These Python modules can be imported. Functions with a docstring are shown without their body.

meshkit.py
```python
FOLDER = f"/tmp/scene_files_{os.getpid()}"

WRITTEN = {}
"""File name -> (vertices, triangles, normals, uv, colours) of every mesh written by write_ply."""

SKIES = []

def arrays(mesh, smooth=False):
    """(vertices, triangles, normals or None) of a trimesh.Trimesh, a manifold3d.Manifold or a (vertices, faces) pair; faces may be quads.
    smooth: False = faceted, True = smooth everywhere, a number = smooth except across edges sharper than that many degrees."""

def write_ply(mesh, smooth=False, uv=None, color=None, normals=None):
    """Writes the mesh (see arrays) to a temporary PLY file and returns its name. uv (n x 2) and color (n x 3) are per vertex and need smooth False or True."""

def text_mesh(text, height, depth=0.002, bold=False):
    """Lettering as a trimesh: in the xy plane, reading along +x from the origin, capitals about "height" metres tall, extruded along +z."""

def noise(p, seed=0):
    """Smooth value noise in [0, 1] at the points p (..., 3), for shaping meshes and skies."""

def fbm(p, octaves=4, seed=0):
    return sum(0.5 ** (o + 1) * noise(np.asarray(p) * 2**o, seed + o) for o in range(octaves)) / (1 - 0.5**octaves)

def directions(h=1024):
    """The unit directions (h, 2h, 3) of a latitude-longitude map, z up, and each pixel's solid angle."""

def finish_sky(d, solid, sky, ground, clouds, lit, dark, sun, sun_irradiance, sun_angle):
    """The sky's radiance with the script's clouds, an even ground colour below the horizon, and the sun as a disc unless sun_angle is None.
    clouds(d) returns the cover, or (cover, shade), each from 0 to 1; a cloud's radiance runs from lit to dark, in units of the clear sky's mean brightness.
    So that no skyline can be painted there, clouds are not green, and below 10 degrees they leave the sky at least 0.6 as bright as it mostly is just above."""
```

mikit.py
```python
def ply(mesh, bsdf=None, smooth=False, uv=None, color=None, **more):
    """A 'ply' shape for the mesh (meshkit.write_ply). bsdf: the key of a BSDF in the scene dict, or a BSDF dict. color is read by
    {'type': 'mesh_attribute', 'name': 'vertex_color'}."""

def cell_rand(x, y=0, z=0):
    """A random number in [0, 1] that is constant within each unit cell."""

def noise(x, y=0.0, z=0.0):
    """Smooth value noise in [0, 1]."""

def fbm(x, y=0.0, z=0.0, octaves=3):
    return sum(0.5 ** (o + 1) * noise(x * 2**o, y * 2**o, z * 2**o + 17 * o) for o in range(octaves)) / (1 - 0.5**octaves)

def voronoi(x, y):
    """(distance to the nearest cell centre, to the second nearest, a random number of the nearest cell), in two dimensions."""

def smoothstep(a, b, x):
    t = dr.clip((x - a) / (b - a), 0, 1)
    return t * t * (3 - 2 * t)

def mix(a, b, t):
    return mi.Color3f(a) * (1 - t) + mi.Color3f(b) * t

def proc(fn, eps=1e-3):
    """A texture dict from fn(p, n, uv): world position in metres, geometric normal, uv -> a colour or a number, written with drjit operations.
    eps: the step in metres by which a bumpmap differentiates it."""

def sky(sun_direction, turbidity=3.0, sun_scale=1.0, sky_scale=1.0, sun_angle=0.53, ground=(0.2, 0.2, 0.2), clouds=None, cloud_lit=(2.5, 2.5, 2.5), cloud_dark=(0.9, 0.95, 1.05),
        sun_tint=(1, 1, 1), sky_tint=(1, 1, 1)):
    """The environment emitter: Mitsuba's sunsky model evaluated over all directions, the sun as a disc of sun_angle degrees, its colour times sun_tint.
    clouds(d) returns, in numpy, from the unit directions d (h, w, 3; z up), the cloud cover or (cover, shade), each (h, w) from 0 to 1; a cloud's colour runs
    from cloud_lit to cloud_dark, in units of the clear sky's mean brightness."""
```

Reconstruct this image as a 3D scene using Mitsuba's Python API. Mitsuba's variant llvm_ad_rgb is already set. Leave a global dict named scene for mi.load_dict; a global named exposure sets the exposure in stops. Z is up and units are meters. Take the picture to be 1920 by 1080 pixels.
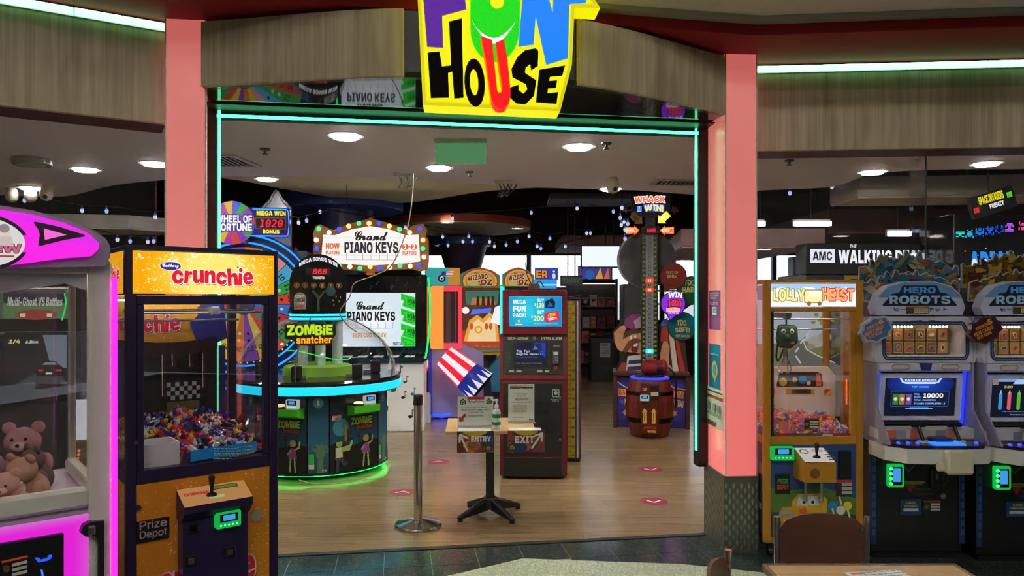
import math, glob, random
import numpy as np, trimesh, drjit as dr, mitsuba as mi, mikit, meshkit
from PIL import Image, ImageDraw, ImageFont
from shapely import affinity, box as sbox, union_all
from shapely.geometry import Polygon, Point, LineString, MultiPolygon
from scipy.spatial import ConvexHull

# ------------------------------------------------------------------ camera, sky, exposure
F, CX, CY, H = 1380.0, 960.0, 565.0, 1.70
exposure = 0.0
SKY, MALL, LAMP = 330.0, 175.0, 350.0
T4 = mi.ScalarTransform4f
scene, labels = {}, {}
scene['camera'] = {'type': 'perspective', 'fov': 2 * math.degrees(math.atan(960 / F)), 'fov_axis': 'x', 'near_clip': 0.05, 'far_clip': 200.0,
                   'principal_point_offset_y': -(CY - 540) / 1080.0,
                   'to_world': T4().look_at(origin=[0, 0, H], target=[0, 1, H], up=[0, 0, 1])}
scene['sky'] = {**mikit.sky((0.1, 0.3, 0.95), turbidity=6.0, sun_scale=0.0, sky_scale=0.012 * SKY, ground=(0.6, 0.6, 0.6),
                            clouds=lambda d: np.ones(d.shape[:2]), cloud_lit=(1.6, 1.75, 2.0), cloud_dark=(1, 1, 1)), 'sampling_weight': 14.0}

# ------------------------------------------------------------------ helpers
def at(px, py, Y):
    return np.array([(px - CX) * Y / F, Y, H - (py - CY) * Y / F])
def col(c):
    if isinstance(c, str):
        c = [int(c[i:i + 2], 16) for i in (1, 3, 5)]
    c = np.asarray(c, float) / 255.0
    return np.where(c <= 0.04045, c / 12.92, ((c + 0.055) / 1.055) ** 2.4)
def C3(c):
    return mi.Color3f(*[float(x) for x in col(c)])
def bsdf(key, d):
    scene[key] = {'type': 'twosided', 'b': d}
def paint_fn(p, n, uv):
    """each face carries its flat colour in its two texture coordinates"""
    a = dr.floor(uv.x); g = (uv.x - a - 0.25) * 2; r = a / 1023
    return mi.Color3f(r * r, g * g, uv.y * uv.y) * 4
scene['paint'] = mikit.proc(paint_fn)
VC = {'type': 'ref', 'id': 'paint'}
def paint_uv(c):
    q = np.sqrt(np.clip(c, 0, 3.99) / 4)
    return np.stack([np.round(q[:, 0] * 1023) + q[:, 1] * 0.5 + 0.25, q[:, 2]], 1)
bsdf('matte', {'type': 'principled', 'base_color': VC, 'roughness': 0.7, 'specular': 0.3})
bsdf('satin', {'type': 'principled', 'base_color': VC, 'roughness': 0.38, 'specular': 0.5})
bsdf('gloss', {'type': 'principled', 'base_color': VC, 'roughness': 0.12, 'specular': 0.5})
bsdf('metal', {'type': 'principled', 'base_color': VC, 'roughness': 0.16, 'metallic': 1.0})
bsdf('brushed', {'type': 'principled', 'base_color': VC, 'roughness': 0.4, 'metallic': 1.0})
scene['glass'] = {'type': 'thindielectric', 'int_ior': 1.5}
scene['acrylic'] = {'type': 'thindielectric', 'int_ior': 1.35}
bsdf('lit', {'type': 'principled', 'base_color': {'type': 'rgb', 'value': 0.012}, 'roughness': 0.3, 'specular': 0.08})

FONTS = glob.glob("/opt/blender-*/*/datafiles/fonts/")[0]
FILES = {'sans': 'Inter.woff2', 'mono': 'DejaVuSansMono.woff2', 'script': 'NotoSansMath-Regular.woff2', 'cjk': 'Noto Sans CJK Regular.woff2'}
_tc = {}
def text_shape(s, font='sans', weight=800):
    """lettering as a shapely shape, capitals about 1 high, baseline at 0"""
    k = (s, font, weight)
    if k not in _tc:
        f = ImageFont.truetype(FONTS + FILES[font], 80)
        if font == 'sans':
            f.set_variation_by_axes([28, weight])
        sw = 2 if (font != 'sans' and weight > 700) else 0
        x0, y0, x1, y1 = (int(q) for q in f.getbbox(s, anchor='ls', stroke_width=sw))
        im = Image.new('L', (x1 - x0 + 8, y1 - y0 + 8))
        ImageDraw.Draw(im).text((4 - x0, 4 - y0), s, 255, f, anchor='ls', stroke_width=sw)
        on = np.pad(np.asarray(im) > 127, ((0, 0), (1, 1))).astype(np.int8)
        r, st = np.nonzero(np.diff(on, axis=1) == 1)
        en = np.nonzero(np.diff(on, axis=1) == -1)[1]
        g = union_all(sbox(st, -r - 1, en, -r)).buffer(0.8, quad_segs=2).buffer(-0.8, quad_segs=2).simplify(0.9)
        _tc[k] = affinity.affine_transform(g, [1 / 58, 0, 0, 1 / 58, 0, (4 - y0) / 58])
    return _tc[k]
def polys(g):
    if g.is_empty: return []
    return [p for p in getattr(g, 'geoms', [g]) if p.geom_type == 'Polygon' and p.area > 1e-9]
def warp_shape(g, fn):
    return union_all([Polygon(fn(np.array(p.exterior.coords)), [fn(np.array(i.coords)) for i in p.interiors]).buffer(0) for p in polys(g)])

_S = np.array([[x, y, z] for x in (-1, 1) for y in (-1, 1) for z in (-1, 1)], float)
_I = np.repeat(np.eye(3)[None], 8, 0).reshape(-1, 3)
_B = np.repeat(_S, 3, 0)
_h = ConvexHull(_B - 0.3 * _B * (1 - _I))
_BF = _h.simplices.copy()
_bv = _B - 0.3 * _B * (1 - _I)
for _i, _f in enumerate(_BF):
    if np.dot(np.cross(_bv[_f[1]] - _bv[_f[0]], _bv[_f[2]] - _bv[_f[0]]), _h.equations[_i, :3]) < 0:
        _BF[_i] = _f[::-1]
_CV = (_S + 1) / 2
_CF = trimesh.creation.box().faces
_cb = trimesh.creation.box(); _CV = np.array(_cb.vertices) + 0.5

class Frame:
    """a local system: x right, y back (away from whoever stands before it), z up"""
    def __init__(s, o=(0, 0, 0), yaw=0.0, pitch=0.0, M=None):
        if M is None:
            a, p = math.radians(yaw), math.radians(pitch)
            R = np.array([[math.cos(a), -math.sin(a), 0], [math.sin(a), math.cos(a), 0], [0, 0, 1]]) @ np.array([[1, 0, 0], [0, math.cos(p), -math.sin(p)], [0, math.sin(p), math.cos(p)]])
            M = np.eye(4); M[:3, :3] = R; M[:3, 3] = o
        s.M = M; s.inv = np.linalg.inv(M)
    def sub(s, o, yaw=0.0, pitch=0.0):
        return Frame(M=s.M @ Frame(o, yaw, pitch).M)
    def px(s, x, y, d=0.0):
        o = (s.inv @ np.array([0, 0, H, 1]))[:3]; r = s.inv[:3, :3] @ np.array([(x - CX) / F, 1, -(y - CY) / F])
        t = (d - o[1]) / r[1]
        return (o + t * r)[[0, 2]]
    def pxs(s, pts, d=0.0):
        return [tuple(s.px(x, y, d)) for x, y in pts]
    def w(s, p):
        return (s.M @ np.append(np.asarray(p, float), 1))[:3]
W0 = Frame()

class MB:
    """collects pieces, each with a colour, into one mesh"""
    def __init__(s, fr=W0, c='#808080', d=0.0, pix=False):
        s.fr, s.c, s.d, s.pix, s.lay, s.eps = fr, c, d, pix, 0, 0.0004
        s.V, s.F, s.N, s.C, s.n = [], [], [], [], 0
    def raw(s, v, f, c=None, smooth=None):
        v, f = np.asarray(v, float), np.asarray(f, int)
        if smooth is None:
            v = v[f].reshape(-1, 3); f = np.arange(len(v)).reshape(-1, 3)
            n = np.repeat(np.cross(v[1::3] - v[::3], v[2::3] - v[::3]), 3, 0)
            n /= np.linalg.norm(n, axis=1, keepdims=True) + 1e-20
        else:
            v, f, n = meshkit.arrays(trimesh.Trimesh(v, f, process=smooth is not True), smooth)
        cc = s.c if c is None else c
        cc = col(cc) if not isinstance(cc, np.ndarray) else cc
        s.V.append(v); s.F.append(f + s.n); s.N.append(n); s.C.append(np.broadcast_to(cc, v.shape)); s.n += len(v)
        return s
    def mesh(s, m, c=None, smooth=None):
        if hasattr(m, 'to_mesh'):
            q = m.to_mesh(); return s.raw(q.vert_properties[:, :3], q.tri_verts, c, smooth)
        return s.raw(m.vertices, m.faces, c, smooth)
    def box(s, x0, x1, y0, y1, z0, z1, c=None, b=0.0):
        o, e = np.array([x0 + x1, y0 + y1, z0 + z1]) / 2, np.abs(np.array([x1 - x0, y1 - y0, z1 - z0])) / 2
        if b <= 0: return s.raw(o + (_CV - 0.5) * 2 * e, _CF, c)
        b = min(b, 0.45 * e.min() * 2)
        return s.raw(o + _B * e - _B * (1 - _I) * b, _BF, c)
    def cyl(s, p0, p1, r, c=None, n=16, r1=None, caps=True):
        p0, p1 = np.asarray(p0, float), np.asarray(p1, float)
        z = (p1 - p0) / np.linalg.norm(p1 - p0); x = np.cross(z, [0, 0, 1] if abs(z[2]) < 0.9 else [1, 0, 0]); x /= np.linalg.norm(x); y = np.cross(z, x)
        a = np.arange(n) * 2 * math.pi / n
        ring = np.cos(a)[:, None] * x + np.sin(a)[:, None] * y
        r1 = r if r1 is None else r1
        v = np.vstack([p0 + ring * r, p1 + ring * r1, [p0, p1]]); i = np.arange(n); j = (i + 1) % n
        f = [np.stack([i, j, j + n], 1), np.stack([i, j + n, i + n], 1)]
        if caps: f += [np.stack([j, i, i * 0 + 2 * n], 1), np.stack([i + n, j + n, i * 0 + 2 * n + 1], 1)]
        return s.raw(v, np.vstack(f), c, 40)
    def lathe(s, prof, o=(0, 0, 0), c=None, n=32, a0=0.0, a1=360.0, smooth=40):
        prof = np.asarray(prof, float); full = abs(a1 - a0) >= 359.9; m = n if full else n + 1
        a = np.radians(a0 + (a1 - a0) * np.arange(m) / n); k = len(prof)
        v = np.stack([prof[None, :, 0] * np.cos(a)[:, None], prof[None, :, 0] * np.sin(a)[:, None], np.repeat(prof[None, :, 1], m, 0)], -1).reshape(-1, 3) + np.asarray(o, float)
        i, j = np.meshgrid(np.arange(n), np.arange(k - 1), indexing='ij'); i2 = (i + 1) % m
        q = np.stack([i * k + j, i2 * k + j, i2 * k + j + 1, i * k + j + 1], -1).reshape(-1, 4)
        return s.raw(v, np.vstack([q[:, [0, 1, 2]], q[:, [0, 2, 3]]]), c, smooth)
    def tube(s, pts, r, c=None, n=8, closed=False):
        p = np.asarray(pts, float); m = len(p)
        t = (np.roll(p, -1, 0) - np.roll(p, 1, 0)) if closed else np.gradient(p, axis=0)
        t /= np.linalg.norm(t, axis=1, keepdims=True) + 1e-12
        ref = np.array([0, 0, 1.0]) if np.abs(t[:, 2]).mean() < 0.8 else np.array([1.0, 0.1, 0])
        a = np.cross(t, ref); a /= np.linalg.norm(a, axis=1, keepdims=True) + 1e-12; b = np.cross(t, a)
        g = np.arange(n) * 2 * math.pi / n
        v = (p[:, None] + np.broadcast_to(r, (m,))[:, None, None] * (np.cos(g)[None, :, None] * a[:, None] + np.sin(g)[None, :, None] * b[:, None])).reshape(-1, 3)
        i, j = np.meshgrid(np.arange(m if closed else m - 1), np.arange(n), indexing='ij'); i2 = (i + 1) % m
        q = np.stack([i * n + j, i * n + (j + 1) % n, i2 * n + (j + 1) % n, i2 * n + j], -1).reshape(-1, 4)
        f = [q[:, [0, 1, 2]], q[:, [0, 2, 3]]]
        if not closed:
            e = np.arange(1, n - 1); f += [np.stack([e * 0, e + 1, e], 1), np.stack([e * 0, e, e + 1], 1) + (m - 1) * n]
        return s.raw(v, np.vstack(f), c, 50)
    def sphere(s, o, r, c=None, sub=2, squash=(1, 1, 1)):
        m = trimesh.creation.icosphere(sub, 1.0)
        return s.raw(np.array(m.vertices) * np.asarray(squash) * r + np.asarray(o), m.faces, c, True)
    # -- in the face plane (x right, z up), at depth d
    def P(s, pts):
        return s.fr.pxs(pts, s.d) if s.pix else [tuple(p) for p in pts]
    def ext(s, g, d0, d1, c=None):
        """a flat outline (already local) with thickness from depth d0 (front) to d1 (back)"""
        for p in polys(g if hasattr(g, 'geom_type') else Polygon(g).buffer(0)):
            m = trimesh.creation.extrude_polygon(p, d1 - d0, engine='earcut')
            v = np.array(m.vertices); s.raw(np.stack([v[:, 0], d1 - v[:, 2], v[:, 1]], 1), m.faces, c)
        return s
    def flat(s, g, c=None, layer=None, fn=None):
        """flat print on the plane; each call lies one layer higher"""
        if not hasattr(g, 'geom_type'): g = Polygon(g).buffer(0)
        if layer is None: s.lay += 1; layer = s.lay
        for p in polys(g):
            v, f = trimesh.creation.triangulate_polygon(p, engine='earcut')
            v3 = np.stack([v[:, 0], np.full(len(v), s.d - layer * s.eps), v[:, 1]], 1)
            a = v[f]; area = (a[:, 1, 0] - a[:, 0, 0]) * (a[:, 2, 1] - a[:, 0, 1]) - (a[:, 1, 1] - a[:, 0, 1]) * (a[:, 2, 0] - a[:, 0, 0])
            f = np.where((area < 0)[:, None], f[:, ::-1], f)
            if fn is not None: v3 = fn(v3)
            s.raw(v3, f, c)
        return s
    def poly(s, pts, c):
        return s.flat(Polygon(s.P(pts)).buffer(0), c)
    def rect(s, x0, y0, x1, y1, c):
        return s.poly([(x0, y0), (x1, y0), (x1, y1), (x0, y1)], c)
    def lrect(s, x0, z0, x1, z1, c):
        return s.flat(sbox(min(x0, x1), min(z0, z1), max(x0, x1), max(z0, z1)), c)
    def disc(s, x, y, r, c, ry=None, n=16):
        a = np.arange(n) * 2 * math.pi / n; ry = r if ry is None else ry
        return s.poly([(x + r * math.cos(t), y + ry * math.sin(t)) for t in a], c)
    def line(s, pts, wpx, c):
        P = s.P(pts); k = 1.0
        if s.pix: k = np.linalg.norm(np.subtract(s.fr.px(pts[0][0] + 10, pts[0][1], s.d), s.fr.px(*pts[0], s.d))) / 10
        return s.flat(LineString(P).buffer(wpx * k / 2, quad_segs=2), c)
    def text(s, t, x0, y0, x1, y1, c, font='sans', weight=800, out=None, outw=0.08, skew=0.0, bounce=0.0, arc=0.0, rot=0.0, fn=None, shadow=None):
        """t fitted between (x0,y0) lower left and (x1,y1) upper right"""
        (a0, b0), (a1, b1) = s.P([(x0, y0), (x1, y1)]) if s.pix else ((x0, y0), (x1, y1))
        if bounce:
            g, xx, rnd = [], 0.0, random.Random(t)
            for i, ch in enumerate(t):
                q = text_shape(ch, font, weight); w = q.bounds[2] - q.bounds[0]
                q = affinity.translate(q, xx - q.bounds[0], bounce * (rnd.random() - 0.5) * 2); g.append(affinity.rotate(q, rnd.uniform(-9, 9) * bounce * 6)); xx += w + 0.06
            g = union_all(g)
        else:
            g = text_shape(t, font, weight)
        if skew: g = affinity.skew(g, xs=skew, origin=(0, 0))
        u0, v0, u1, v1 = g.bounds; sx, sy = (a1 - a0) / (u1 - u0), (b1 - b0) / (v1 - v0)
        g = affinity.affine_transform(g, [sx, 0, 0, sy, a0 - u0 * sx, b0 - v0 * sy])
        if arc:
            mid, hw = (a0 + a1) / 2, (a1 - a0) / 2
            g = warp_shape(g, lambda p: np.stack([p[:, 0], p[:, 1] + arc * (b1 - b0) * (1 - ((p[:, 0] - mid) / hw) ** 2)], 1))
        if rot: g = affinity.rotate(g, rot, origin=((a0 + a1) / 2, (b0 + b1) / 2))
        if shadow: s.flat(affinity.translate(g, 0.05 * (b1 - b0), -0.07 * (b1 - b0)), shadow, fn=fn)
        if out: s.flat(g.buffer(outw * (b1 - b0), quad_segs=2), out, fn=fn)
        return s.flat(g, c, fn=fn)
    def small(s, x0, y0, x1, y1, n, c, seed=0):
        """lines of print too small to read"""
        r = random.Random(seed); h = (y1 - y0) / n
        for i in range(n):
            x = x0
            while x < x1 - 0.02 * (x1 - x0):
                e = min(x1, x + (x1 - x0) * r.uniform(0.06, 0.2)); s.poly([(x, y0 + h * (i + .25)), (e, y0 + h * (i + .25)), (e, y0 + h * (i + .75)), (x, y0 + h * (i + .75))], c); x = e + (x1 - x0) * 0.03
        return s
    def done(s):
        v = np.vstack(s.V); M = s.fr.M
        return v @ M[:3, :3].T + M[:3, 3], np.vstack(s.F), np.vstack(s.N) @ M[:3, :3].T, np.vstack(s.C)

def fresh(name, up=''):
    k, i = up + name, 0
    while k in USED: i += 1; k = f'{up}{name}_{i:03d}'
    USED.add(k); return k
USED = set(scene)
def thing(name, label, cat, group=None, kind=None):
    k = fresh(name); labels[k] = {'label': label}
    if cat: labels[k]['category'] = cat
    if group: labels[k]['group'] = group
    if kind: labels[k]['kind'] = kind
    return k
def struct(name, label=None):
    k = fresh(name); labels[k] = {'kind': 'structure'}
    if label: labels[k]['label'] = label
    return k
def put(key, mb, mat='satin', emit=0.0, w=None, label=None, kind=None):
    v, f, n, c = mb.done()
    path = meshkit.write_ply((v, f), False, paint_uv(c * emit if emit else c), None, normals=n)
    d = {'type': 'ply', 'filename': path, 'face_normals': False, 'bsdf': {'type': 'ref', 'id': mat}}
    if emit:
        m = c * emit
        big = m.max() > 3.9
        d['emitter'] = {'type': 'area', 'radiance': {'type': 'rgb', 'value': [float(x) for x in m[0]]} if big else VC, 'sampling_weight': float(0.0 if w is None else w)}
    scene[key] = d
    if label or kind: labels[key] = {**labels.get(key, {}), **({'label': label} if label else {}), **({'kind': kind} if kind else {})}
    return key
def part(up, name, mb, mat='satin', emit=0.0, w=None, label=None, kind=None):
    return put(fresh(name, up + '__'), mb, mat, emit, w, label, kind)
def copy(key, src, M):
    scene[key] = {**scene[src], 'to_world': T4(M.tolist())}
    return key
def one(name, label, cat, mb, mat='satin', emit=0.0, w=None, group=None, kind=None):
    return put(thing(name, label, cat, group, kind), mb, mat, emit, w)
GLOW = {}
def glow(up, name, kind, fr, lo, hi, c, emit=1.0, w=0.0, label=None, extra=None):
    """a small light source, one of many alike: a unit box, ball or domed lens stretched between two local corners"""
    cc = (col(c) if not isinstance(c, np.ndarray) else c) * emit
    k = (kind, tuple(np.round(cc, 4)), w)
    if k not in GLOW:
        m = MB()
        if kind == 'box': m.box(-.5, .5, -.5, .5, -.5, .5, b=.06)
        elif kind == 'ball': m.sphere((0, 0, 0), .5, sub=1)
        else: m.raw(*extra)
        v, f, n, _ = m.done()
        g = f'glow_{kind}_{len(GLOW)}'; GLOW[k] = g
        scene[g] = {'type': 'shapegroup', 'lamp': {'type': 'ply', 'filename': meshkit.write_ply((v, f), False, np.zeros((len(v), 2)), None, normals=n), 'face_normals': False, 'bsdf': {'type': 'ref', 'id': 'lit'},
                    'emitter': {'type': 'area', 'radiance': {'type': 'rgb', 'value': [float(x) for x in cc]}, 'sampling_weight': float(w)}}}
    lo, hi = np.array(lo, float), np.array(hi, float); M = np.eye(4); M[:3, :3] = np.diag(hi - lo); M[:3, 3] = (lo + hi) / 2
    key = fresh(name, up + '__' if up else '')
    scene[key] = {'type': 'instance', 'of': {'type': 'ref', 'id': GLOW[k]}, 'to_world': T4((fr.M @ M).tolist())}
    if label: labels[key] = {'label': label}
    return key
def lamp(up, name, fr, o, r, c, emit=1.0, w=0.0, label=None):
    o = np.array(o, float); return glow(up, name, 'ball', fr, o - r, o + r, c, emit, w, label)
# ------------------------------------------------------------------ materials of the setting
def fascia_fn(p, n, uv):
    s = p.x * 0.9 + p.y * 0.43
    g = mikit.fbm(s * 26, p.z * 1.1, 3.0, 4) * 0.6 + mikit.fbm(s * 110, p.z * 2.0, 9.0, 3) * 0.4
    k = mikit.smoothstep(0.52, 0.75, mikit.fbm(s * 9, p.z * 1.7, 1.0, 3))
    return mikit.mix(mikit.mix(C3('#948468'), C3('#c2b394'), mikit.smoothstep(0.1, 0.9, g)), C3('#7d6e54'), k * 0.5)
bsdf('fascia_wood', {'type': 'principled', 'base_color': mikit.proc(fascia_fn), 'roughness': 0.5, 'specular': 0.3})
def plank_fn(p, n, uv):
    row = dr.floor(p.y / 0.17); r = mikit.cell_rand(row, dr.floor((p.x + row * 0.47) / 1.3))
    g = mikit.fbm(p.x * 2.2 + r * 40, p.y * 60, r * 9, 4) * 0.65 + mikit.fbm(p.x * 9 + r * 10, p.y * 190, 2.0, 3) * 0.35
    base = mikit.mix(C3('#5c4a35'), C3('#847052'), mikit.smoothstep(0.2, 0.8, g))
    return base * (0.86 + 0.28 * r)
bsdf('floor_wood', {'type': 'principled', 'base_color': mikit.proc(plank_fn), 'roughness': 0.2, 'specular': 0.5})
def tile_fn(p, n, uv):
    a = mikit.noise(p.x * 170, p.y * 170, 1.0); b = mikit.fbm(p.x * 35, p.y * 35, 5.0, 3)
    return mikit.mix(C3('#202826'), C3('#3f4b46'), mikit.smoothstep(0.45, 0.95, a * 0.65 + b * 0.35))
bsdf('dark_granite', {'type': 'principled', 'base_color': mikit.proc(tile_fn), 'roughness': 0.14, 'specular': 0.5})
def terrazzo_fn(p, n, uv):
    a, b, r = mikit.voronoi(p.x * 75, p.y * 75)
    s = mikit.smoothstep(0.3, 0.22, a)
    return mikit.mix(C3('#aab79c'), mikit.mix(C3('#5f6a5c'), C3('#dde2d2'), dr.select(r > 0.5, 1.0, 0.0)), s * 0.8)
bsdf('terrazzo', {'type': 'principled', 'base_color': mikit.proc(terrazzo_fn), 'roughness': 0.25, 'specular': 0.5})
# ------------------------------------------------------------------ floors
DOOR = Frame((-1.94, 4.85, 0), 8.77)          # the shop front at the doorway: x along it to the right, y into the shop
DW = 3.326
mb = MB(c='#101010'); mb.box(-9, 11, -6, 20, -0.12, -0.02)
put(struct('floor', 'concrete floor slab under the tiles and planks'), mb, 'matte')
# planks, laid across the doorway; the far floor is one sheet that goes on behind the picked-out rows
rnd = random.Random(3)
dsh = DOOR
far = Polygon([(-6.5, 9.1), (6.5, 9.1), (6.5, 14.6), (-6.5, 14.6)])
def floor_piece(poly, z0, z1, fr=W0):
    m = MB(fr)
    for p in polys(poly):
        e = trimesh.creation.extrude_polygon(p, z1 - z0, engine='earcut'); m.raw(np.array(e.vertices) + [0, 0, z0], e.faces)
    return m
def floor_piece_c(poly, z0, z1, c):
    m = MB(c=c)
    for p in polys(poly):
        e = trimesh.creation.extrude_polygon(p, z1 - z0, engine='earcut'); m.raw(np.array(e.vertices) + [0, 0, z0], e.faces, c)
    return m
shop = Polygon([tuple(DOOR.w((-6, 0.03, 0))[:2]), tuple(DOOR.w((10, 0.03, 0))[:2]), (10, 9.01), (-8, 9.01)])
vis = Polygon([(-1.9, 4.9), (1.5, 4.9), (3.4, 9.01), (-2.6, 9.01)])
rest = shop
row = 0; y = 4.59
while y < 9.0:
    x = -8 - (row * 0.47) % 1.3 + 1.3 * 3
    while x < 4.5:
        r = sbox(x + 0.0008, y + 0.0008, x + 1.2992, y + 0.1692).intersection(shop)
        if r.area > 0.01 and r.intersects(vis) and r.geom_type == 'Polygon':
            part('floor', 'plank', floor_piece(r, -0.02, 0.0), 'floor_wood'); rest = rest.difference(r.buffer(0.002, join_style=2))
        x += 1.3
    y += 0.17; row += 1
part('floor', 'plank_field', floor_piece(union_all([rest.buffer(-0.0005), sbox(-8, 9.012, 10, 20)]), -0.021, -0.0005), 'floor_wood')
mb = MB(DOOR, '#15181a'); mb.box(-0.3, DW + 0.25, -0.025, 0.028, -0.02, 0.006, b=0.003)
put(struct('trim_1', 'dark metal threshold strip between wood floor and mall tiles'), mb, 'satin')
# mall tiles: dark granite squares in rows along the shop front, and a pale terrazzo field
terr = Polygon([(-0.42, 4.545), (-0.42, 4.0), (3.5, 3.0), (3.5, 4.35), (1.62, 4.60), (1.1, 4.765), (0.07, 4.868)])
front = Polygon([(-8, 4.2), tuple(DOOR.w((-0.3, -0.026, 0))[:2]), tuple(DOOR.w((DW + .25, -0.026, 0))[:2]), (1.72, 5.42), (9, 5.2), (9, 2.0), (-8, 2.0)])
R = 0.305
used = terr.buffer(0.004, join_style=2)
for j in range(1, 7):
    for i in range(-5, 18):
        a = [DOOR.w((i * R + 0.17 + u * R, -0.03 - (j - v) * R, 0))[:2] for u, v in ((0, 0), (1, 0), (1, 1), (0, 1))]
        t = Polygon(a).buffer(-0.0022, join_style=2).intersection(front).difference(used)
        for q in polys(t):
            c = q.centroid
            if q.area > 0.004 and -2.25 < c.x < 4.2 and 4.15 < c.y + 0 * c.x:
                part('floor', 'tile', floor_piece(q, -0.02, 0.0), 'dark_granite')
base_tiles = sbox(-8, -5, 10, 5.6).difference(shop).difference(used)
part('floor', 'grout_bed', floor_piece_c(base_tiles, -0.02, -0.003, '#77827a'), 'matte')
fr_t = [sbox(-8, -5, 10, 4.15), sbox(-8, 4.15, -2.3, 5.2), sbox(4.25, 4.15, 10, 5.6)]
part('floor', 'granite_field', floor_piece(union_all(fr_t).difference(shop).difference(used), -0.003, -0.0005), 'dark_granite')
part('floor', 'terrazzo_field', floor_piece(terr, -0.02, 0.0), 'terrazzo')

# ------------------------------------------------------------------ outer shell of the shop
mb = MB(c='#16161a'); mb.box(-8.2, 10.2, 4.9, 18.2, 4.3, 4.4); put(struct('ceiling', 'black painted high ceiling of the arcade'), mb, 'matte')
mb = MB(c='#3a2f33'); mb.box(-8.2, -8.0, 4.2, 18, 0, 4.3); put(struct('wall_left'), mb, 'matte')
mb = MB(c='#2c282b'); mb.box(10.0, 10.2, 4.9, 18, 0, 4.3); put(struct('wall_right'), mb, 'matte')
mb = MB(c='#4a3a36')
mb.box(-8, 10, 17.4, 17.6, 0, 1.2); mb.box(-8, 10, 17.4, 17.6, 2.85, 4.3)
for x0, x1 in ((-8, -2.2), (9.0, 10)): mb.box(x0, x1, 17.4, 17.6, 1.2, 2.85)
put(struct('wall_back'), mb, 'matte')
k = struct('window_1', 'bright daylight window band along the far wall')
mb = MB(c='#202024')
for x in (-2.2, 0.4, 2.8, 3.55, 6.2, 8.95): mb.box(x - .05, x + .05, 17.38, 17.5, 1.2, 2.85)
mb.box(-2.2, 9, 17.38, 17.5, 1.2, 1.26); mb.box(-2.2, 9, 17.38, 17.5, 2.79, 2.85)
part(k, 'window_frame', mb, 'satin')
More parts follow.
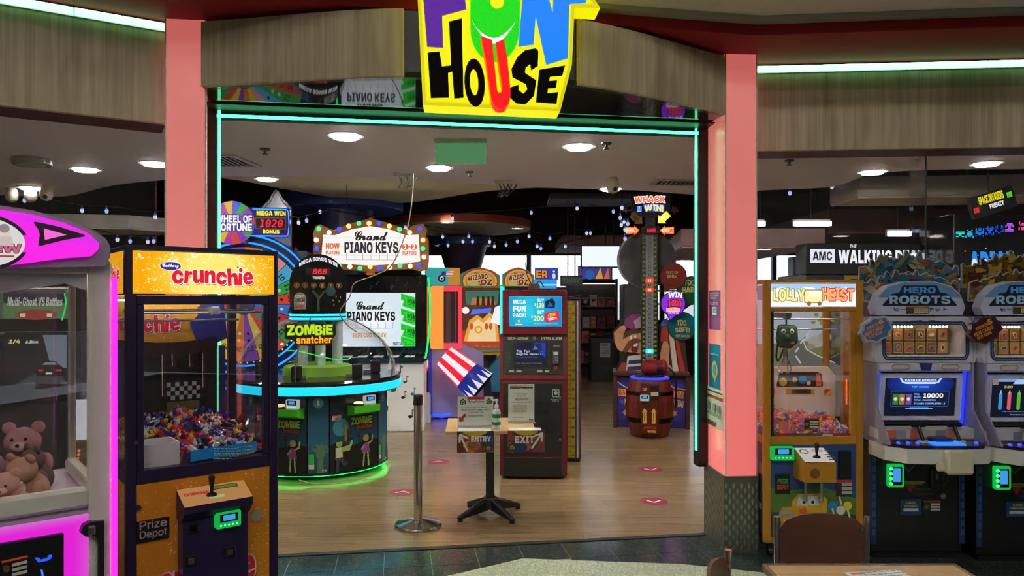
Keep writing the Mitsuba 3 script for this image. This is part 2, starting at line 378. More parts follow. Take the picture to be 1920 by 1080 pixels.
for a, b in ((-2.15, .35), (.45, 2.75), (2.85, 3.5), (3.6, 6.15), (6.25, 8.9)):
    mb = MB(); mb.raw([[a, 17.45, 1.26], [b, 17.45, 1.26], [b, 17.45, 2.79], [a, 17.45, 2.79]], [[0, 1, 2], [0, 2, 3]]); part(k, 'pane', mb, 'glass')

# plaster ceilings inside
def slab(pts, z0, z1, c, mat='matte', key=None):
    return put(key, floor_piece_c(Polygon(pts), z0, z1, c), mat)
def curve(pts, n=8):
    p = np.array(pts, float); out = []
    P = np.vstack([2 * p[0] - p[1], p, 2 * p[-1] - p[-2]])
    for i in range(len(p) - 1):
        a, b, c_, d = P[i:i + 4]
        for t in np.arange(n) / n:
            out.append(0.5 * ((2 * b) + (c_ - a) * t + (2 * a - 5 * b + 4 * c_ - d) * t * t + (3 * b - a - 3 * c_ + d) * t ** 3))
    return np.vstack([out, p[-1:]])
ZC = 3.0
def on_ceiling(px, py, z=ZC):
    Y = (z - H) * F / (CY - py); return ((px - CX) * Y / F, Y)
edge = curve([on_ceiling(*q) for q in ((-700, 352), (-260, 352), (0, 366), (120, 368), (210, 348), (302, 338), (410, 331), (600, 331), (760, 335), (900, 345), (1050, 353), (1190, 357), (1330, 366), (1430, 357), (1560, 350), (1640, 326), (1780, 318), (1960, 316), (2200, 300))])
front_edge = [(8.5, 5.4), (1.75, 5.42), (1.36, 5.40), (-1.95, 4.98), (-2.1, 4.62), (-2.95, 4.12), (-5.0, 2.95)]
slab([tuple(p) for p in edge] + front_edge, ZC, ZC + .22, '#eae6ea', key=struct('ceiling_1', 'curved grey plaster ceiling just inside the shop front'))
e2 = curve([on_ceiling(*q, 3.16) for q in ((300, 322), (445, 338), (530, 354), (640, 372), (760, 380), (900, 360), (1000, 352))])
slab([tuple(p) for p in e2] + [(0.4, 7.2), (-4.2, 7.2)], 3.16, 3.3, '#e8d8ac', key=struct('ceiling_2', 'cream plaster ceiling panel behind the grey one'))
# ------------------------------------------------------------------ shop front: pillars, fascias, soffits, neon
SOF = 2.965
arc = curve([(-1.83, 4.33), (-0.61, 4.13), (0.39, 4.29), (1.44, 4.95)], 10)
def band(pts, z0, z1, t):
    """upright band along a plan line, thickness t backwards"""
    p = np.array(pts); d = np.gradient(p, axis=0); d /= np.linalg.norm(d, axis=1, keepdims=True); q = p + t * np.stack([-d[:, 1], d[:, 0]], 1)
    return Polygon(np.vstack([p, q[::-1]]).tolist())
kf = struct('wall_front', 'curved fascia over the arcade entrance')
a_l = [p for p in arc if p[0] < -0.60]; a_r = [p for p in arc if p[0] > 0.385]
part(kf, 'wood_panel', floor_piece(band(a_l, 0, 0, .03), SOF, 3.345), 'fascia_wood', label='wood grain fascia panel, left of the house-shaped sign')
part(kf, 'wood_panel', floor_piece(band(a_r, 0, 0, .03), SOF, 3.345), 'fascia_wood', label='wood grain fascia panel, right of the house-shaped sign')
sh = arc + np.array([0.0, 0.035])
part(kf, 'backing', floor_piece_c(band(sh, 0, 0, .04), SOF, 3.345, '#0c0c0e'), 'satin')
bsdf('piano_black', {'type': 'principled', 'base_color': {'type': 'rgb', 'value': [0.012, 0.013, 0.016]}, 'roughness': 0.03, 'specular': 0.5})
pl = [tuple(p) for p in (arc + np.array([0, 0.03]))] + [tuple(DOOR.w((DW + .03, .06, 0))[:2]), tuple(DOOR.w((-0.03, .06, 0))[:2])]
put(struct('ceiling_3', 'glossy black soffit under the curved fascia'), floor_piece(Polygon(pl).buffer(0), SOF, SOF + .03), 'piano_black')
# door frame
k = struct('door_1', 'wide open black framed arcade doorway')
for x0, x1 in ((-.075, 0.0), (DW, DW + .075)):
    mb = MB(DOOR, '#0b0d0d'); mb.box(x0, x1, -.03, .07, .50 if x0 > 1 else 0.5, SOF, b=.004); part(k, 'jamb', mb, 'satin')
mb = MB(DOOR, '#0b0d0d'); mb.box(-.075, DW + .075, 0.061, .10, SOF - .05, 3.05); part(k, 'lintel', mb, 'satin')
mb = MB(DOOR, '#0b0d0d'); mb.box(-.075, DW + .075, -.185, -.005, SOF - .012, SOF - .001); part(k, 'header', mb, 'satin')  # bar added to hide the light strip mirrored in the soffit
GREEN = np.array([0.02, 1.0, 0.30])
NG = np.array([.26, 1.0, .45]); ND = np.array([.10, 1.0, .38])
mb = MB(DOOR, ND); mb.box(-.0, DW, -.028, -.012, SOF - .056, SOF - .036)
one('neon_strip', 'green light strip along the top of the doorway', 'light strip', mb, 'lit', 2.6, 3)
for i, (x, z0, lab) in enumerate(((0.008, .42, 'green light strip down the left side of the doorway'), (DW - .022, .62, 'green light strip down the right side of the doorway'))):
    mb = MB(DOOR, ND); mb.box(x, x + .014, -.028, -.012, z0, SOF - .012)
    one('neon_strip', lab, 'light strip', mb, 'lit', 2.6, 2)

# glowing pink pillars
pb, pt = 0.52, 3.37
def pillar(name, lab, P):
    """P: plan corners front left, front right, back right, back left"""
    k = struct(name, lab)
    part(k, 'core', floor_piece_c(Polygon(P).buffer(-.006), pb, pt, '#d8a8a2'), 'matte')
    E = np.array([0.50, 0.105, 0.095])
    for a, b in ((0, 1), (3, 0), (1, 2)):
        m = MB()
        (x0, y0), (x1, y1) = P[a], P[b]
        for i in range(16):                                # inner lamps not built; redder foot glow is put into the panel colours
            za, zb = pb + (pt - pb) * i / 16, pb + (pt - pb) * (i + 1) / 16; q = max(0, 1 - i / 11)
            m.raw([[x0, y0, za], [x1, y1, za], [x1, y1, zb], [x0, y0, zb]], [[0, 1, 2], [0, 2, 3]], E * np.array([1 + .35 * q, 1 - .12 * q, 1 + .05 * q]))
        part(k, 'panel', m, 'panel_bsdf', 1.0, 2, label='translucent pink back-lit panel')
    part(k, 'diamond_plate', floor_piece(Polygon(P).buffer(.012, join_style=2), 0, pb), 'plate', label='diamond plate metal kick panel')
    tr = MB(c='#a4aa9c'); PB = list(Polygon(P).buffer(.0122, join_style=2).exterior.coords)
    for a, b in zip(PB[:-1], PB[1:]):
        a, b = np.array(a), np.array(b); L_ = np.linalg.norm(b - a); f = Frame((*a, 0), math.degrees(math.atan2(*(b - a)[::-1])))
        if Polygon(PB).exterior.is_ccw is False: f = Frame((*b, 0), math.degrees(math.atan2(*(a - b)[::-1])))
        for i in range(int(L_ / .026)):
            for j in range(7):
                x, z = (i + .5) * L_ / int(L_ / .026), .035 + j * .07 + (.035 if i % 2 else 0)
                if z > .49: continue
                v = [[x - .011, 0, z], [x, 0, z - .026], [x + .011, 0, z], [x, 0, z + .026]] + [[x - .006, -.002, z], [x, -.002, z - .018], [x + .006, -.002, z], [x, -.002, z + .018]]
                n0 = [[4, 5, 6], [4, 6, 7]] + [q for e in range(4) for q in ([e, (e + 1) % 4, 4 + (e + 1) % 4], [e, 4 + (e + 1) % 4, 4 + e])]
                w = np.array(v) @ f.M[:3, :3].T + f.M[:3, 3]; tr.raw(w, n0)
    part(k, 'tread_pattern', tr, 'brushed', kind='stuff')
    for q in (0, 1):
        mb = MB(c='#d9dcd2'); mb.box(P[q][0] - .004, P[q][0] + .004, P[q][1] - .005, P[q][1] + .003, pb, pt); part(k, 'edge_trim', mb, 'satin')
    return k
bsdf('panel_bsdf', {'type': 'principled', 'base_color': {'type': 'rgb', 'value': [0.35, 0.2, 0.18]}, 'roughness': 0.2, 'specular': 0.5})
bsdf('plate', {'type': 'principled', 'base_color': {'type': 'rgb', 'value': [.10, .105, .09]}, 'roughness': 0.4, 'metallic': 0.5})
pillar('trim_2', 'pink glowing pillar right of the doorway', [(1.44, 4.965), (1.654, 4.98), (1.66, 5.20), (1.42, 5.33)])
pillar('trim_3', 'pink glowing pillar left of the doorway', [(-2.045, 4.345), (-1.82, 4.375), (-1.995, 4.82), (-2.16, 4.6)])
# infill between pillar and jamb
for nm, fr, a, b in (('trim_4', DOOR, DW + .075, DW + .22),):
    mb = MB(fr, '#5c625c'); mb.box(a, b, .0, .05, 0, .52); part(struct(nm), 'diamond_plate', mb, 'plate')

# side fascias with neon above, glass below
def side(nm, p0, p1, lab):
    p0, p1 = np.array(p0), np.array(p1); L = np.linalg.norm(p1 - p0); fr = Frame((*p0, 0), math.degrees(math.atan2(*(p1 - p0)[::-1])))
    k = struct(nm, lab)
    mb = MB(fr); mb.box(0, L, 0, .04, 2.765, 3.365); part(k, 'wood_panel', mb, 'fascia_wood')
    mb = MB(fr, '#4a1f20'); mb.box(0, L, .041, .30, 2.765, 2.80); part(k, 'soffit', mb, 'satin', label='dark red underside of the fascia')
    mb = MB(fr, '#cfc9cf'); mb.box(0, L, .27, .30, 2.80, 3.05); part(k, 'back', mb, 'matte')
    return fr, L
frR, LR = side('wall_front_right', (1.66, 5.215), (4.3, 5.01), 'wood grain fascia right of the entrance')
frL, LL = side('wall_front_left', (-5.0, 2.675), (-2.07, 4.41), 'wood grain fascia left of the entrance')
for fr, L, lab in ((frR, LR, 'thick green neon tube along the right fascia'), (frL, LL, 'thick green neon tube along the left fascia')):
    k = thing('neon_tube', lab, 'neon light')
    for j, (a, b) in enumerate(((0.0, L - .48), (L - .474, L)) if fr is frL else ((0.0, 1.62), (1.626, L))):
        mb = MB(fr, NG)
        for z in (3.345, 3.325): mb.tube([(a + .002, -.022, z), (b - .002, -.022, z)], .0125, n=10)
        part(k, 'tube', mb, 'lit', 3.4, 3)
    mb = MB(fr, '#c9cfc9'); mb.box(0, L, -.012, -.001, 3.31, 3.36); part(k, 'rail', mb, 'satin')
# glass shop windows
kr = struct('window_2', 'shop window right of the entrance')
def pane(k, fr, x0, x1, d, z0, z1, nm='pane', mat='glass'):
    mb = MB(fr); mb.raw([[x0, d, z0], [x1, d, z0], [x1, d, z1], [x0, d, z1]], [[0, 1, 2], [0, 2, 3]]); return part(k, nm, mb, mat)
pane(kr, frR, 0.02, 1.34, .26, .06, 2.765); pane(kr, frR, 1.345, LR, .26, .06, 2.765)
mb = MB(frR, '#7d9088'); mb.box(1.335, 1.350, .265, .50, .06, 2.764); part(kr, 'glass_fin', mb, 'glass')
mb = MB(frR, '#2b3330'); mb.box(1.3385, 1.3465, .255, .2645, .06, 2.764); part(kr, 'joint', mb, 'satin')
mb = MB(frR, '#23201f'); mb.box(0.0, LR, .25, .29, 0, .06); part(kr, 'sill', mb, 'satin')
kl = struct('window_3', 'shop window left of the entrance')
pane(kl, frL, 0.0, LL - .03, .26, .06, 2.765)
mb = MB(frL, '#23201f'); mb.box(0.0, LL - .05, .25, .29, 0, .06); part(kl, 'sill', mb, 'satin')

# red soffit and mall ceiling
ws = [(-6, 1.75), (-3.4, 3.25), (-1.95, 3.95), (-.97, 4.155), (-.584, 4.215), (.485, 4.43), (1.05, 4.54), (1.543, 4.63), (3.12, 4.48), (7, 4.1)]
red = ws + [(7, 5.4), (1.7, 5.6), (1.2, 5.5), (-2.1, 5.0), (-2.3, 4.6), (-3.1, 4.1), (-6, 2.5)]
put(struct('ceiling_4', 'dark red soffit over the shop front'), floor_piece_c(Polygon(red).buffer(0), 3.372, 3.44, '#8a1e22'), 'matte')
low = ws + [(x, y - .34) for x, y in ws[::-1]]
put(struct('ceiling_5', 'pale lowered ceiling bulkhead along the shop front'), floor_piece_c(Polygon(low).buffer(-.04), 3.47, 3.55, '#ecece2'), 'matte')
put(struct('trim_5'), floor_piece_c(Polygon(ws + [(x, y - .07) for x, y in ws[::-1]]).buffer(0), 3.44, 3.47, '#9a988c'), 'matte')
put(struct('trim_6'), floor_piece_c(Polygon([(x, y - .28) for x, y in ws] + [(x, y - .33) for x, y in ws[::-1]]).buffer(0), 3.55, 6.0, '#a8a69c'), 'matte')
# unseen mall hall behind the viewer: walls, high ceiling, lamps added for fill light
put(struct('ceiling_14', 'high ceiling of the mall hall'), floor_piece_c(Polygon([(-9, -7), (11, -7), (11, 5), (-9, 5)]), 6.0, 6.1, '#c4c4ba'), 'matte')
for nm, q in (('wall_mall_left', (-9.2, -9, -7, 3)), ('wall_mall_right', (11, 11.2, -7, 5)), ('wall_mall_back', (-9, 11, -7.2, -7))):
    mb = MB(c='#77736a'); mb.box(*q, 0, 6.0); put(struct(nm), mb, 'matte')
for i, (x, y) in enumerate([(-3.6, -1.2), (-1.2, -1.2), (1.2, -1.2), (3.6, -1.2), (-2.4, -3.8), (0, -3.8), (2.4, -3.8), (5.6, -2.0)]):
    k = thing('mall_fill_lamp', 'unseen fill lamp added in the high mall ceiling, behind the viewpoint', 'ceiling light', 'added mall fill lamps')
    mb = MB(c='#e8e8e4'); mb.lathe([(.25, 5.998), (.25, 5.992), (.21, 5.988), (.205, 5.998)], (x, y, 0), n=24); part(k, 'frame', mb, 'satin')
    glow(k, 'diffuser', 'box', W0, (x - .17, y - .17, 5.990), (x + .17, y + .17, 5.997), np.array([1.0, .97, .9]), MALL, 8)

# arcade downlights
for i, (px, py, z) in enumerate([(648, 253, ZC), (1085, 273, ZC), (823, 313, ZC), (1145, 353, ZC), (290, 305, ZC), (160, 316, ZC), (58, 351, ZC), (1636, 321, ZC), (500, 334, 3.16), (1850, 305, ZC)]):
    x, y = on_ceiling(px, py, z)
    lab = ['front left inside the doorway', 'front right inside the doorway', 'behind the green hanging sign', 'right of the doorway centre near the ceiling edge', 'beside the left pillar behind glass', 'mid left behind the left window glass', 'by the dome cameras at the left', 'behind the right shop window', 'in the cream ceiling panel', 'far right behind the glass fin'][i]
    k = thing('downlight', 'round recessed ceiling downlight, ' + lab, 'ceiling light')
    mb = MB(c='#e6e6e2'); mb.lathe([(.145, z - .002), (.143, z - .012), (.116, z - .010), (.112, z - .002)], (x, y, 0), n=24); part(k, 'trim_ring', mb, 'satin')
    mb = MB(c=np.array([1.0, .93, .80])); mb.cyl((x, y, z - .004), (x, y, z - .030), .107, n=24, r1=.098); part(k, 'lens', mb, 'lit', LAMP * (.12 if i == 6 else 1), 2)

# the house-shaped sign
bsdf('flat_black', {'type': 'diffuse', 'reflectance': {'type': 'rgb', 'value': .008}})
SG = Frame((0, 4.0, 0), 4.0)
sgk = thing('shop_sign', 'big yellow house-shaped lit sign with colourful FUN HOUSE letters over the doorway', 'sign')
SD = -.03
outl = SG.pxs([(779, -90), (793, 197), (1050, 209), (1072, 122), (1077, 14), (1110, 15), (1125, 16), (1095, -30), (950, -150)], SD)
mb = MB(SG, '#f6f000'); mb.ext(Polygon(outl), SD, SD + .16)
part(sgk, 'light_box', mb, 'lit', 1.0, 1, label='yellow light box')
rim = Polygon(outl)
mb = MB(SG, '#e8dc00'); mb.ext(rim.difference(rim.buffer(-.018)), SD - .008, SD); part(sgk, 'rim', mb, 'lit', .85)
def let(nm, pts, c, d=.012, holes=(), e=1.0, lab=None):
    g = Polygon(SG.pxs(pts, SD), [SG.pxs(h, SD) for h in holes]).buffer(0)
    m = MB(SG, c); m.ext(g, SD - d, SD); part(sgk, nm, m, 'lit' if e else 'flat_black', e, label=lab)
def round_shape(g_pts, r): return Polygon(g_pts).buffer(-r).buffer(2 * r).buffer(-r)
let('letter', [(788, -75), (875, -95), (873, -55), (825, -40), (827, -12), (868, -30), (874, 18), (829, 30), (831, 90), (801, 88)], '#5a1f9a', lab='purple letter F')
th = np.linspace(math.pi * 1.0, math.pi * 2.0, 20)
let('letter', [(882, -60)] + [(928 + 46 * math.cos(t) if t < 9 else 0, 55 - 62 * math.sin(t)) for t in th] + [(976, -60), (946, -60), (944, 2)] + [(932 + 13 * math.cos(t), 4 - 14 * math.sin(t)) for t in th[::-1]] + [(918, -60)], '#12e000', lab='green letter U with a smile')
let('letter', [(984, -60), (1010, -62), (1036, 25), (1040, -60), (1098, -32), (1098, 6), (1067, 8), (1064, 110), (1024, 122), (1004, 30), (1000, 84), (972, 88)], '#0a84ff', lab='blue letter N')
let('smile', [(886, 40)] + [(886 + 79 * t, 44 + 38 * math.sin(math.pi * t) + 2 * t) for t in np.linspace(.02, .98, 14)] + [(966, 42)] + [(886 + 79 * t, 46 + 27 * math.sin(math.pi * t)) for t in np.linspace(.95, .05, 14)], '#ffffff', d=.016)
tong = [(901, 80), (921, 87), (930, 175)] + [(935 + 5 * math.cos(t), 176 - 8 * math.sin(t)) for t in np.linspace(math.pi, 2 * math.pi, 8)] + [(940, 172), (928, 92), (943, 86), (949, 120), (955, 180)] + [(937 + 18 * math.cos(t), 188 - 24 * math.sin(t)) for t in np.linspace(2 * math.pi, math.pi, 10)] + [(918, 180), (911, 130)]
let('letter', tong, '#ff1010', d=.10, lab='red letter U as a tongue hanging over the lower edge')
let('letter', [(802, 100), (824, 98), (829, 126), (846, 124), (842, 42), (866, 36), (869, 183), (852, 185), (848, 134), (840, 137), (842, 183), (808, 184)], '#0a0a0a', e=0, lab='black letter H')
el = lambda cx, cy, rx, ry, tilt=0: [(cx + rx * math.cos(t) + tilt * ry * math.sin(t), cy + ry * math.sin(t)) for t in np.arange(24) * math.pi / 12]
let('letter', el(890, 156, 19, 45, .05), '#0a0a0a', holes=[el(889, 155, 8, 25, .05)], e=0, lab='black letter O')
let('letter', [(1009, 97), (1004, 92), (985, 95), (970, 108), (959, 130), (961, 145), (986, 158), (989, 168), (981, 177), (972, 170), (972, 160), (957, 165), (957, 184), (968, 194), (985, 196), (1001, 180), (1005, 152), (984, 138), (985, 128), (994, 120), (996, 132), (1008, 124)], '#0a0a0a', e=0, lab='black letter S')
let('letter', [(1011, 132), (1059, 124), (1054, 142), (1031, 144), (1029, 153), (1044, 152), (1042, 165), (1027, 166), (1026, 176), (1046, 174), (1043, 195), (1005, 192)], '#0a0a0a', e=0, lab='black letter E')
p = SG.pxs([(840, 40), (1020, 60)], SD + .16)
for q in p:
    mb = MB(SG, '#111111'); mb.box(q[0] - .02, q[0] + .02, SD + .162, SD + .28, q[1] - .02, q[1] + .02); part(sgk, 'bracket', mb, 'satin')

# ------------------------------------------------------------------ shared machine parts
import manifold3d
def sphere_m(o, r, sq=(1, 1, 1), n=20):
    return manifold3d.Manifold.sphere(r, n).scale(sq).translate(o)
def flecks(m, x0, z0, x1, z1, n, c, size=.008, seed=0):
    r = random.Random(seed)
    for i in range(n):
        x, z, a, l = r.uniform(x0, x1), r.uniform(z0, z1), r.uniform(0, 3.1), size * r.uniform(.4, 1.3)
        w = l * r.uniform(.3, .7); ca, sa = math.cos(a), math.sin(a)
        m.flat(Polygon([(x + ca * u * l - sa * v * w, z + sa * u * l + ca * v * w) for u, v in ((-.6, -.4), (.5, -.6), (.7, .3), (-.2, .6))]), c, layer=1)
    m.lay = max(m.lay, 1); return m
def reader(up, fr, x, z, w=.085, h=.062, c='#10e060', horizontal=True, d=0.0, body='#18c85a'):
    """card reader: glowing shell, dark face and little screen"""
    f2 = fr.sub((x, d, z))
    k = glow(up, 'card_reader', 'box', f2, (-w / 2, -.035, -h / 2), (w / 2, 0, h / 2), c, .55, .3, 'glowing card reader')
    m = MB(f2, '#10161a'); m.box(-w * .36, w * .36, -.040, -.0352, -h * .1 if horizontal else -h * .4, h * .40, b=.003); part(k, 'bezel', m, 'gloss')
    glow(k, 'screen', 'box', f2, (-w * .24, -.0425, 0 if horizontal else -h * .25), (w * .24, -.0402, h * .34), '#4aa8ff', .8)
    if horizontal:
        for i in range(5): lamp(k, 'indicator', f2, (-w * .32 + i * w * .16, -.036, -h * .3), .005, '#8affb0', 1.2)
    return k
def joystick(up, fr, x, y, z, c='#101010', top='#101010'):
    m = MB(fr, c); m.lathe([(.024, 0), (.022, .01), (.008, .016), (.008, .03), (.013, .07), (.015, .085), (.010, .094), (0, .095)], (x, y, z), n=16)
    k = part(up, 'joystick', m, 'satin'); m = MB(fr, '#c02020' if top == 'red' else top); m.sphere((x, y, z + .097), .006, sub=1); part(k, 'tip', m, 'satin')
def quad(up, nm, fr, pts, mat='glass'):
    m = MB(fr); m.raw(pts, [[0, 1, 2], [0, 2, 3]]); return part(up, nm, m, mat)

# ------------------------------------------------------------------ crunchie claw machine
CR = Frame((-1.73, 3.30, 0), 39.2); W, D, HT = .70, .66, 1.955
zt, zs, zg, zb, zp = HT - .025, 1.735, 1.685, .93, .868      # sign top and bottom, glass top and bottom, lower panel top
k = thing('claw_machine', 'purple framed claw machine with yellow crunchie sign, full of wrapped chocolates', 'claw machine')
PUR = '#1c1330'
for x, y in ((0, 0), (W - .045, 0), (0, D - .04), (W - .045, D - .04)):
    m = MB(CR, PUR); m.box(x, x + .045, y, y + .04, .03, HT, b=.006); part(k, 'post', m, 'satin')
m = MB(CR, PUR); m.box(.0, W, .0, D, HT - .022, HT + .001, b=.004); part(k, 'top', m, 'satin')
m = MB(CR, PUR); m.box(.045, W - .045, .002, .05, zg, zs - .008, b=.003); part(k, 'header_rail', m, 'satin')
m = MB(CR, PUR); m.box(.045, W - .045, .0, .06, zp, zb, b=.004); part(k, 'window_sill', m, 'satin')
m = MB(CR, PUR); m.box(.045, .075, .004, .035, zb, zg, b=.003); part(k, 'window_stile', m, 'satin')
m = MB(CR, PUR); m.box(W - .075, W - .045, .004, .035, zb, zg, b=.003); part(k, 'window_stile', m, 'satin')
m = MB(CR, '#a9a6b4'); m.box(W - .047, W - .043, -.006, 0, zp + .02, zg + .03); part(k, 'hinge_strip', m, 'metal')
m = MB(CR, PUR); m.box(.0, .04, .04, D - .04, zp, zb, b=.004); part(k, 'side_rail', m, 'satin')
m = MB(CR, PUR); m.box(W - .04, W, .04, D - .04, zp, zb, b=.004); part(k, 'side_rail', m, 'satin')
m = MB(CR, PUR); m.box(.045, W - .045, .04, D - .01, zp - .02, zp + .03); part(k, 'tray', m, 'satin')
m = MB(CR, PUR); m.box(.04, W - .04, .01, D - .01, .03, .08); part(k, 'base', m, 'satin')
for x in (.05, W - .05):
    for y in (.06, D - .06):
        m = MB(CR, '#151515'); m.cyl((x, y, 0), (x, y, .031), .022, n=12); part(k, 'foot', m, 'satin')
def crunch(m, x0, z0, x1, z1, white=True):
    m.text('crunchie', x0, z0, x1, z1, '#e01e2e', bounce=.10, weight=900, out='#ffffff' if white else None, outw=.045, shadow='#6a1e5a' if white else None)
    u = x0 + (x1 - x0) * .80; s = (z1 - z0) * .07
    m.flat(Polygon([(u + s * (1 if i % 2 else .45) * math.cos(i * math.pi / 5 + .3), z1 + s * .3 + s * (1 if i % 2 else .45) * math.sin(i * math.pi / 5 + .3)) for i in range(10)]), '#5a2a8a')
sx0, sx1 = .026, W - .024
m = MB(CR, '#ffc800', d=-.002); m.lrect(sx0, zs, sx1, zt, '#f7a800')
for i in range(9):                                         # printed glow, lighter in the middle
    q = i / 9; hw, hh = (sx1 - sx0) / 2 * (1 - .72 * q), (zt - zs) / 2 * (1 - .12 * q); cx_, cz_ = (sx0 + sx1) / 2 + .02, (zs + zt) / 2
    m.flat(affinity.scale(Point(0, 0).buffer(1, quad_segs=10), hw, hh * 1.25).intersection(sbox(-hw, -hh * 1, hw, hh)) if False else affinity.translate(affinity.scale(Point(0, 0).buffer(1, quad_segs=10), hw, hh * 1.6), cx_, cz_).intersection(sbox(sx0, zs, sx1, zt)), tuple(np.array([247, 168, 0]) * (1 - q) + np.array([255, 240, 130]) * q))
flecks(m, sx0 + .01, zs + .01, sx0 + .19, zt - .01, 70, '#fff8c8', .009, 1); flecks(m, sx1 - .19, zs + .01, sx1 - .01, zt - .01, 80, '#fff8c8', .009, 2); flecks(m, sx0 + .15, zs + .005, sx1 - .15, zs + .05, 35, '#fffbe0', .01, 3)
flecks(m, sx0 + .15, zt - .05, sx1 - .15, zt - .005, 35, '#fffbe0', .01, 4)
for p in range(len(m.V) - 220, len(m.V)): m.V[p] = m.V[p] - np.array([0, .0045, 0])
m.lay = 13
(a0, b0), (a1, b1) = CR.px(322, 535, -.002), CR.px(474, 506, -.002)
crunch(m, a0, b0, a1, b0 + .090)
o = CR.px(319, 499, -.002); m.flat(affinity.translate(affinity.scale(Point(0, 0).buffer(1, quad_segs=10), .047, .021), *o), '#ffffff'); m.flat(affinity.translate(affinity.scale(Point(0, 0).buffer(1, quad_segs=10), .045, .019), *o), '#3a2a8c')
m.text('𝓒𝓪𝓭𝓫𝓾𝓻𝔂', o[0] - .036, o[1] - .012, o[0] + .036, o[1] + .012, '#ffffff', font='script', weight=800)
part(k, 'sign', m, 'lit', 1.05, 1, label='yellow lit header reading crunchie')
SL = CR.sub((0, D, 0), -90)                                 # left side seen from the left: x runs from the back to the front
SR = CR.sub((W, 0, 0), 90)
for f, nm in ((SL, 'left'), (SR, 'right')):
    m = MB(f, d=-.002); m.lrect(.045, zs, D - .045, zt, '#f7a800'); m.lay = 2
    flecks(m, .06, zs + .01, D - .06, zt - .01, 90, '#fff3b0', .009, 5); m.lay = 3
    crunch(m, .10, zs + .06, D - .12, zs + .13)
    part(k, 'side_sign', m, *(('lit', .8, .3) if nm == 'left' else ('satin',)))
    m = MB(f, d=.01); m.lrect(.04, .08, D - .04, zp, '#c97c1e'); flecks(m, .05, .09, D - .05, zp - .01, 420, '#f3dcae', .010, 6); m.lay = 3; crunch(m, .08, .18, D - .06, .40); part(k, 'side_panel', m, 'satin')
m = MB(CR, d=.006); m.lrect(.045, .08, W - .045, zp, '#c5791c'); flecks(m, .05, .09, W - .05, zp - .01, 760, '#f2dcb2', .009, 7); m.lay = 3
a = CR.px(345, 1085, .006); b = CR.px(478, 1025, .006)
crunch(m, .14, b[1] - .17, b[0], b[1] + .0)
part(k, 'front_panel', m, 'satin', label='orange lower panel flecked with white')
m = MB(CR, d=.0, pix=True); q = m.P([(256, 1024), (317, 968)]); m2 = MB(CR, '#0d0d10'); m2.box(q[0][0], q[1][0], -.006, .005, q[0][1] + .01, q[1][1], b=.002)
m2.d = -.0062; m2.text('Prize', q[0][0] + .012, q[0][1] + .07, q[1][0] - .012, q[0][1] + .108, '#b9a9a0', font='sans', weight=400, out='#5a4a46', outw=.05); m2.text('Depot', q[0][0] + .012, q[0][1] + .022, q[1][0] - .012, q[0][1] + .064, '#b9a9a0', weight=400, out='#5a4a46', outw=.05)
part(k, 'prize_flap', m2, 'satin', label='black prize flap reading Prize Depot')
o = CR.px(481, 967); m = MB(CR, '#9a8f80'); m.cyl((o[0], -.004, o[1]), (o[0], .006, o[1]), .029, n=24); part(k, 'round_cap', m, 'satin')
o = CR.px(259, 951); m = MB(CR, '#9a9aa0'); m.cyl((o[0], -.008, o[1]), (o[0], .006, o[1]), .012, n=16); part(k, 'lock', m, 'metal')
o = CR.px(255, 830); m = MB(CR, '#9a9aa0'); m.cyl((o[0], -.006, o[1]), (o[0], .006, o[1]), .009, n=16); part(k, 'lock', m, 'metal')
# control box
x0, x1 = CR.px(334, 1000)[0], CR.px(449, 1000)[0] + .015
zc = CR.px(390, 935, -.10)[1]
m = MB(CR, '#1e1438'); m.ext(Polygon([(0, 0)]) if False else sbox(x0, .30, x1, zc - .045), -.075, .005); part(k, 'control_box', m, 'satin', label='purple control box with lit joystick top')
cb = k + '__control_box'
m = MB(CR, '#1e1438'); P8 = [(-.125, zc - .02), (-.125, zc - .05), (-.075, zc - .10), (.005, zc - .10), (.005, zc + .035)]
g = trimesh.creation.extrude_polygon(Polygon(P8), x1 - x0 + .012, engine='earcut'); v = np.array(g.vertices)
m.raw(np.stack([x0 - .006 + v[:, 2], v[:, 0], v[:, 1]], 1), g.faces[:, ::1]); part(cb, 'console', m, 'satin')
TOPF = CR.sub((x0 - .006, -.125, zc - .0185), 0, 22.9 - 90 + 90)
# sloping top: a frame whose face plane is the slope
SLP = Frame(M=CR.M @ Frame((x0 - .006, -.125, zc - .0185)).M @ Frame((0, 0, 0), 0, 22.9 - 90).M)
wtop, htop = x1 - x0 + .012, .14
m = MB(SLP, d=-.001); m.lrect(0, 0, wtop, htop, '#e0a060'); flecks(m, .01, .01, wtop - .01, htop - .01, 40, '#f6e0b0', .006, 8); m.lay = 3
crunch(m, .02, .075, .13, .105, False); m.lrect(.155, .095, .27, .125, '#20261a'); m.lrect(.16, .099, .265, .121, '#6f8a2a'); m.lrect(.12, .03, .19, .05, '#b8e8a0')
part(cb, 'top_plate', m, 'lit', .55, .2, label='lit orange top plate reading crunchie')
jo = SLP.M @ np.array([.135, -.003, .055, 1]); joystick(cb, Frame(), jo[0], jo[1], jo[2], top='red')
o = CR.px(430, 975, -.12); reader(cb, CR, o[0], o[1], .115, .075, d=-.08)
for i in range(6):
    o = CR.px(406 + i * 7.5, 960 - i * 1.3, -.08); lamp(cb, 'indicator', CR, (o[0], -.078, o[1]), .005, '#8affb0', 1.2)
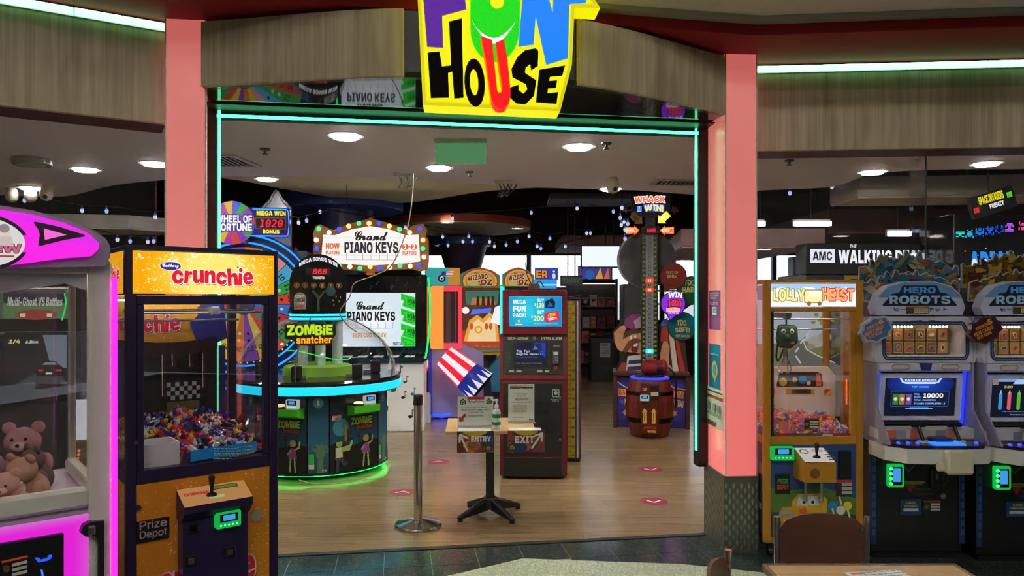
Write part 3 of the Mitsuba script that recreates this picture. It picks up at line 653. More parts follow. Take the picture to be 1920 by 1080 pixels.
for (px, py, cc) in ((362, 990, '#23221a'), (358, 1052, '#8a8a86'), (431, 1035, '#6d6d6c')):
    o = CR.px(px, py, -.08); m = MB(CR, '#0d0b14'); m.box(o[0] - .026, o[0] + .026, -.084, -.0755, o[1] - .026, o[1] + .026, b=.004); kk = part(cb, 'coin_slot', m, 'satin')
    m = MB(CR, cc); m.box(o[0] - .013, o[0] + .013, -.087, -.0842, o[1] - .014, o[1] + .014, b=.002); part(kk, 'button', m, 'brushed')
# glass
quad(k, 'front_pane', CR, [[.075, .02, zb], [W - .075, .02, zb], [W - .075, .02, zg], [.075, .02, zg]])
quad(k, 'side_pane', CR, [[.02, D - .04, zb], [.02, .04, zb], [.02, .04, zs - .01], [.02, D - .04, zs - .01]])
quad(k, 'side_pane', CR, [[W - .02, .04, zb], [W - .02, D - .04, zb], [W - .02, D - .04, zs - .01], [W - .02, .04, zs - .01]])
quad(k, 'back_pane', CR, [[.045, D - .01, zb], [W - .045, D - .01, zb], [W - .045, D - .01, zs], [.045, D - .01, zs]])
m = MB(CR, d=D - .016); bz0, bz1 = 1.47, zs
m.flat(sbox(.046, bz0, W - .13, bz1), '#e8a02c'); m.lay = 2
flecks(m, .06, bz0 + .02, W - .16, bz1 - .02, 90, '#ffe9a8', .009, 9); m.lay = 3
crunch(m, .0, bz0 + .06, W - .30, bz0 + .16)
m.flat(Polygon([(W - .25, bz0 + .11), (W - .20, bz0 + .16), (W - .185, bz1), (W - .07, bz1), (W - .046, bz0 + .02), (W - .12, bz0 - .01), (W - .22, bz0 + .02)]), '#2a2a78')
m.flat(Polygon([(.046, bz0 + .01)] + [(.05 + .55 * t, bz0 + .035 - .03 * math.sin(t * 3)) for t in np.linspace(0, 1, 8)] + [(W - .10, bz0 - .03), (W - .2, bz0 - .05), (.35, bz0 - .09), (.2, bz0 - .06), (.046, bz0 - .09)]), '#2a0f10')
for x, l in ((.11, .10), (.16, .16), (.31, .22), (.36, .06), (.45, .07), (.52, .19)):
    g = LineString([(x, bz0 - .03), (x + .004, bz0 - .06 - l * .8)]).buffer(.011).union(Point(x + .004, bz0 - .06 - l).buffer(.017)); m.flat(g, '#3a1410'); m.flat(LineString([(x - .004, bz0 - .06), (x - .002, bz0 - .06 - l)]).buffer(.002), '#d8c8c0')
part(k, 'back_print', m, 'satin', label='back panel print of crunchie with dripping chocolate')
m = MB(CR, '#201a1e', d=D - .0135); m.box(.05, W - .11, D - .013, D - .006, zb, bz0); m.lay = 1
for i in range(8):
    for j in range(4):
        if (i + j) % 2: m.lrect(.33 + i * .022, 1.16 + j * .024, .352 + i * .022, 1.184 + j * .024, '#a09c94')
m.lrect(.33, 1.06, .50, 1.15, '#5a4a2c'); part(k, 'back_panel', m, 'gloss', label='dark glossy back panel with a painted checkered reflection')
for x in (.075, W - .10):
    m = MB(CR, '#2c2470'); m.box(x, x + .03, D - .06, D - .03, zb, 1.45); part(k, 'back_column', m, 'satin')
for y, z in ((.12, 1.645), (.30, 1.655), (.44, 1.60)):
    m = MB(CR, '#d8d8dc'); m.cyl((.05, y, z), (W - .05, y, z), .006, n=10); part(k, 'gantry_rail', m, 'metal')
m = MB(CR, '#70706e'); m.box(.40, .44, .09, .33, 1.63, 1.675, b=.006); part(k, 'carriage', m, 'satin')
m = MB(CR, '#e8e8ea'); m.box(.05, .24, .05, .056, zb - .03, 1.035); m.box(.234, .24, .056, .22, zb - .03, 1.035); m.box(.05, .234, .214, .22, zb - .03, 1.035); part(k, 'prize_chute', m, 'satin', label='white prize chute')
m = MB(CR, d=.017, pix=True); q = [(357, 866), (481, 846), (481, 827), (357, 845)]; m.poly(q, '#1478b4'); P_ = m.P(q); m2 = MB(CR, d=.0165); x0_, x1_, z0_, z1_ = P_[0][0], P_[1][0], P_[0][1] + .003, P_[3][1] - .003
m.small(400, 862, 446, 838, 5, '#8cc8e8', 1)
for i, t in enumerate(('$1 - 1 play', '$2 - 2 plays', '$3 - 4 plays')):
    m.pix = False; m.text(t, x1_ - .10, z1_ - .012 - i * .016, x1_ - .02, z1_ - .002 - i * .016, '#e8e060', weight=600); 
part(k, 'price_sticker', m, 'satin', label='blue price sticker on the glass')
# lamps inside the top light the chocolates
glow(k, 'lamp_tube', 'box', CR, (.06, .055, zs - .035), (W - .06, .085, zs - .025), np.array([.9, .93, 1.0]), 9.0, 2)
glow(k, 'lamp_tube', 'box', CR, (.06, D - .10, zs - .035), (W - .06, D - .07, zs - .025), np.array([.9, .93, 1.0]), 9.0, 2)

# wrapped chocolates: one piece of each colour, then copies
def wrapper(c, c2):
    m = MB(c=c); rn = random.Random(c); L, w, h = .024, .012, .009
    m.box(-L, L, -w, w, -h, h, b=.005)
    for sgn in (-1, 1):
        v = [[sgn * L * .95, 0, 0]] + [[sgn * (L + .016), t * .013, rn.uniform(-.005, .005)] for t in np.linspace(-1, 1, 5)]
        f = [[0, i, i + 1] for i in range(1, 5)] + [[0, i + 1, i] for i in range(1, 5)]
        m.raw(v, f, c2)
    return m
CHOC = [('red', '#b81420', '#d83038', 4), ('purple', '#2a1c70', '#4a3aa0', 4), ('gold', '#d0a028', '#e8c858', 2), ('black', '#181420', '#30283a', 5), ('silver', '#b8bcc8', '#e0e0e4', 3), ('orange', '#d86820', '#f0a040', 1)]
def rot_rand(r):
    q = np.array([r.gauss(0, 1) for _ in range(4)]); q /= np.linalg.norm(q); w, x, y, z = q
    return np.array([[1 - 2 * (y * y + z * z), 2 * (x * y - z * w), 2 * (x * z + y * w)], [2 * (x * y + z * w), 1 - 2 * (x * x + z * z), 2 * (y * z - x * w)], [2 * (x * z - y * w), 2 * (y * z + x * w), 1 - 2 * (x * x + y * y)]])
def heap(fr, x0, x1, y0, y1, zfn, kinds, maker, n, name, label, group, mat, sc=1.0, seed=1, ok=lambda x, y: True):
    r = random.Random(seed); pal = [q for q in kinds for _ in range(q[3])]; proto = {}
    for i in range(n):
        for _ in range(50):
            x, y = r.uniform(x0, x1), r.uniform(y0, y1)
            if ok(x, y): break
        c = r.choice(pal); M = np.eye(4); R = rot_rand(r); R = R if r.random() < .5 else R @ np.diag([1, 1, 1]); M[:3, :3] = R * sc * r.uniform(.85, 1.15); M[:3, 3] = fr.w((x, y, zfn(x, y) + r.uniform(-.004, .016)))
        key = thing(name, label % c[0], 'candy', group % c[0])
        if c[0] not in proto:
            put(key, maker(c[1], c[2]), mat); proto[c[0]] = dict(scene[key])
        scene[key] = {**proto[c[0]], 'to_world': T4(M.tolist())}
def bed(fr, x0, x1, y0, y1, z0, zfn, kinds, name, label, seed, n=26):
    """the heap's inside: a bumpy mound of the same wrappers, uncountable"""
    r = random.Random(seed); m = MB(fr); pal = [q for q in kinds for _ in range(q[3])]
    gx, gy = np.linspace(x0, x1, n), np.linspace(y0, y1, n)
    for i in range(n - 1):
        for j in range(n - 1):
            q = [[gx[i + a], gy[j + b], max(z0, zfn(gx[i + a], gy[j + b]) - .012 + .012 * math.sin(i * 7.1 + a * 7.1 + (j + b) * 5.3))] for a, b in ((0, 0), (1, 0), (1, 1), (0, 1))]
            m.raw(q, [[0, 1, 2], [0, 2, 3]], r.choice(pal)[1])
    return put(thing(name, label, 'candy', kind='stuff'), m, 'gloss')
zf = lambda x, y: .955 + .15 * (y / D) ** .8 * (1 - .55 * ((x - .30) / .40) ** 2) * (1.0 if x < .5 else 1 - (x - .5) * 1.2)
okc = lambda x, y: not (x < .27 and y < .25)
heap(CR, .06, W - .06, .06, D - .05, zf, CHOC, wrapper, 290, 'wrapped_chocolate', '%s wrapped chocolate in the heap inside the crunchie machine', '%s chocolates in the crunchie machine', 'gloss', 1.0, 4, okc)
bed(CR, .05, W - .045, .03, D - .04, .91, lambda x, y: zf(x, y) if okc(x, y) else .915, CHOC, 'chocolate_bed', 'bed of mixed wrapped chocolates under the heap in the crunchie machine', 5)

# ------------------------------------------------------------------ pink plush claw machine in the foreground
PK = Frame((-2.197, 2.191, 0), 39.2); W, D = .90, .80
k = thing('claw_machine', 'white plush claw machine with glowing magenta arched top at the left edge', 'claw machine')
CRM = '#d9d2c6'
MAG = np.array([1.0, .02, .85])
zgb, zgt = 1.015, 1.81
for x, y, q in ((.0, .0, .075), (W - .075, .0, .075), (0, D - .06, .03), (W - .03, D - .03, .03)):
    m = MB(PK, CRM); m.box(x, x + q, y, y + min(q, .06), .05, 1.85, b=.008); part(k, 'post', m, 'satin')
m = MB(PK, CRM); m.box(.075, W - .075, .0, .05, zgb - .075, zgb, b=.012); part(k, 'window_sill', m, 'satin')
m = MB(PK, CRM); m.box(.075, W - .075, .0, .05, zgt - .01, 1.85, b=.008); part(k, 'header_rail', m, 'satin')
m = MB(PK, CRM); m.box(.0, W, .05, D, 1.83, 1.86, b=.008); part(k, 'roof', m, 'satin')
for x in (0, W - .05):
    m = MB(PK, CRM); m.box(x, x + .05, .06, D - .06, zgb - .075, zgb - .02, b=.008); part(k, 'side_rail', m, 'satin')
m = MB(PK, '#5a4a48'); m.box(.05, W - .05, .05, D - .02, .90, .93); part(k, 'prize_floor', m, 'satin')
m = MB(PK, CRM); m.box(.0, W, D - .02, D, .05, .94, b=.005); part(k, 'back_panel', m, 'satin')
m = MB(PK, MAG); m.box(W - .001, W + .016, -.016, .004, .10, 1.79, b=.005); part(k, 'led_strip', m, 'lit', 1.6, 2, label='magenta light strip')
quad(k, 'front_pane', PK, [[.075, .025, zgb], [W - .075, .025, zgb], [W - .075, .025, zgt], [.075, .025, zgt]])
quad(k, 'side_pane', PK, [[W - .03, .06, zgb], [W - .03, D - .06, zgb], [W - .03, D - .06, 1.83], [W - .03, .06, 1.83]])
quad(k, 'side_pane', PK, [[.03, .06, zgb], [.03, D - .06, zgb], [.03, D - .06, 1.83], [.03, .06, 1.83]])
quad(k, 'back_pane', PK, [[.075, D - .03, zgb - .06], [W - .075, D - .03, zgb - .06], [W - .075, D - .03, 1.83], [.075, D - .03, 1.83]])
m = MB(PK, '#c9c2c4', d=.03); m.flat(Polygon([(.08, 1.812), (W - .08, 1.812), (W - .08, 1.74), (W - .15, 1.765), (W - .26, 1.745), (W - .36, 1.725), (W - .5, 1.745), (.2, 1.72), (.08, 1.74)]), '#cfc8cc'); part(k, 'valance', m, 'satin', label='scalloped frosted valance')
# arched header
hd = -.03
top = PK.pxs([(-220, 372), (-90, 376), (0, 385), (60, 394), (130, 414), (180, 434), (200, 449), (207, 463), (207, 480), (200, 496), (190, 500), (0, 503), (-250, 506)], hd)
gtop = Polygon(top).buffer(-.006).buffer(.006)
zmag = lambda v: 0
m = MB(PK, '#8c7f90'); m.ext(gtop, hd, .12); part(k, 'header', m, 'satin', label='arched header moulding')
hk = k + '__header'
inn = Polygon(PK.pxs([(-220, 378), (-90, 384), (0, 393), (60, 402), (125, 420), (165, 437), (185, 455), (186, 466), (172, 480), (120, 484), (60, 492), (0, 500), (-250, 503)], hd - .02))
m = MB(PK, MAG); m.ext(inn, hd - .02, hd - .0002)
m2 = MB(PK, d=hd - .0205)
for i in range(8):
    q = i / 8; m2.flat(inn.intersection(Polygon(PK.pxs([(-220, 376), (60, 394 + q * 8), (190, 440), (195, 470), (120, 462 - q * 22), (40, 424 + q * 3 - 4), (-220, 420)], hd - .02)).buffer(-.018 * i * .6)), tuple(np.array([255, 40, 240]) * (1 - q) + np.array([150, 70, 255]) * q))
for a in ('V', 'F', 'N', 'C'): pass
n0 = m.n
m.V += m2.V; m.F += [f + n0 for f in m2.F]; m.N += m2.N; m.C += m2.C; m.n += m2.n
part(hk, 'glow_panel', m, 'lit', .95, 2, label='glowing magenta and violet panel')
oc = PK.px(-48, 453, hd - .03)
elp = lambda rx, rz: affinity.translate(affinity.scale(Point(0, 0).buffer(1, quad_segs=14), rx * ORX, rz), oc[0], oc[1]); ORX = (PK.px(54, 453, hd - .03)[0] - oc[0]) / .215
m = MB(PK, '#2a1a26'); m.ext(elp(.215, .10).difference(elp(.200, .088)).difference(sbox(oc[0] + .10, oc[1] - .03, oc[0] + .3, oc[1] + .03)), hd - .034, hd - .021); part(hk, 'oval_ring', m, 'satin')
m = MB(PK, '#e8e6e4', d=hd - .0302); m.ext(elp(.200, .088), hd - .03, hd - .021); o = PK.px(20, 468, hd - .03)
m.text('Sew', o[0] - .09, o[1] - .012, o[0] + .03, o[1] + .03, '#d86a88', font='script', out='#40303a', outw=.05); m.flat(sbox(o[0] - .09, o[1] - .026, o[0] + .01, o[1] - .020), '#b84050'); h_ = PK.px(8, 436, hd - .03)
m.flat(Point(h_[0], h_[1]).buffer(.018), '#f0d8c8'); m.flat(Point(h_[0], h_[1] + .014).buffer(.015), '#9a8f94'); m.flat(Polygon([(h_[0] - .02, h_[1] - .015), (h_[0] + .02, h_[1] - .012), (h_[0] + .026, h_[1] - .045), (h_[0] - .03, h_[1] - .045)]), '#d8c8c0'); part(hk, 'oval_badge', m, 'lit', .85, .3, label='white oval badge')
tri_o = Polygon(PK.pxs([(62, 415), (78, 418), (110, 425), (158, 440), (160, 443), (120, 450), (76, 461), (72, 460), (75, 440), (72, 430)], hd - .03)).buffer(-.003).buffer(.003)
tri_i = Polygon(PK.pxs([(82, 428), (126, 440), (84, 450)], hd - .03))
m = MB(PK, '#241826'); m.ext(tri_o.difference(tri_i), hd - .03, hd - .021); part(hk, 'arrow_frame', m, 'satin')
m = MB(PK, '#ff66d8'); m.ext(tri_i, hd - .0245, hd - .021); part(hk, 'arrow', m, 'lit', 1.0)
# lower cabinet
m = MB(PK, '#cdb8d4'); m.box(.0, W, .02, D, .05, zgb - .078, b=.01); part(k, 'cabinet', m, 'satin')
ck = k + '__cabinet'
m = MB(PK, MAG, d=.018); x1p = W - .02
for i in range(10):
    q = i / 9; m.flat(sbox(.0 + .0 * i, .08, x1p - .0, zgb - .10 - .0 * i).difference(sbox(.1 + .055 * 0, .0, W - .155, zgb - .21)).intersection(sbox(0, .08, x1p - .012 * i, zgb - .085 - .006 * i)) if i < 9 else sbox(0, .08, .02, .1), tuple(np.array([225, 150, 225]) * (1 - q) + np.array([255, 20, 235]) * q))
part(ck, 'glow_panel', m, 'lit', .8, 1, label='magenta lit front panel')
q = PK.px(120, 1000, -.004)
m = MB(PK, '#0c0a10'); m.box(.05, q[0], -.004, .017, .15, q[1], b=.004); part(ck, 'control_panel', m, 'satin')
m = MB(PK, d=-.0045, pix=True); m.poly([(3, 1052), (52, 1041), (52, 1045), (3, 1056)], '#c84a24')
for i in range(3): m.poly([(22, 1057 + 9 * i), (51, 1050 + 9 * i), (51, 1056 + 9 * i), (22, 1063 + 9 * i)], '#c8beb0')
m.disc(12, 1066, 7, '#4a3a24'); part(ck, 'notice', m, 'satin', label='rating notice')
m = MB(PK, d=-.005, pix=True); m.poly([(65, 1046), (72, 1045), (76, 1049), (88, 1046), (92, 1040), (98, 1040), (98, 1046), (90, 1051), (72, 1055)], '#2a50ff'); m.poly([(76, 1068), (80, 1068), (82, 1080), (78, 1080)], '#3a80ff'); part(ck, 'blue_light', m, 'lit', 1.2)
q0, q1 = PK.px(148, 1005, -.03), PK.px(176, 983, -.03)
m = MB(PK, '#141216'); m.ext(Polygon(PK.pxs([(150, 998), (155, 985), (168, 978), (194, 975), (194, 1120), (182, 1125), (183, 1010), (176, 1003), (160, 1005)], -.01)), -.022, .018); part(ck, 'lock_plate', m, 'satin')
m = MB(PK, '#8a8c84'); o0, o1 = PK.px(165, 1000, -.03), PK.px(177, 985, -.03); m.box(o0[0], o1[0] + .004, -.035, -.0225, o0[1] - .01, o1[1], b=.005); part(ck, 'lock_handle', m, 'brushed')
m = MB(PK, np.array([1, .8, .62])); m.box(.10, W - .10, .06, .09, 1.80, 1.815); part(k, 'lamp_tube', m, 'lit', 6.0, 1)
# plush toys: one continuous body each
def bear(name, label, o, s, c, muzzle, yaw, pitch=0):
    f = Frame(M=PK.sub(o, yaw, pitch).M); S = lambda q: tuple(s * x for x in q)
    parts_ = [sphere_m(S((0, 0, .10)), s * .10, (1, .85, 1.05)), sphere_m(S((0, -.02, .25)), s * .085, (1.08, .95, .95))]
    for sg in (-1, 1):
        parts_ += [sphere_m(S((sg * .07, 0, .325)), s * .035, (1, .5, 1)), sphere_m(S((sg * .115, -.05, .13)), s * .04, (1, 1.2, 1.5)), sphere_m(S((sg * .075, -.11, .035)), s * .045, (1, 1.6, 1))]
    body = manifold3d.Manifold.batch_boolean(parts_, manifold3d.OpType.Add)
    m = MB(f, c); m.mesh(body, smooth=50); k = thing(name, label, 'plush toy', 'plush toys in the pink claw machine'); part(k, 'body', m, 'matte')
    m = MB(f, muzzle); m.sphere(S((0, -.095, .235)), s * .035, squash=(1.1, .7, .8)); part(k, 'muzzle', m, 'matte')
    m = MB(f, '#151010'); m.sphere(S((0, -.122, .245)), s * .010, sub=1); part(k, 'nose', m, 'gloss')
    for sg in (-1, 1):
        m = MB(f, '#151010'); m.sphere(S((sg * .032, -.095, .275)), s * .009, sub=1); part(k, 'eye', m, 'gloss')
bear('plush_bear', 'pink plush bear nearest the glass in the pink claw machine', (.37, .20, .93), .85, '#e09090', '#f0c0b4', 20)
bear('plush_bear', 'cream plush bear lying at the front left of the pink claw machine', (.13, .14, .93), .7, '#f0b890', '#ffe0c8', -30, -20)
bear('plush_bear', 'mauve plush bear in the middle of the pink claw machine', (.50, .43, .93), .62, '#8a6470', '#a88088', 60)
bear('plush_bear', 'dark brown plush bear by the back glass of the pink claw machine', (.28, .58, .93), 1.0, '#4a3836', '#6a5450', 10)
bear('plush_bear', 'tan plush bear beside the right glass of the pink claw machine', (.70, .30, .93), .6, '#9a7460', '#b8988a', -50, 25)
bear('plush_bear', 'dusty rose plush bear at the back right of the pink claw machine', (.68, .58, .93), .75, '#a87880', '#c09a9a', -20)
for i, (x, y, s_, c, mz, yw, pt, lb) in enumerate(((.36, .38, .55, '#6a4a44', '#8a6a60', 15, 30, 'small brown plush bear tipped back behind the pink bear'), (.60, .17, .50, '#b88a80', '#d8b0a4', -25, 20, 'small pale rose plush bear by the front glass'), (.74, .47, .55, '#5a4440', '#7a6058', -70, 15, 'small dark plush bear by the right glass'), (.46, .64, .7, '#3e3230', '#5e504c', 30, 0, 'charcoal brown plush bear at the middle of the back'), (.14, .40, .7, '#7a5a54', '#9a7a70', 40, 10, 'dusky brown plush bear at the left'), (.54, .27, .42, '#d8c8b8', '#f0e4d8', 70, 50, 'tiny off-white plush bear lying in the middle'))):
    bear('plush_bear', lb + ' of the pink claw machine', (x, y, .93), s_, c, mz, yw, pt)
# ------------------------------------------------------------------ six sided zombie arcade game with a dome
ZB = Frame((-2.0, 7.6, 0), 14.7); R = .73
k = thing('redemption_game', 'round zombie themed coin game with clear dome and cyan light ring', 'arcade game')
angs = [(-8, 8, 'n'), (8, 52, 'w'), (52, 68, 'n'), (68, 112, 'w'), (112, 128, 'n'), (128, 172, 'w'), (172, 188, 'n'), (188, 232, 'w'), (232, 248, 'n'), (248, 292, 'w'), (292, 308, 'n'), (308, 352, 'w')]
vt = lambda a, r=R: (r * math.sin(math.radians(a)), -r * math.cos(math.radians(a)))
m = MB(ZB); 
ring_ = Polygon([vt(a[0], R - .012) for a in angs])
e = trimesh.creation.extrude_polygon(ring_, .74, engine='earcut'); m.raw(np.array(e.vertices) + [0, 0, .07], e.faces, '#0a0c0e'); part(k, 'cabinet', m, 'satin')
def zgirl(m, x, z, s):
    m.flat(Polygon([(x - .02 * s, z + .12 * s), (x + .03 * s, z + .12 * s), (x + .045 * s, z + .02 * s), (x - .05 * s, z + .02 * s)]), '#7a3a78')
    m.flat(Point(x, z + .165 * s).buffer(.035 * s), '#a87830'); m.flat(Point(x + .004 * s, z + .158 * s).buffer(.024 * s), '#8a9a58')
    for a in ([(x + .03 * s, z + .11 * s), (x + .07 * s, z + .13 * s), (x + .075 * s, z + .18 * s)], [(x - .02 * s, z + .1 * s), (x - .05 * s, z + .06 * s)], [(x - .02 * s, z + .02 * s), (x - .03 * s, z - .1 * s)], [(x + .02 * s, z + .02 * s), (x + .03 * s, z - .1 * s)]):
        m.flat(LineString(a).buffer(.009 * s), '#8a9a68')
def zboy(m, x, z, s):
    m.flat(sbox(x - .035 * s, z, x + .035 * s, z + .1 * s), '#c8c8b0'); m.flat(Point(x, z + .135 * s).buffer(.032 * s), '#7a9a50'); m.flat(sbox(x - .03 * s, z + .15 * s, x + .03 * s, z + .17 * s), '#28301c')
    for a in ([(x + .03 * s, z + .09 * s), (x + .11 * s, z + .1 * s), (x + .125 * s, z + .14 * s)], [(x + .03 * s, z + .07 * s), (x + .1 * s, z + .075 * s)]): m.flat(LineString(a).buffer(.012 * s), '#8aaa58')
    for a in ([(x - .015 * s, z), (x - .02 * s, z - .1 * s)], [(x + .02 * s, z), (x + .05 * s, z - .05 * s), (x + .07 * s, z - .04 * s)]): m.flat(LineString(a).buffer(.016 * s), '#2a3440')
for i, (a0, a1, ty) in enumerate(angs[:4] + angs[-3:]):
    p0, p1 = vt(a0), vt(a1); wd = math.dist(p0, p1); f = ZB.sub((*p0, 0), (a0 + a1) / 2)
    m = MB(f, d=-.001); m.box(.004, wd - .004, -.001, .015, .075, .805, '#0b0f10', b=.003); m.d = -.0012
    g = .006
    if ty == 'w':
        nz = 14
        for j in range(nz):
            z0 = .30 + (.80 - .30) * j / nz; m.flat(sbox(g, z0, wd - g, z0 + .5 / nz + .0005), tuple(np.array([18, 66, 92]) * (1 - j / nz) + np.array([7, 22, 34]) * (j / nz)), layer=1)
        m.lay = 1
        m.flat(Polygon([(g, .08), (wd - g, .08), (wd - g, .345)] + [(wd - g - (wd - 2 * g) * t, .335 + .02 * math.sin(t * 9)) for t in np.linspace(0, 1, 14)]), '#0a1214')
        m.flat(Point(.12, .50).buffer(.085), '#2c6f7e'); m.flat(Point(.14, .515).buffer(.02), '#24606e')
        for x, h in ((.32, .07), (.44, .045), (.23, .03)): m.flat(sbox(x - .006, .33, x + .006, .36 + h).union(sbox(x - .025, .365 + h * .35, x + .025, .377 + h * .35)), '#0a1214')
        m.flat(LineString([(.20, .34), (.205, .42), (.19, .47)]).buffer(.006).union(LineString([(.205, .42), (.24, .46)]).buffer(.004)), '#0c1618')
        m.text('ZOMBiE', .235, .505, .475, .582, '#7aa03a', out='#0a1208', bounce=.04, weight=900); m.text('Snatcher', .29, .46, .475, .505, '#8a3a1c', weight=800, out='#100806')
        zgirl(m, .40, .20, 1.0); zboy(m, .10, .20, 1.1)
        m.flat(sbox(.155, .36, .185, .52), '#8a5a18'); m.text('TICKETS', .158, .43, .182, .435, '#e0b030') if False else None
        m.flat(sbox(.02, .57, .12, .62), '#b8b4a0'); m.flat(sbox(.02, .615, .12, .625), '#a02818'); m.small(.05, .572, .115, .612, 3, '#403c34', 3)
    else:
        for j in range(14):
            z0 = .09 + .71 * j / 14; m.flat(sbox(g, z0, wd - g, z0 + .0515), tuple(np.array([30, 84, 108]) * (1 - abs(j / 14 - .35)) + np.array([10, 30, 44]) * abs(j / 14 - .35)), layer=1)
        m.lay = 1
        m.flat(Point(wd / 2, .745).buffer(.048), '#3d7d94'); m.text({0: '5', 2: '4'}.get(i, '6'), wd / 2 - .013, .722, wd / 2 + .013, .768, '#dfe8ea', weight=800)
        hand = union_all([Polygon([(.09, .09), (.15, .09), (.145, .25), (.10, .25)]), Point(.12, .26).buffer(.04)] + [LineString([(.12, .26), (.12 + .085 * math.cos(t), .27 + .085 * math.sin(t)), (.13 + .07 * math.cos(t - .3), .27 + .05 * math.sin(t))]).buffer(.011) for t in (.4, .9, 1.4, 1.9, 2.5)])
        m.flat(hand.intersection(sbox(g, .08, wd - g, .5)), '#4a6a50'); m.flat(sbox(.015, .17, .065, .27), '#2aa048'); m.flat(sbox(.015, .13, .065, .17), '#d0d4c8'); m.text('ICE', .13, .095, .18, .12, '#d8d8d8', skew=15)
    pk = part(k, 'panel', m, 'satin', label='%s cabinet panel with zombie artwork' % ('wide' if ty == 'w' else 'narrow'))
    if ty == 'w' and (i in (1,)  or a0 == 308):
        xs = .36 if i == 1 else .40
        m = MB(f, '#3aa018'); v = [(-.13, .70), (-.13, .635), (.0, .60), (.0, .70)]
        gx = trimesh.creation.extrude_polygon(Polygon(v), .29, engine='earcut'); vv = np.array(gx.vertices); m.raw(np.stack([xs - .17 + vv[:, 2], vv[:, 0], vv[:, 1]], 1), gx.faces); part(k, 'shelf', m, 'satin', label='green wedge shelf')
        m = MB(f, '#2a2a2a'); m.lathe([(.05, 0), (.05, .02), (.0, .02)], (xs - .09, -.075, .70), n=20); part(k, 'button_base', m, 'satin')
        m = MB(f, '#ffdca0'); m.lathe([(.047, .018), (.04, .035), (.0, .042)], (xs - .09, -.075, .701), n=20); part(k, 'button', m, 'lit', 2.0 if i == 1 else .9, label='lit push button')
        reader(k, f.sub((xs + .04, -.05, .745)), 0, 0, .13, .085, '#d8d8d8')
    for z in () : pass
m = MB(ZB, '#0b0d10'); m.lathe([(.0, .812), (.80, .812), (.835, .822), (.835, .828)], n=72); m.lathe([(.835, .905), (.84, .93), (.82, .95), (.0, .95)], n=72); part(k, 'deck', m, 'gloss')
m = MB(ZB, '#18dcff'); m.lathe([(.838, .826), (.846, .836), (.846, .897), (.838, .907)], n=72); part(k, 'light_ring', m, 'lit', 1.15, 2, label='cyan light ring')
m = MB(ZB, '#18ff50'); m.lathe([(.66, .052), (.70, .05), (.705, .058)], n=48); m.raw([[0, 0, 0]] * 3, [[0, 1, 2]]) if False else None; part(k, 'under_glow', m, 'lit', 5.0, 1, label='green light strip under the cabinet')
m = MB(ZB, '#0a0a0a'); m.lathe([(.0, .0), (.60, .0), (.60, .07), (.0, .07)], n=40); part(k, 'plinth', m, 'satin')
dome = [(.80 * math.cos(t), .95 + .62 * math.sin(t)) for t in np.linspace(0, math.radians(69), 14)]
m = MB(ZB); m.lathe(dome, n=64, smooth=True); part(k, 'dome', m, 'acrylic', label='clear dome')
for a in (20, -100, 140):
    m = MB(ZB, '#3a3c42'); pts = [(1.004 * r * math.cos(math.radians(a - 5)), 1.004 * r * math.sin(math.radians(a - 5)), z) for r, z in dome]; m.tube(pts, .008, n=6); part(k, 'dome_seam', m, 'gloss')
m = MB(ZB, '#6c9a20'); m.lathe([(.0, .951), (.36, .951), (.34, 1.04), (.26, 1.06), (.25, 1.02), (.0, 1.02)], n=40); part(k, 'prize_drum', m, 'satin', label='lime green drum under the dome')
m = MB(ZB, '#30ff40'); m.tube([(.36 * math.cos(t), .36 * math.sin(t) * .9, 1.16 + .05 * math.sin(t * 2)) for t in np.linspace(-2.6, -.5, 20)], .004); part(k, 'neon_wire', m, 'lit', 1.2)
for i, a in enumerate((-160, -110, -50, 0, 50, 110, 170)):
    m = MB(ZB, '#15181a'); x, y = .58 * math.cos(math.radians(a)), .58 * math.sin(math.radians(a)); m.box(x - .05, x + .05, y - .04, y + .04, .951, 1.08, b=.01); part(k, 'player_unit', m, 'gloss', label='black player unit under the dome')
    m = MB(ZB.sub((x * .9, y * .9, 0)), '#c8ccd0'); m.box(-.07, .07, -.02, .02, .952, .985, b=.006); part(k, 'track', m, 'metal')
for x in (-.15, .02, .19):
    m = MB(ZB, '#b4c0c8'); m.cyl((x, -.12, 1.0), (x, -.12, 1.50), .052, n=20); part(k, 'ticket_tube', m, 'satin', label='pale striped tube inside the dome')
m = MB(ZB, '#0a0b0e'); m.lathe([(.0, 1.50), (.285, 1.50), (.285, 1.515)], n=40); m.lathe([(.283, 1.535), (.283, 1.553)], n=40); m.lathe([(.283, 1.57), (.283, 1.60), (.0, 1.60)], n=40); part(k, 'tower_base', m, 'gloss')
m = MB(ZB, '#28e4ff'); m.lathe([(.283, 1.513), (.29, 1.518), (.29, 1.532), (.283, 1.537)], n=40); part(k, 'tower_light', m, 'lit', 1.3, .5, label='cyan ring')
m = MB(ZB, '#28e4ff'); m.lathe([(.283, 1.551), (.292, 1.556), (.292, 1.568), (.283, 1.573)], n=40); part(k, 'tower_light', m, 'lit', 1.3, .5, label='cyan ring')
tw = [(-.27, 1.60)] + [(.28 * math.cos(t), 1.865 + .31 * math.sin(t)) for t in np.linspace(math.pi, 0, 24)] + [(.27, 1.60)]
m = MB(ZB, '#0a0b0d'); m.ext(Polygon(tw), -.20, .10); part(k, 'tower_board', m, 'gloss', label='black round-topped score tower')
tk = k + '__tower_board'
m = MB(ZB, d=-.201); m.text('MEGA BONUS WIN', -.185, 2.045, .185, 2.085, '#ffffff', arc=1.55, weight=800); m.text('TICKETS', -.055, 1.925, .06, 1.95, '#f0e8d8'); part(tk, 'lettering', m, 'lit', .95)
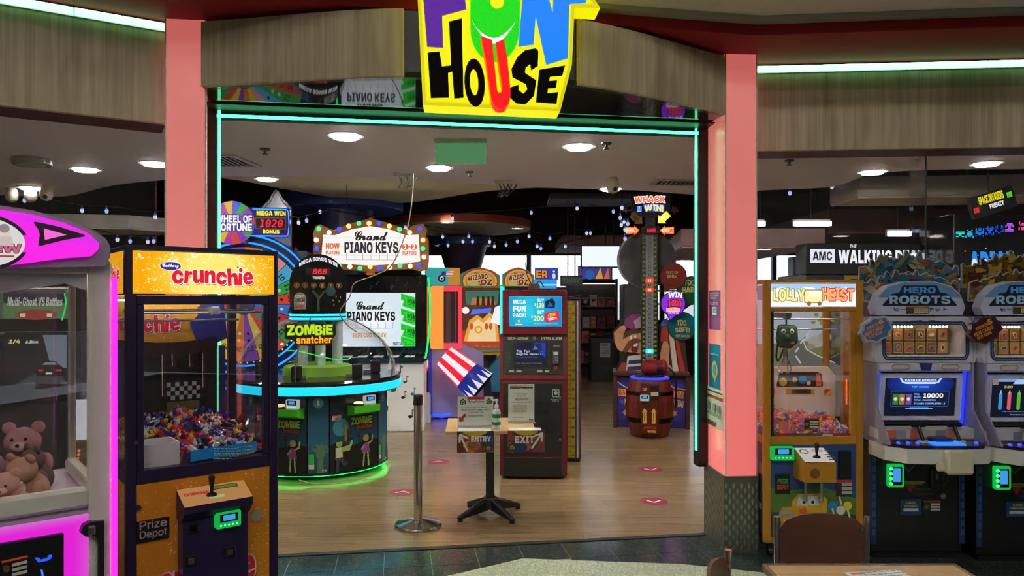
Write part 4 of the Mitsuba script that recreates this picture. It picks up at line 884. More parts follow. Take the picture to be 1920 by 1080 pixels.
m = MB(ZB, d=-.2014); m.lrect(-.12, 1.965, .12, 2.035, '#1a0608'); m.text('868', -.055, 1.973, .085, 2.027, '#ff2038', font='mono', weight=800, skew=8); part(tk, 'score_display', m, 'lit', 1.1, label='red 868 score display')
m = MB(ZB, d=-.2012)
for i, ch in enumerate('ZOMBIE'):
    x = -.21 + i * .083; m.flat(Point(x, 1.86).buffer(.029), '#7a5a1c'); m.flat(Point(x, 1.86).buffer(.024), '#3a2a10'); m.text(ch, x - .011, 1.847, x + .011, 1.874, '#b08a30')
m.flat(Polygon([(-.235, 1.62), (-.12, 1.62), (-.115, 1.72)] + [(-.177 + .06 * math.cos(t), 1.73 + .06 * math.sin(t)) for t in np.linspace(0, math.pi, 10)]), '#8a8884')
m.text('LIGHT', -.222, 1.735, -.132, 1.765, '#f4f4f0', rot=4); m.lrect(-.225, 1.70, -.13, 1.728, '#2a2018')
for i, cc in enumerate(('#e0c020', '#30a050', '#d04040', '#e0c020', '#3060c0')): m.lrect(-.222 + i * .018, 1.705, -.208 + i * .018, 1.724, cc)
m.text('TO WIN', -.218, 1.668, -.137, 1.694, '#f0f0ea', rot=3); m.text('BE FAST', -.222, 1.635, -.14, 1.658, '#e02a20', rot=3)
m.flat(LineString([(.0, 1.61), (.0, 1.74), (-.05, 1.80)]).buffer(.014).union(LineString([(0, 1.72), (.06, 1.80)]).buffer(.01)), '#1c3420'); m.flat(Point(.12, 1.80).buffer(.05), '#12303a')
for x, z in ((.14, 1.70), (.17, 1.74), (.2, 1.69), (.15, 1.66), (.21, 1.73)): m.lrect(x, z, x + .008, z + .018, '#e0b840')
part(tk, 'artwork', m, 'satin')
Lg = ZB.sub((-.09, -.62, 0), 6)
o = Lg.px(582, 627); w_ = .245; bd = [(-w_, -.04), (-.25, .10), (-.14, .115), (-.06, .085), (.03, .12), (.15, .10), (.24, .11), (.25, .0), (.21, -.05), (.2, -.10), (.0, -.115), (-.13, -.105), (-.17, -.05)]
m = MB(Lg, '#0c0d08'); m.ext(Polygon([(o[0] + a * .95, o[1] + b * .95) for a, b in bd]), -.02, 0); lk = part(k, 'logo_board', m, 'satin', label='black logo board reading ZOMBiE snatcher')
m = MB(Lg, d=-.0205); m.text('ZOMBiE', o[0] - .215, o[1] - .01, o[0] + .205, o[1] + .098, '#b8dc20', bounce=.05, weight=900, out='#243006', outw=.06); m.text('snatcher', o[0] - .13, o[1] - .085, o[0] + .195, o[1] - .015, '#ffb018', weight=800, out='#7a2008', outw=.07); part(lk, 'lettering', m, 'lit', 1.1)
m = MB(Lg, '#17181a'); m.cyl((o[0], .0, o[1]), (o[0] + .05, .35, o[1] + .02), .01); part(lk, 'stay', m, 'satin')
m = MB(c='#c8c4b0'); pp = [at(x, y, Y) for x, y, Y in ((562, 899, 6.83), (590, 906, 6.8), (640, 905, 6.8), (695, 897, 6.85), (722, 890, 6.95), (733, 870, 7.1))]; pp = [np.array([p[0], p[1] - .02, max(p[2], .008)]) for p in pp]; m.tube(curve(pp, 6), .005, n=6); one('power_cord', 'pale cord lying along the foot of the zombie game', 'cord', m, 'satin')

# ------------------------------------------------------------------ wheel game behind it
WH = Frame((-3.08, 8.45, 0), 12)
k = thing('wheel_game', 'tall prize wheel game with blue neon rings and coloured wedges', 'arcade game')
cz = 1.665; RW = .66
m = MB(WH, '#10103a'); m.box(-.62, .62, .12, .62, .0, 1.0, b=.02); part(k, 'cabinet', m, 'satin')
m = MB(WH, '#3a1418'); m.box(-.60, .60, -.25, .12, .0, .80, b=.02); part(k, 'console', m, 'satin')
glow(k, 'console_light', 'box', WH, (-.60, -.262, .72), (.60, -.2502, .745), '#2060ff', 1.0)
m = MB(WH, '#0c0c38'); m.cyl((0, .05, cz), (0, .12, cz), RW + .17, n=64); part(k, 'wheel_back', m, 'satin')
RB = ['#e84830', '#30b050', '#50b8e8', '#f0a0a0', '#f0d020', '#e88020', '#9048c0', '#f0d040', '#e05030', '#38a060', '#c03838', '#3878d8']
NUMS = ['30', '11', '10', '13', '25', '30', '20', '10', '15', '12', '50', '40']
wk = None
m = MB(WH, '#202020'); m.cyl((0, .0, cz), (0, .05, cz), .12, n=24); wk = part(k, 'wheel', m, 'satin')
NW = 24
_v, _f, _n, _c = [], [], [], []
for i in range(NW):
    am = 2 * math.pi * (i % 12) / NW; hw = math.pi / NW - .008
    rc = RB[i % 12]
    m = MB(c=rc); arc_ = [(RW * math.cos(t), RW * math.sin(t)) for t in np.linspace(-hw, hw, 4)]
    m.ext(Polygon([(.12, -.12 * math.tan(hw))] + arc_ + [(.12, .12 * math.tan(hw))]), .0, .03)
    m.d = -.0005; g = text_shape(NUMS[i % 12]); b_ = g.bounds; s_ = .055
    g = affinity.affine_transform(g, [0, s_, -s_ * .9, 0, .52 - s_ * (b_[1] + b_[3]) / 2, s_ * .9 * (b_[0] + b_[2]) / 2]); m.flat(g, '#181410')
    for r_ in (.42, .34): m.flat(Point(r_, 0).buffer(.018, quad_segs=3), '#f8e8a0' if i % 2 else '#181410')
    a_ = 2 * math.pi * (i + .5) / NW
    f2 = Frame(M=WH.M @ np.array([[math.cos(a_), 0, -math.sin(a_), 0], [0, 1, 0, .02], [math.sin(a_), 0, math.cos(a_), cz], [0, 0, 0, 1.0]])); m.fr = f2
    if i < 12:
        q = part(wk, 'wedge', m, 'lit', .62, .1); WED = globals().setdefault('WED', []); d_ = scene.pop(q); 
        m.fr = W0; v, f, n, c = m.done()
        scene['wedge_shape_%d' % i] = {'type': 'shapegroup', 'wedge': {**d_, 'filename': meshkit.write_ply((v, f), False, paint_uv(c * .62), None, normals=n)}}
        scene[q] = {'type': 'instance', 'of': {'type': 'ref', 'id': 'wedge_shape_%d' % i}, 'to_world': T4(f2.M.tolist())}
    else:
        q = fresh('wedge', wk + '__'); scene[q] = {'type': 'instance', 'of': {'type': 'ref', 'id': 'wedge_shape_%d' % (i % 12)}, 'to_world': T4(f2.M.tolist())}
def arc_tube(m, r, a0, a1, y, rad, n=40): m.tube([(r * math.cos(t), y, cz + r * math.sin(t)) for t in np.radians(np.linspace(a0, a1, n))], rad, n=6)
for r_, a0, a1, rad in ((RW + .05, -178, -4, .013), (RW + .05, 22, 178, .013), (RW + .14, 30, 150, .013), (RW + .14, -150, -95, .012), (RW + .14, -85, -30, .014)):
    m = MB(WH, '#1490ff'); arc_tube(m, r_, a0, a1, .03, rad); part(k, 'neon_ring', m, 'lit', 1.6, .5, label='blue neon arc')
for i in range(30):
    a = math.radians(180 + 180 * (i + .5) / 30); lamp(k, 'bulb', WH, ((RW + .012) * math.cos(a), .025, cz + (RW + .012) * math.sin(a)), .010, '#ffe0a0', 1.2)
hd_ = WH.sub((0, -.03, 0), -4); P0, P1 = hd_.px(402, 442), hd_.px(541, 390)
m = MB(hd_, '#3a1c98'); m.ext(sbox(P0[0] - .1, P0[1], P1[0], P1[1]).buffer(-.03).buffer(.03), .0, .08); hk = part(k, 'header', m, 'satin', label='purple header reading MEGA WIN 1020 BONUS')
m = MB(hd_, d=-.001); m.text('MEGA WIN', *hd_.px(481, 404), *hd_.px(536, 396), '#ffee20', weight=900); 
V_ = hd_.px(480, 428), hd_.px(534, 410); m.flat(sbox(V_[0][0], V_[0][1], V_[1][0], V_[1][1]).buffer(.01), '#6a5020'); m.flat(sbox(V_[0][0], V_[0][1], V_[1][0], V_[1][1]), '#200408'); m.text('1020', *hd_.px(487, 426), *hd_.px(531, 412), '#ff2048', font='mono', weight=800, skew=8); m.text('BONUS', *hd_.px(493, 438), *hd_.px(524, 431), '#ffee20', weight=900); part(hk, 'lettering', m, 'lit', 1.0, .2)
m = MB(hd_, d=-.012); c_ = hd_.px(436, 418); rr = .25
for i in range(16):
    a0, a1 = i * math.pi / 8, (i + 1) * math.pi / 8; m.flat(Polygon([tuple(c_), (c_[0] + rr * math.cos(a0), c_[1] + rr * math.sin(a0)), (c_[0] + rr * math.cos(a1), c_[1] + rr * math.sin(a1))]), ['#d04030', '#8a30b0', '#30a040', '#3050d0', '#e0b020', '#b030a0'][i % 6], layer=1)
m.lay = 2; q0, q1 = hd_.px(406, 433), hd_.px(473, 404); mz = (q0[1] + q1[1]) / 2
m.text('WHEEL OF', q0[0], mz + .004, q1[0], q1[1], '#ffffff', weight=900, out='#3a2a90', outw=.12); m.text('FORTUNE', q0[0], q0[1], q1[0], mz - .004, '#ffffff', weight=900, out='#3a2a90', outw=.12); m.ext(Point(*c_).buffer(rr), -.010, .0, '#402070'); part(hk, 'wheel_badge', m, 'lit', .9, .2, label='rainbow wheel badge reading WHEEL OF FORTUNE')
m = MB(hd_, '#2a8cff'); q = hd_.px(474, 392), hd_.px(541, 443)
m.tube([(q[0][0], -.005, q[0][1]), (q[1][0] - .02, -.005, q[0][1]), (q[1][0], -.005, q[0][1] - .03), (q[1][0], -.005, q[1][1] + .03), (q[1][0] - .02, -.005, q[1][1]), (q[0][0] - .1, -.005, q[1][1])], .008, n=6); part(hk, 'neon_edge', m, 'lit', 1.6, .2)
m = MB(WH, '#14143c'); m.cyl((0, .1, 2.2), (0, .1, P0[1] + .05), .05); part(k, 'header_post', m, 'satin')
m = MB(WH, '#6a2030', d=.0); q = WH.px(458, 455, .02); m.box(q[0] - .07, q[0] + .05, -.02, .02, q[1] - .02, q[1] + .04); m.d = -.021; m.text('WIN', q[0] - .04, q[1] - .008, q[0] + .02, q[1] + .025, '#c8a898'); part(k, 'pointer', m, 'satin', label='dark red WIN pointer')

# ------------------------------------------------------------------ piano game
PI_ = Frame((-2.68, 9.8, 0), 4)
pw = 1.56
k = thing('piano_game', 'black piano keys game with bulb-lit marquee and big white screen', 'arcade game')
fx = lambda x, y, d=0: PI_.px(x, y, d)
c0, c1 = fx(628, 676), fx(806, 515)
m = MB(PI_, '#0c0d10'); m.box(c0[0], c1[0] - .04, .0, .5, c0[1] - .02, c1[1], b=.02); part(k, 'screen_housing', m, 'gloss')
m = MB(PI_, '#f0f0f4'); m.box(c0[0] + .02, c1[0] - .06, -.30, .4, .0, .90, b=.01); part(k, 'base', m, 'satin')
m = MB(PI_, d=-.3005)
r = random.Random(5)
for i in range(26):
    x, z = r.uniform(.3, 1.45), r.uniform(.12, .8); s_ = r.uniform(.02, .035); cc = r.choice(['#2a5a50', '#1a1a2a', '#3a7090', '#202a20'])
    m.flat(affinity.scale(Point(x, z).buffer(s_), 1, .75), cc, layer=1); m.flat(LineString([(x + s_, z), (x + s_, z + s_ * 3.4), (x + s_ * 2, z + s_ * 2.8)]).buffer(s_ * .18), cc, layer=1)
part(k, 'note_print', m, 'satin', label='white base print with music notes')
m = MB(PI_, '#15171c'); m.box(c0[0] + .02, c1[0] - .06, -.34, .0, .90, .97, b=.01); part(k, 'keyboard_deck', m, 'gloss')
for i in range(16):
    m = MB(PI_, '#f4f4f0' if i % 3 else '#101010'); m.box(c0[0] + .06 + i * .068, c0[0] + .12 + i * .068, -.32, -.12, .9702, .985, b=.004); part(k, 'piano_key', m, 'gloss')
s0, s1 = fx(640, 650, -.004), fx(779, 549, -.004)
m = MB(PI_, d=-.004); m.lrect(s0[0], s0[1], s1[0], s1[1], '#d8e6f0')
for i in range(6):
    q = i / 6; m.flat(affinity.translate(affinity.scale(Point(0, 0).buffer(1, quad_segs=10), .42 * (1 - q), .30 * (1 - q)), s0[0] + .42, s0[1] + .34).intersection(sbox(s0[0], s0[1], s1[0], s1[1])), tuple(np.array([216, 230, 240]) * (1 - q) + np.array([250, 252, 255]) * q))
m.text('𝓖𝓻𝓪𝓷𝓭', *fx(668, 581, -.004), *fx(721, 565, -.004), '#10141c', font='script'); m.text('PIANO KEYS', *fx(651, 602, -.004), *fx(741, 584, -.004), '#0c0e14', weight=900)
a_, b_ = fx(653, 616, -.004), fx(737, 604, -.004)
for i in range(7): m.lrect(a_[0] + (b_[0] - a_[0]) * i / 6 - .002, a_[1], a_[0] + (b_[0] - a_[0]) * i / 6 + .002, b_[1], '#304050')
m.lrect(a_[0], a_[1] - .002, b_[0], a_[1] + .002, '#304050'); l_ = fx(655, 580, -.004); m.lrect(l_[0], l_[1] - .001, l_[0] + .62, l_[1] + .001, '#c8a850')
m.text('SWIPE CARD TO PLAY!', *fx(661, 633, -.004), *fx(724, 624, -.004), '#d09030'); m.text('SWIPE CARD', *fx(737, 648, -.004), *fx(758, 641, -.004), '#202830')
for i, y in enumerate((560, 588, 616, 640)):
    t = Polygon([fx(*p, -.004) for p in ((752, y - 10), (779, y - 2), (779, y + 22), (754, y + 14), (757, y + 4), (752, y + 2))]).intersection(sbox(s0[0], s0[1], s1[0], s1[1])); m.flat(t, '#18d830'); m.flat(t.buffer(-.02).difference(t.buffer(-.026)), '#0a7a18')
    if i < 3: q0 = fx(763, y + 9, -.004); q1 = fx(778, y + 1, -.004); m.text('WIN', *q0, *q1, '#0a1a0c', rot=-12); m.text('TICKETS!', q0[0], q0[1] - .03, q1[0], q0[1] - .008, '#0a4a14', rot=-12)
part(k, 'screen', m, 'lit', 1.0, 1.5, label='bright screen reading Grand PIANO KEYS')
m = MB(PI_, d=-.0005)
for i in range(26):
    x, z = r.uniform(c0[0] + .05, c1[0] - .1), r.choice([r.uniform(s1[1] + .04, c1[1] - .03), r.uniform(c0[1] + .02, s0[1] - .03)]); s_ = .015; m.flat(LineString([(x, z), (x + s_, z + s_ * 3), (x + s_ * 2, z + s_ * 2.2)]).buffer(.003).union(Point(x - .004, z).buffer(.009)), '#33383c', layer=1)
part(k, 'housing_print', m, 'satin')
m = MB(PI_, '#20ff60'); e_ = [fx(803, 520, -.02), fx(806, 560, -.02), fx(805, 620, -.02), fx(798, 672, -.02)]; m.tube([(q[0], -.02, q[1]) for q in curve([tuple(q) for q in e_], 5)], .013, n=8); part(k, 'neon_edge', m, 'lit', 1.5, .6, label='green neon edge')
e_ = [fx(634, 520, -.02), fx(632, 600, -.02), fx(640, 672, -.02)]; m = MB(PI_, '#20ff60'); m.tube([(q[0], -.02, q[1]) for q in curve([tuple(q) for q in e_], 5)], .013, n=8); part(k, 'neon_edge', m, 'lit', 1.5, .4, label='green neon edge')
# marquee
MD = -.12
mo = [(592, 424), (600, 421), (612, 427), (625, 432), (655, 420), (690, 411), (695, 408), (700, 411), (730, 419), (762, 431), (778, 422), (793, 420), (800, 430), (797, 440), (803, 450), (803, 490), (800, 505), (786, 508), (770, 504), (740, 505), (694, 510), (650, 505), (618, 504), (602, 508), (589, 503), (587, 470), (590, 452), (587, 440)]
mi_ = [(606, 440), (628, 441), (660, 430), (694, 424), (730, 430), (760, 441), (785, 440), (788, 490), (760, 494), (694, 498), (630, 494), (602, 492)]
gm, gi = Polygon(PI_.pxs(mo, MD)).buffer(.012).buffer(-.008), Polygon(PI_.pxs(mi_, MD))
m = MB(PI_, '#a86820'); m.ext(gm, MD, MD + .10); mk = part(k, 'marquee', m, 'satin', label='scalloped orange marquee with coloured bulbs')
m = MB(PI_, '#f8f6f2', d=MD - .0055); m.ext(gi, MD - .005, MD - .0004)
for y in (445, 462, 479): q = PI_.px(606, y, MD); m.flat(gi.intersection(sbox(q[0] - .2, q[1] - .0015, q[0] + 2, q[1] + .0015)), '#c0bcc0', layer=1)
m.lay = 1; G = lambda x, y: PI_.px(x, y, MD)
m.text('𝓖𝓻𝓪𝓷𝓭', *G(665, 451), *G(727, 434), '#1a1416', font='script'); m.text('PIANO KEYS', *G(646, 475), *G(747, 454), '#2a2830', weight=900); m.text('NOW', *G(611, 467), *G(637, 456), '#e0642a', weight=900); m.text('PLAYING!', *G(611, 477), *G(638, 470), '#e0642a', weight=900)
for x in (760, 776): m.flat(Point(*G(x, 463)).buffer(.042), '#e0602a')
m.text('1', *G(758, 467), *G(762, 458), '#ffffff'); m.text('2', *G(773, 467), *G(779, 458), '#ffffff'); m.text('or', *G(765, 465), *G(770, 461), '#e0602a'); m.text('PLAYERS!', *G(755, 478), *G(782, 471), '#d8582a', weight=900)
a_, b_ = G(650, 487), G(742, 476)
for i in range(7): m.lrect(a_[0] + (b_[0] - a_[0]) * i / 6 - .002, a_[1], a_[0] + (b_[0] - a_[0]) * i / 6 + .002, b_[1], '#404048')
m.lrect(a_[0], a_[1] - .002, b_[0], a_[1] + .002, '#404048'); part(mk, 'sign_face', m, 'lit', 1.0, .8, label='white sign face reading Grand PIANO KEYS')
BC = {'w': '#fff2d8', 'g': '#50e090', 'b': '#3858ff', 'o': '#ffd890'}
bl = [(598, 429, 'g'), (617, 436, 'w'), (636, 430, 'b'), (654, 424, 'o'), (673, 419, 'g'), (692, 419, 'o'), (711, 419, 'b'), (730, 424, 'o'), (749, 430, 'g'), (768, 436, 'w'), (787, 429, 'b'), (593, 450, 'w'), (594, 466, 'b'), (793, 450, 'o'), (793, 466, 'g'), (795, 482, 'w'), (786, 498, 'b'), (769, 499, 'w'), (750, 498, 'g'), (731, 501, 'w'), (713, 503, 'b'), (694, 500, 'o'), (675, 503, 'g'), (656, 500, 'w'), (637, 500, 'g'), (618, 500, 'o'), (600, 500, 'b')]
for x, y, c_ in bl:
    q = G(x, y); glow(mk, 'bulb', 'ball', PI_, (q[0] - .034, MD - .030, q[1] - .034), (q[0] + .034, MD + .026, q[1] + .034), BC[c_], 1.25, .1, {'w': 'white', 'g': 'green', 'b': 'blue', 'o': 'warm white'}[c_] + ' marquee bulb')
q = G(694, 512); m = MB(PI_, '#e07018'); m.box(q[0] - .05, q[0] + .05, MD + .01, MD + .09, c1[1] - .01, q[1] + .03); part(k, 'marquee_bracket', m, 'satin')
for x in (612, 780): q = G(x, 515); m = MB(PI_, '#0c0c10'); m.box(q[0] - .04, q[0] + .04, .1, .16, c1[1] - .01, q[1] + .25); part(k, 'marquee_post', m, 'satin')
m = MB(PI_, '#0c0c10'); m.box(G(608, 500)[0], G(784, 500)[0], MD + .1, .2, G(694, 495)[1], G(694, 485)[1]); part(k, 'marquee_beam', m, 'satin')
# ------------------------------------------------------------------ stars and stripes cannon game
CN = Frame((-1.42, 10.6, 0), 10)
k = thing('cannon_game', 'lavender arcade game with orange lit window frame and striped cannon', 'arcade game')
fx = lambda x, y, d=0: CN.px(x, y, d)
a, b = fx(806, 530), fx(872, 790)
m = MB(CN, '#7a74a8'); m.box(a[0] - .02, a[0] + .42, .0, .8, .0, 2.0, b=.01); part(k, 'cabinet', m, 'satin')
m = MB(CN, '#9a94cc'); m.ext(Polygon([(a[0] + .0, .02), (a[0] + .78, .02), (a[0] + .78, .95), (a[0] + .45, 1.1), (a[0], 1.1)]), -.02, .0); part(k, 'side_panel', m, 'satin', label='lavender lower panel')
m = MB(CN, '#2c5aff'); m.box(a[0] - .02, a[0] + .03, -.03, -.0202, .06, 1.1); part(k, 'blue_post', m, 'satin')
q = [fx(765, 787, -.25), fx(790, 790, -.25), fx(815, 786, -.25), fx(860, 785, -.25)]; m = MB(CN, '#2a50ff'); m.tube([(p[0], -.05 - .1 * math.sin(i), max(.045, p[1] + .02)) for i, p in enumerate(curve([tuple(p) for p in q], 6))], .022, n=8); part(k, 'floor_light', m, 'lit', 1.6, 1.2, label='blue light tube along the floor')
f0, f1 = fx(811, 651, -.05), fx(862, 540, -.05)
fr_o, fr_i = sbox(f0[0], f0[1], f1[0], f1[1]).buffer(.03).buffer(-.0), sbox(f0[0] + .16, f0[1] + .05, f1[0] - .02, f1[1] - .05)
m = MB(CN, '#ff9c40'); m.ext(fr_o.intersection(sbox(-9, -9, f0[0] + .16, 9)), -.06, .0); part(k, 'lit_frame', m, 'lit', 1.0, .8, label='glowing orange side of the frame')
m = MB(CN, '#ff4050'); m.ext(fr_o.difference(fr_i).intersection(sbox(f0[0] + .161, -9, 9, 9)), -.06, .0); part(k, 'lit_frame', m, 'lit', 1.0, .8, label='glowing red surround of the window')
m = MB(CN, '#40323a', d=-.012); m.ext(fr_i, -.01, .0); r = random.Random(8)
for i in range(7): x = r.uniform(fr_i.bounds[0], fr_i.bounds[2] - .03); m.lrect(x, fr_i.bounds[1], x + r.uniform(.01, .04), fr_i.bounds[3], r.choice(['#5a4850', '#705a60', '#2a2024']))
part(k, 'window', m, 'gloss', label='dark display window')
h0, h1 = fx(801, 535, -.1), fx(863, 502, -.1)
m = MB(CN, '#38a8a8', d=-.105); m.box(h0[0], h1[0], -.10, .5, h0[1], h1[1], b=.01)
m.d = -.1005; m.lrect(h0[0] + .3, h0[1] + .01, h1[0] - .005, h1[1] - .01, '#d89030'); m.lrect(h0[0] + .005, h0[1] + .01, h0[0] + .3, h1[1] - .01, '#38b0b0')
c_ = ((h0[0] + h1[0]) / 2 - .03, h0[1] + .1); m.flat(Point(*c_).buffer(.055), '#20203a'); m.flat(Point(*c_).buffer(.03), '#e8e0d0'); m.flat(Point(*c_).buffer(.015), '#20203a')
m.flat(Polygon([(c_[0] + .0, c_[1] + .03), (c_[0] + .16, c_[1] + .03), (c_[0] + .17, c_[1] + .11), (c_[0] + .01, c_[1] + .09)]), '#e8e8e8')
for i in range(3): m.lrect(c_[0] + .05, c_[1] + .035 + i * .024, c_[0] + .165, c_[1] + .047 + i * .024, '#c03030')
m.lrect(c_[0] + .0, c_[1] + .04, c_[0] + .06, c_[1] + .1, '#2a3090'); part(k, 'header', m, 'lit', .75, .2, label='teal header with a small cannon picture')
# the cannon: a tilted tapered barrel, stripes and jagged blue muzzle as parts
A_, B_ = np.append(fx(834, 668, -.45), 0), np.append(fx(900, 724, -.45), 0)
A3, B3 = np.array([A_[0], -.45, A_[1]]), np.array([B_[0], -.62, B_[1]])
cn = part(k, 'cannon', MB(CN, '#dcd0e0').cyl(A3 - (B3 - A3) * .02, A3, .10, n=20), 'satin', label='stars and stripes cannon barrel')
ax = (B3 - A3) / np.linalg.norm(B3 - A3); L_ = np.linalg.norm(B3 - A3); u_ = np.cross(ax, [0, 1, 0]); u_ /= np.linalg.norm(u_); v_ = np.cross(ax, u_)
def bar(ang0, ang1, t0, t1, c, lift=0.0, jag=None):
    mm = MB(CN, c); n = 5
    for i in range(n):
        q0, q1 = ang0 + (ang1 - ang0) * i / n, ang0 + (ang1 - ang0) * (i + 1) / n
        P = lambda q, t: A3 + ax * t * L_ + (u_ * math.cos(q) + v_ * math.sin(q)) * (.17 + .07 * t + lift)
        e1a, e1b = (t1, t1) if jag is None else (t1 + jag * (1 - abs(2 * i / n - 1)), t1 + jag * (1 - abs(2 * (i + 1) / n - 1)))
        mm.raw([P(q0, t0), P(q0, e1a), P(q1, e1b), P(q1, t0)], [[0, 2, 1], [0, 3, 2]])
    return mm
big = {}
for cname, cc, idx in (('#ff2038', '#ff2038', 0), ('#ffffff', '#fff0f8', 1)):
    mm = None
    for i in range(14):
        if i % 2 == idx:
            b_ = bar(i * math.pi / 7, (i + 1) * math.pi / 7, 0, .62, cc)
            if mm is None: mm = b_
            else:
                n0 = mm.n; mm.V += b_.V; mm.F += [f + n0 for f in b_.F]; mm.N += b_.N; mm.C += b_.C; mm.n += b_.n
    part(cn, 'stripes', mm, 'lit', .95, .4, label=('red' if idx == 0 else 'white') + ' lit stripes', kind='stuff')
mm = MB(CN, '#1c2890')
for i in range(14):
    b_ = bar(i * math.pi / 7, (i + 1) * math.pi / 7, .62, 1.0, '#1c2890'); n0 = mm.n; mm.V += b_.V; mm.F += [f + n0 for f in b_.F]; mm.N += b_.N; mm.C += b_.C; mm.n += b_.n
    q0, q1 = i * math.pi / 7 + .04, (i + 1) * math.pi / 7 - .04; P = lambda q, t: A3 + ax * t * L_ + (u_ * math.cos(q) + v_ * math.sin(q)) * (.174 + .07 * t)
    mm.raw([P(q0, 1.0), P((q0 + q1) / 2, .76), P(q1, 1.0)], [[0, 1, 2]], '#f4f0ff')
part(cn, 'muzzle', mm, 'lit', .8, .3, label='dark blue muzzle with white zigzag')
m = MB(CN, '#60508a'); m.cyl(A3 + ax * L_ * .3 + np.array([0, .1, 0]), A3 + ax * L_ * .3 + np.array([0, .45, -.1]), .06); part(k, 'cannon_mount', m, 'satin')
x_ = fx(770, 740)[0]
m = MB(CN, '#e8e4ec'); m.ext(Polygon([fx(767, 790), fx(805, 790), fx(805, 735), fx(767, 735)]), -.3, -.02); part(k, 'side_console', m, 'satin')
m = MB(CN, '#ff2848', d=-.301); m.ext(Polygon([fx(768, 735, -.3), fx(768, 712, -.3), fx(803, 672, -.3), fx(804, 690, -.3), fx(780, 735, -.3)]), -.30, -.1); 
for i in range(3): m.flat(Polygon([fx(768, 730 - i * 9, -.3), fx(768, 725 - i * 9, -.3), fx(803, 683 - i * 4, -.3), fx(803, 686 - i * 4, -.3)]), '#ffe8f4')
part(k, 'striped_wing', m, 'lit', .9, .2, label='red and white striped side wing')

# ------------------------------------------------------------------ coin pusher with two arched headers
OZ = Frame((-.80, 11.2, 0), 4)
k = thing('coin_pusher', 'grey framed coin pusher with two arched WIZARD OF OZ headers', 'arcade game')
fx = lambda x, y, d=0: OZ.px(x, y, d)
a, b = fx(866, 655), fx(938, 536)
m = MB(OZ, '#5a4a70'); m.box(a[0] - .04, fx(1000, 536)[0], .35, .9, .0, b[1] + .02, b=.01); part(k, 'cabinet', m, 'satin')
for nm, x0, x1, z0, z1 in (('frame_rail', a[0] - .03, b[0] + .02, b[1] - .03, b[1] + .01), ('frame_rail', a[0] - .03, b[0] + .02, a[1] - .04, a[1]), ('frame_stile', a[0] - .04, a[0], a[1], b[1]), ('frame_stile', b[0], b[0] + .03, a[1], b[1])):
    m = MB(OZ, '#aab0b8'); m.box(x0, x1, -.02, .03, z0, z1, b=.005); part(k, nm, m, 'brushed')
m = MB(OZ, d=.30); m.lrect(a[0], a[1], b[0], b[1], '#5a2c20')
r = random.Random(12)
L2 = lambda x, y: fx(x, y, .30)
m.flat(Polygon([L2(866, 655), L2(938, 655), L2(938, 615), L2(866, 620)]), '#c03c28'); m.flat(Polygon([L2(869, 640), L2(880, 600), L2(895, 590), L2(905, 598), L2(918, 585), L2(932, 600), L2(936, 640)]), '#f0a83c'); m.flat(Polygon([L2(876, 640), L2(885, 606), L2(897, 598), L2(906, 606), L2(918, 595), L2(928, 606), L2(930, 640)]), '#f8d8a0')
m.flat(Point(*L2(897, 618)).buffer(.06), '#ff9030'); m.flat(Point(*L2(897, 618)).buffer(.035), '#ffe070')
for x in (884, 912, 920): m.flat(affinity.scale(Point(*L2(x, 612)).buffer(.04), .7, 1.3), '#d05a28')
m.flat(Polygon([L2(874, 572), L2(932, 572), L2(936, 545), L2(872, 545)]), '#3a7060'); m.flat(Polygon([L2(882, 572), L2(930, 572), L2(926, 560), L2(886, 558)]), '#b8783a')
for x in (896, 906, 916, 924): m.flat(Polygon([L2(x - 3, 572), L2(x + 3, 572), L2(x + 2, 555), L2(x - 2, 555)]), '#2a1c18')
m.flat(Point(*L2(873, 582)).buffer(.055), '#ffffff'); m.flat(Polygon([L2(920, 604), L2(938, 610), L2(938, 572), L2(928, 576)]), '#ffffff'); m.flat(Polygon([L2(882, 590), L2(920, 586), L2(922, 578), L2(886, 580)]), '#4878ff')  # white disc and patch are glare painted into the backdrop
part(k, 'playfield', m, 'lit', .95, .8, label='brightly lit playfield backdrop with painted glare')
m = MB(OZ, '#c87838'); m.box(a[0], b[0], .05, .30, a[1] - .02, a[1] + .03); r = random.Random(2)
for i in range(40):
    x, y = r.uniform(a[0] + .03, b[0] - .03), r.uniform(.06, .28); m.cyl((x, y, a[1] + .03), (x, y, a[1] + .036), .025, r.choice(['#d8b048', '#e8d088', '#b88030']), n=8)
part(k, 'coin_shelf', m, 'satin', label='shelf of coins', kind='stuff')
quad(k, 'pane', OZ, [[a[0], .0, a[1]], [b[0], .0, a[1]], [b[0], .0, b[1]], [a[0], .0, b[1]]])
m = MB(OZ, '#b8a030'); m.box(a[0] - .03, b[0] + .03, -.1, .34, .55, a[1] - .045, b=.01); part(k, 'console', m, 'satin')
m = MB(OZ, '#1a1a1e'); m.box(a[0] + .06, b[0] - .06, -.11, -.1001, .70, a[1] - .08, b=.004); part(k, 'coin_panel', m, 'gloss')
m = MB(OZ, '#4a4078'); m.box(a[0] - .03, b[0] + .03, .0, .34, .0, .55); part(k, 'base', m, 'satin')
glow(k, 'light_post', 'box', OZ, (fx(940, 600)[0] - .02, -.03, fx(940, 668)[1]), (fx(943, 600)[0] + .025, .02, b[1] + .0), '#28e0e0', 1.3, .4, 'cyan light post')
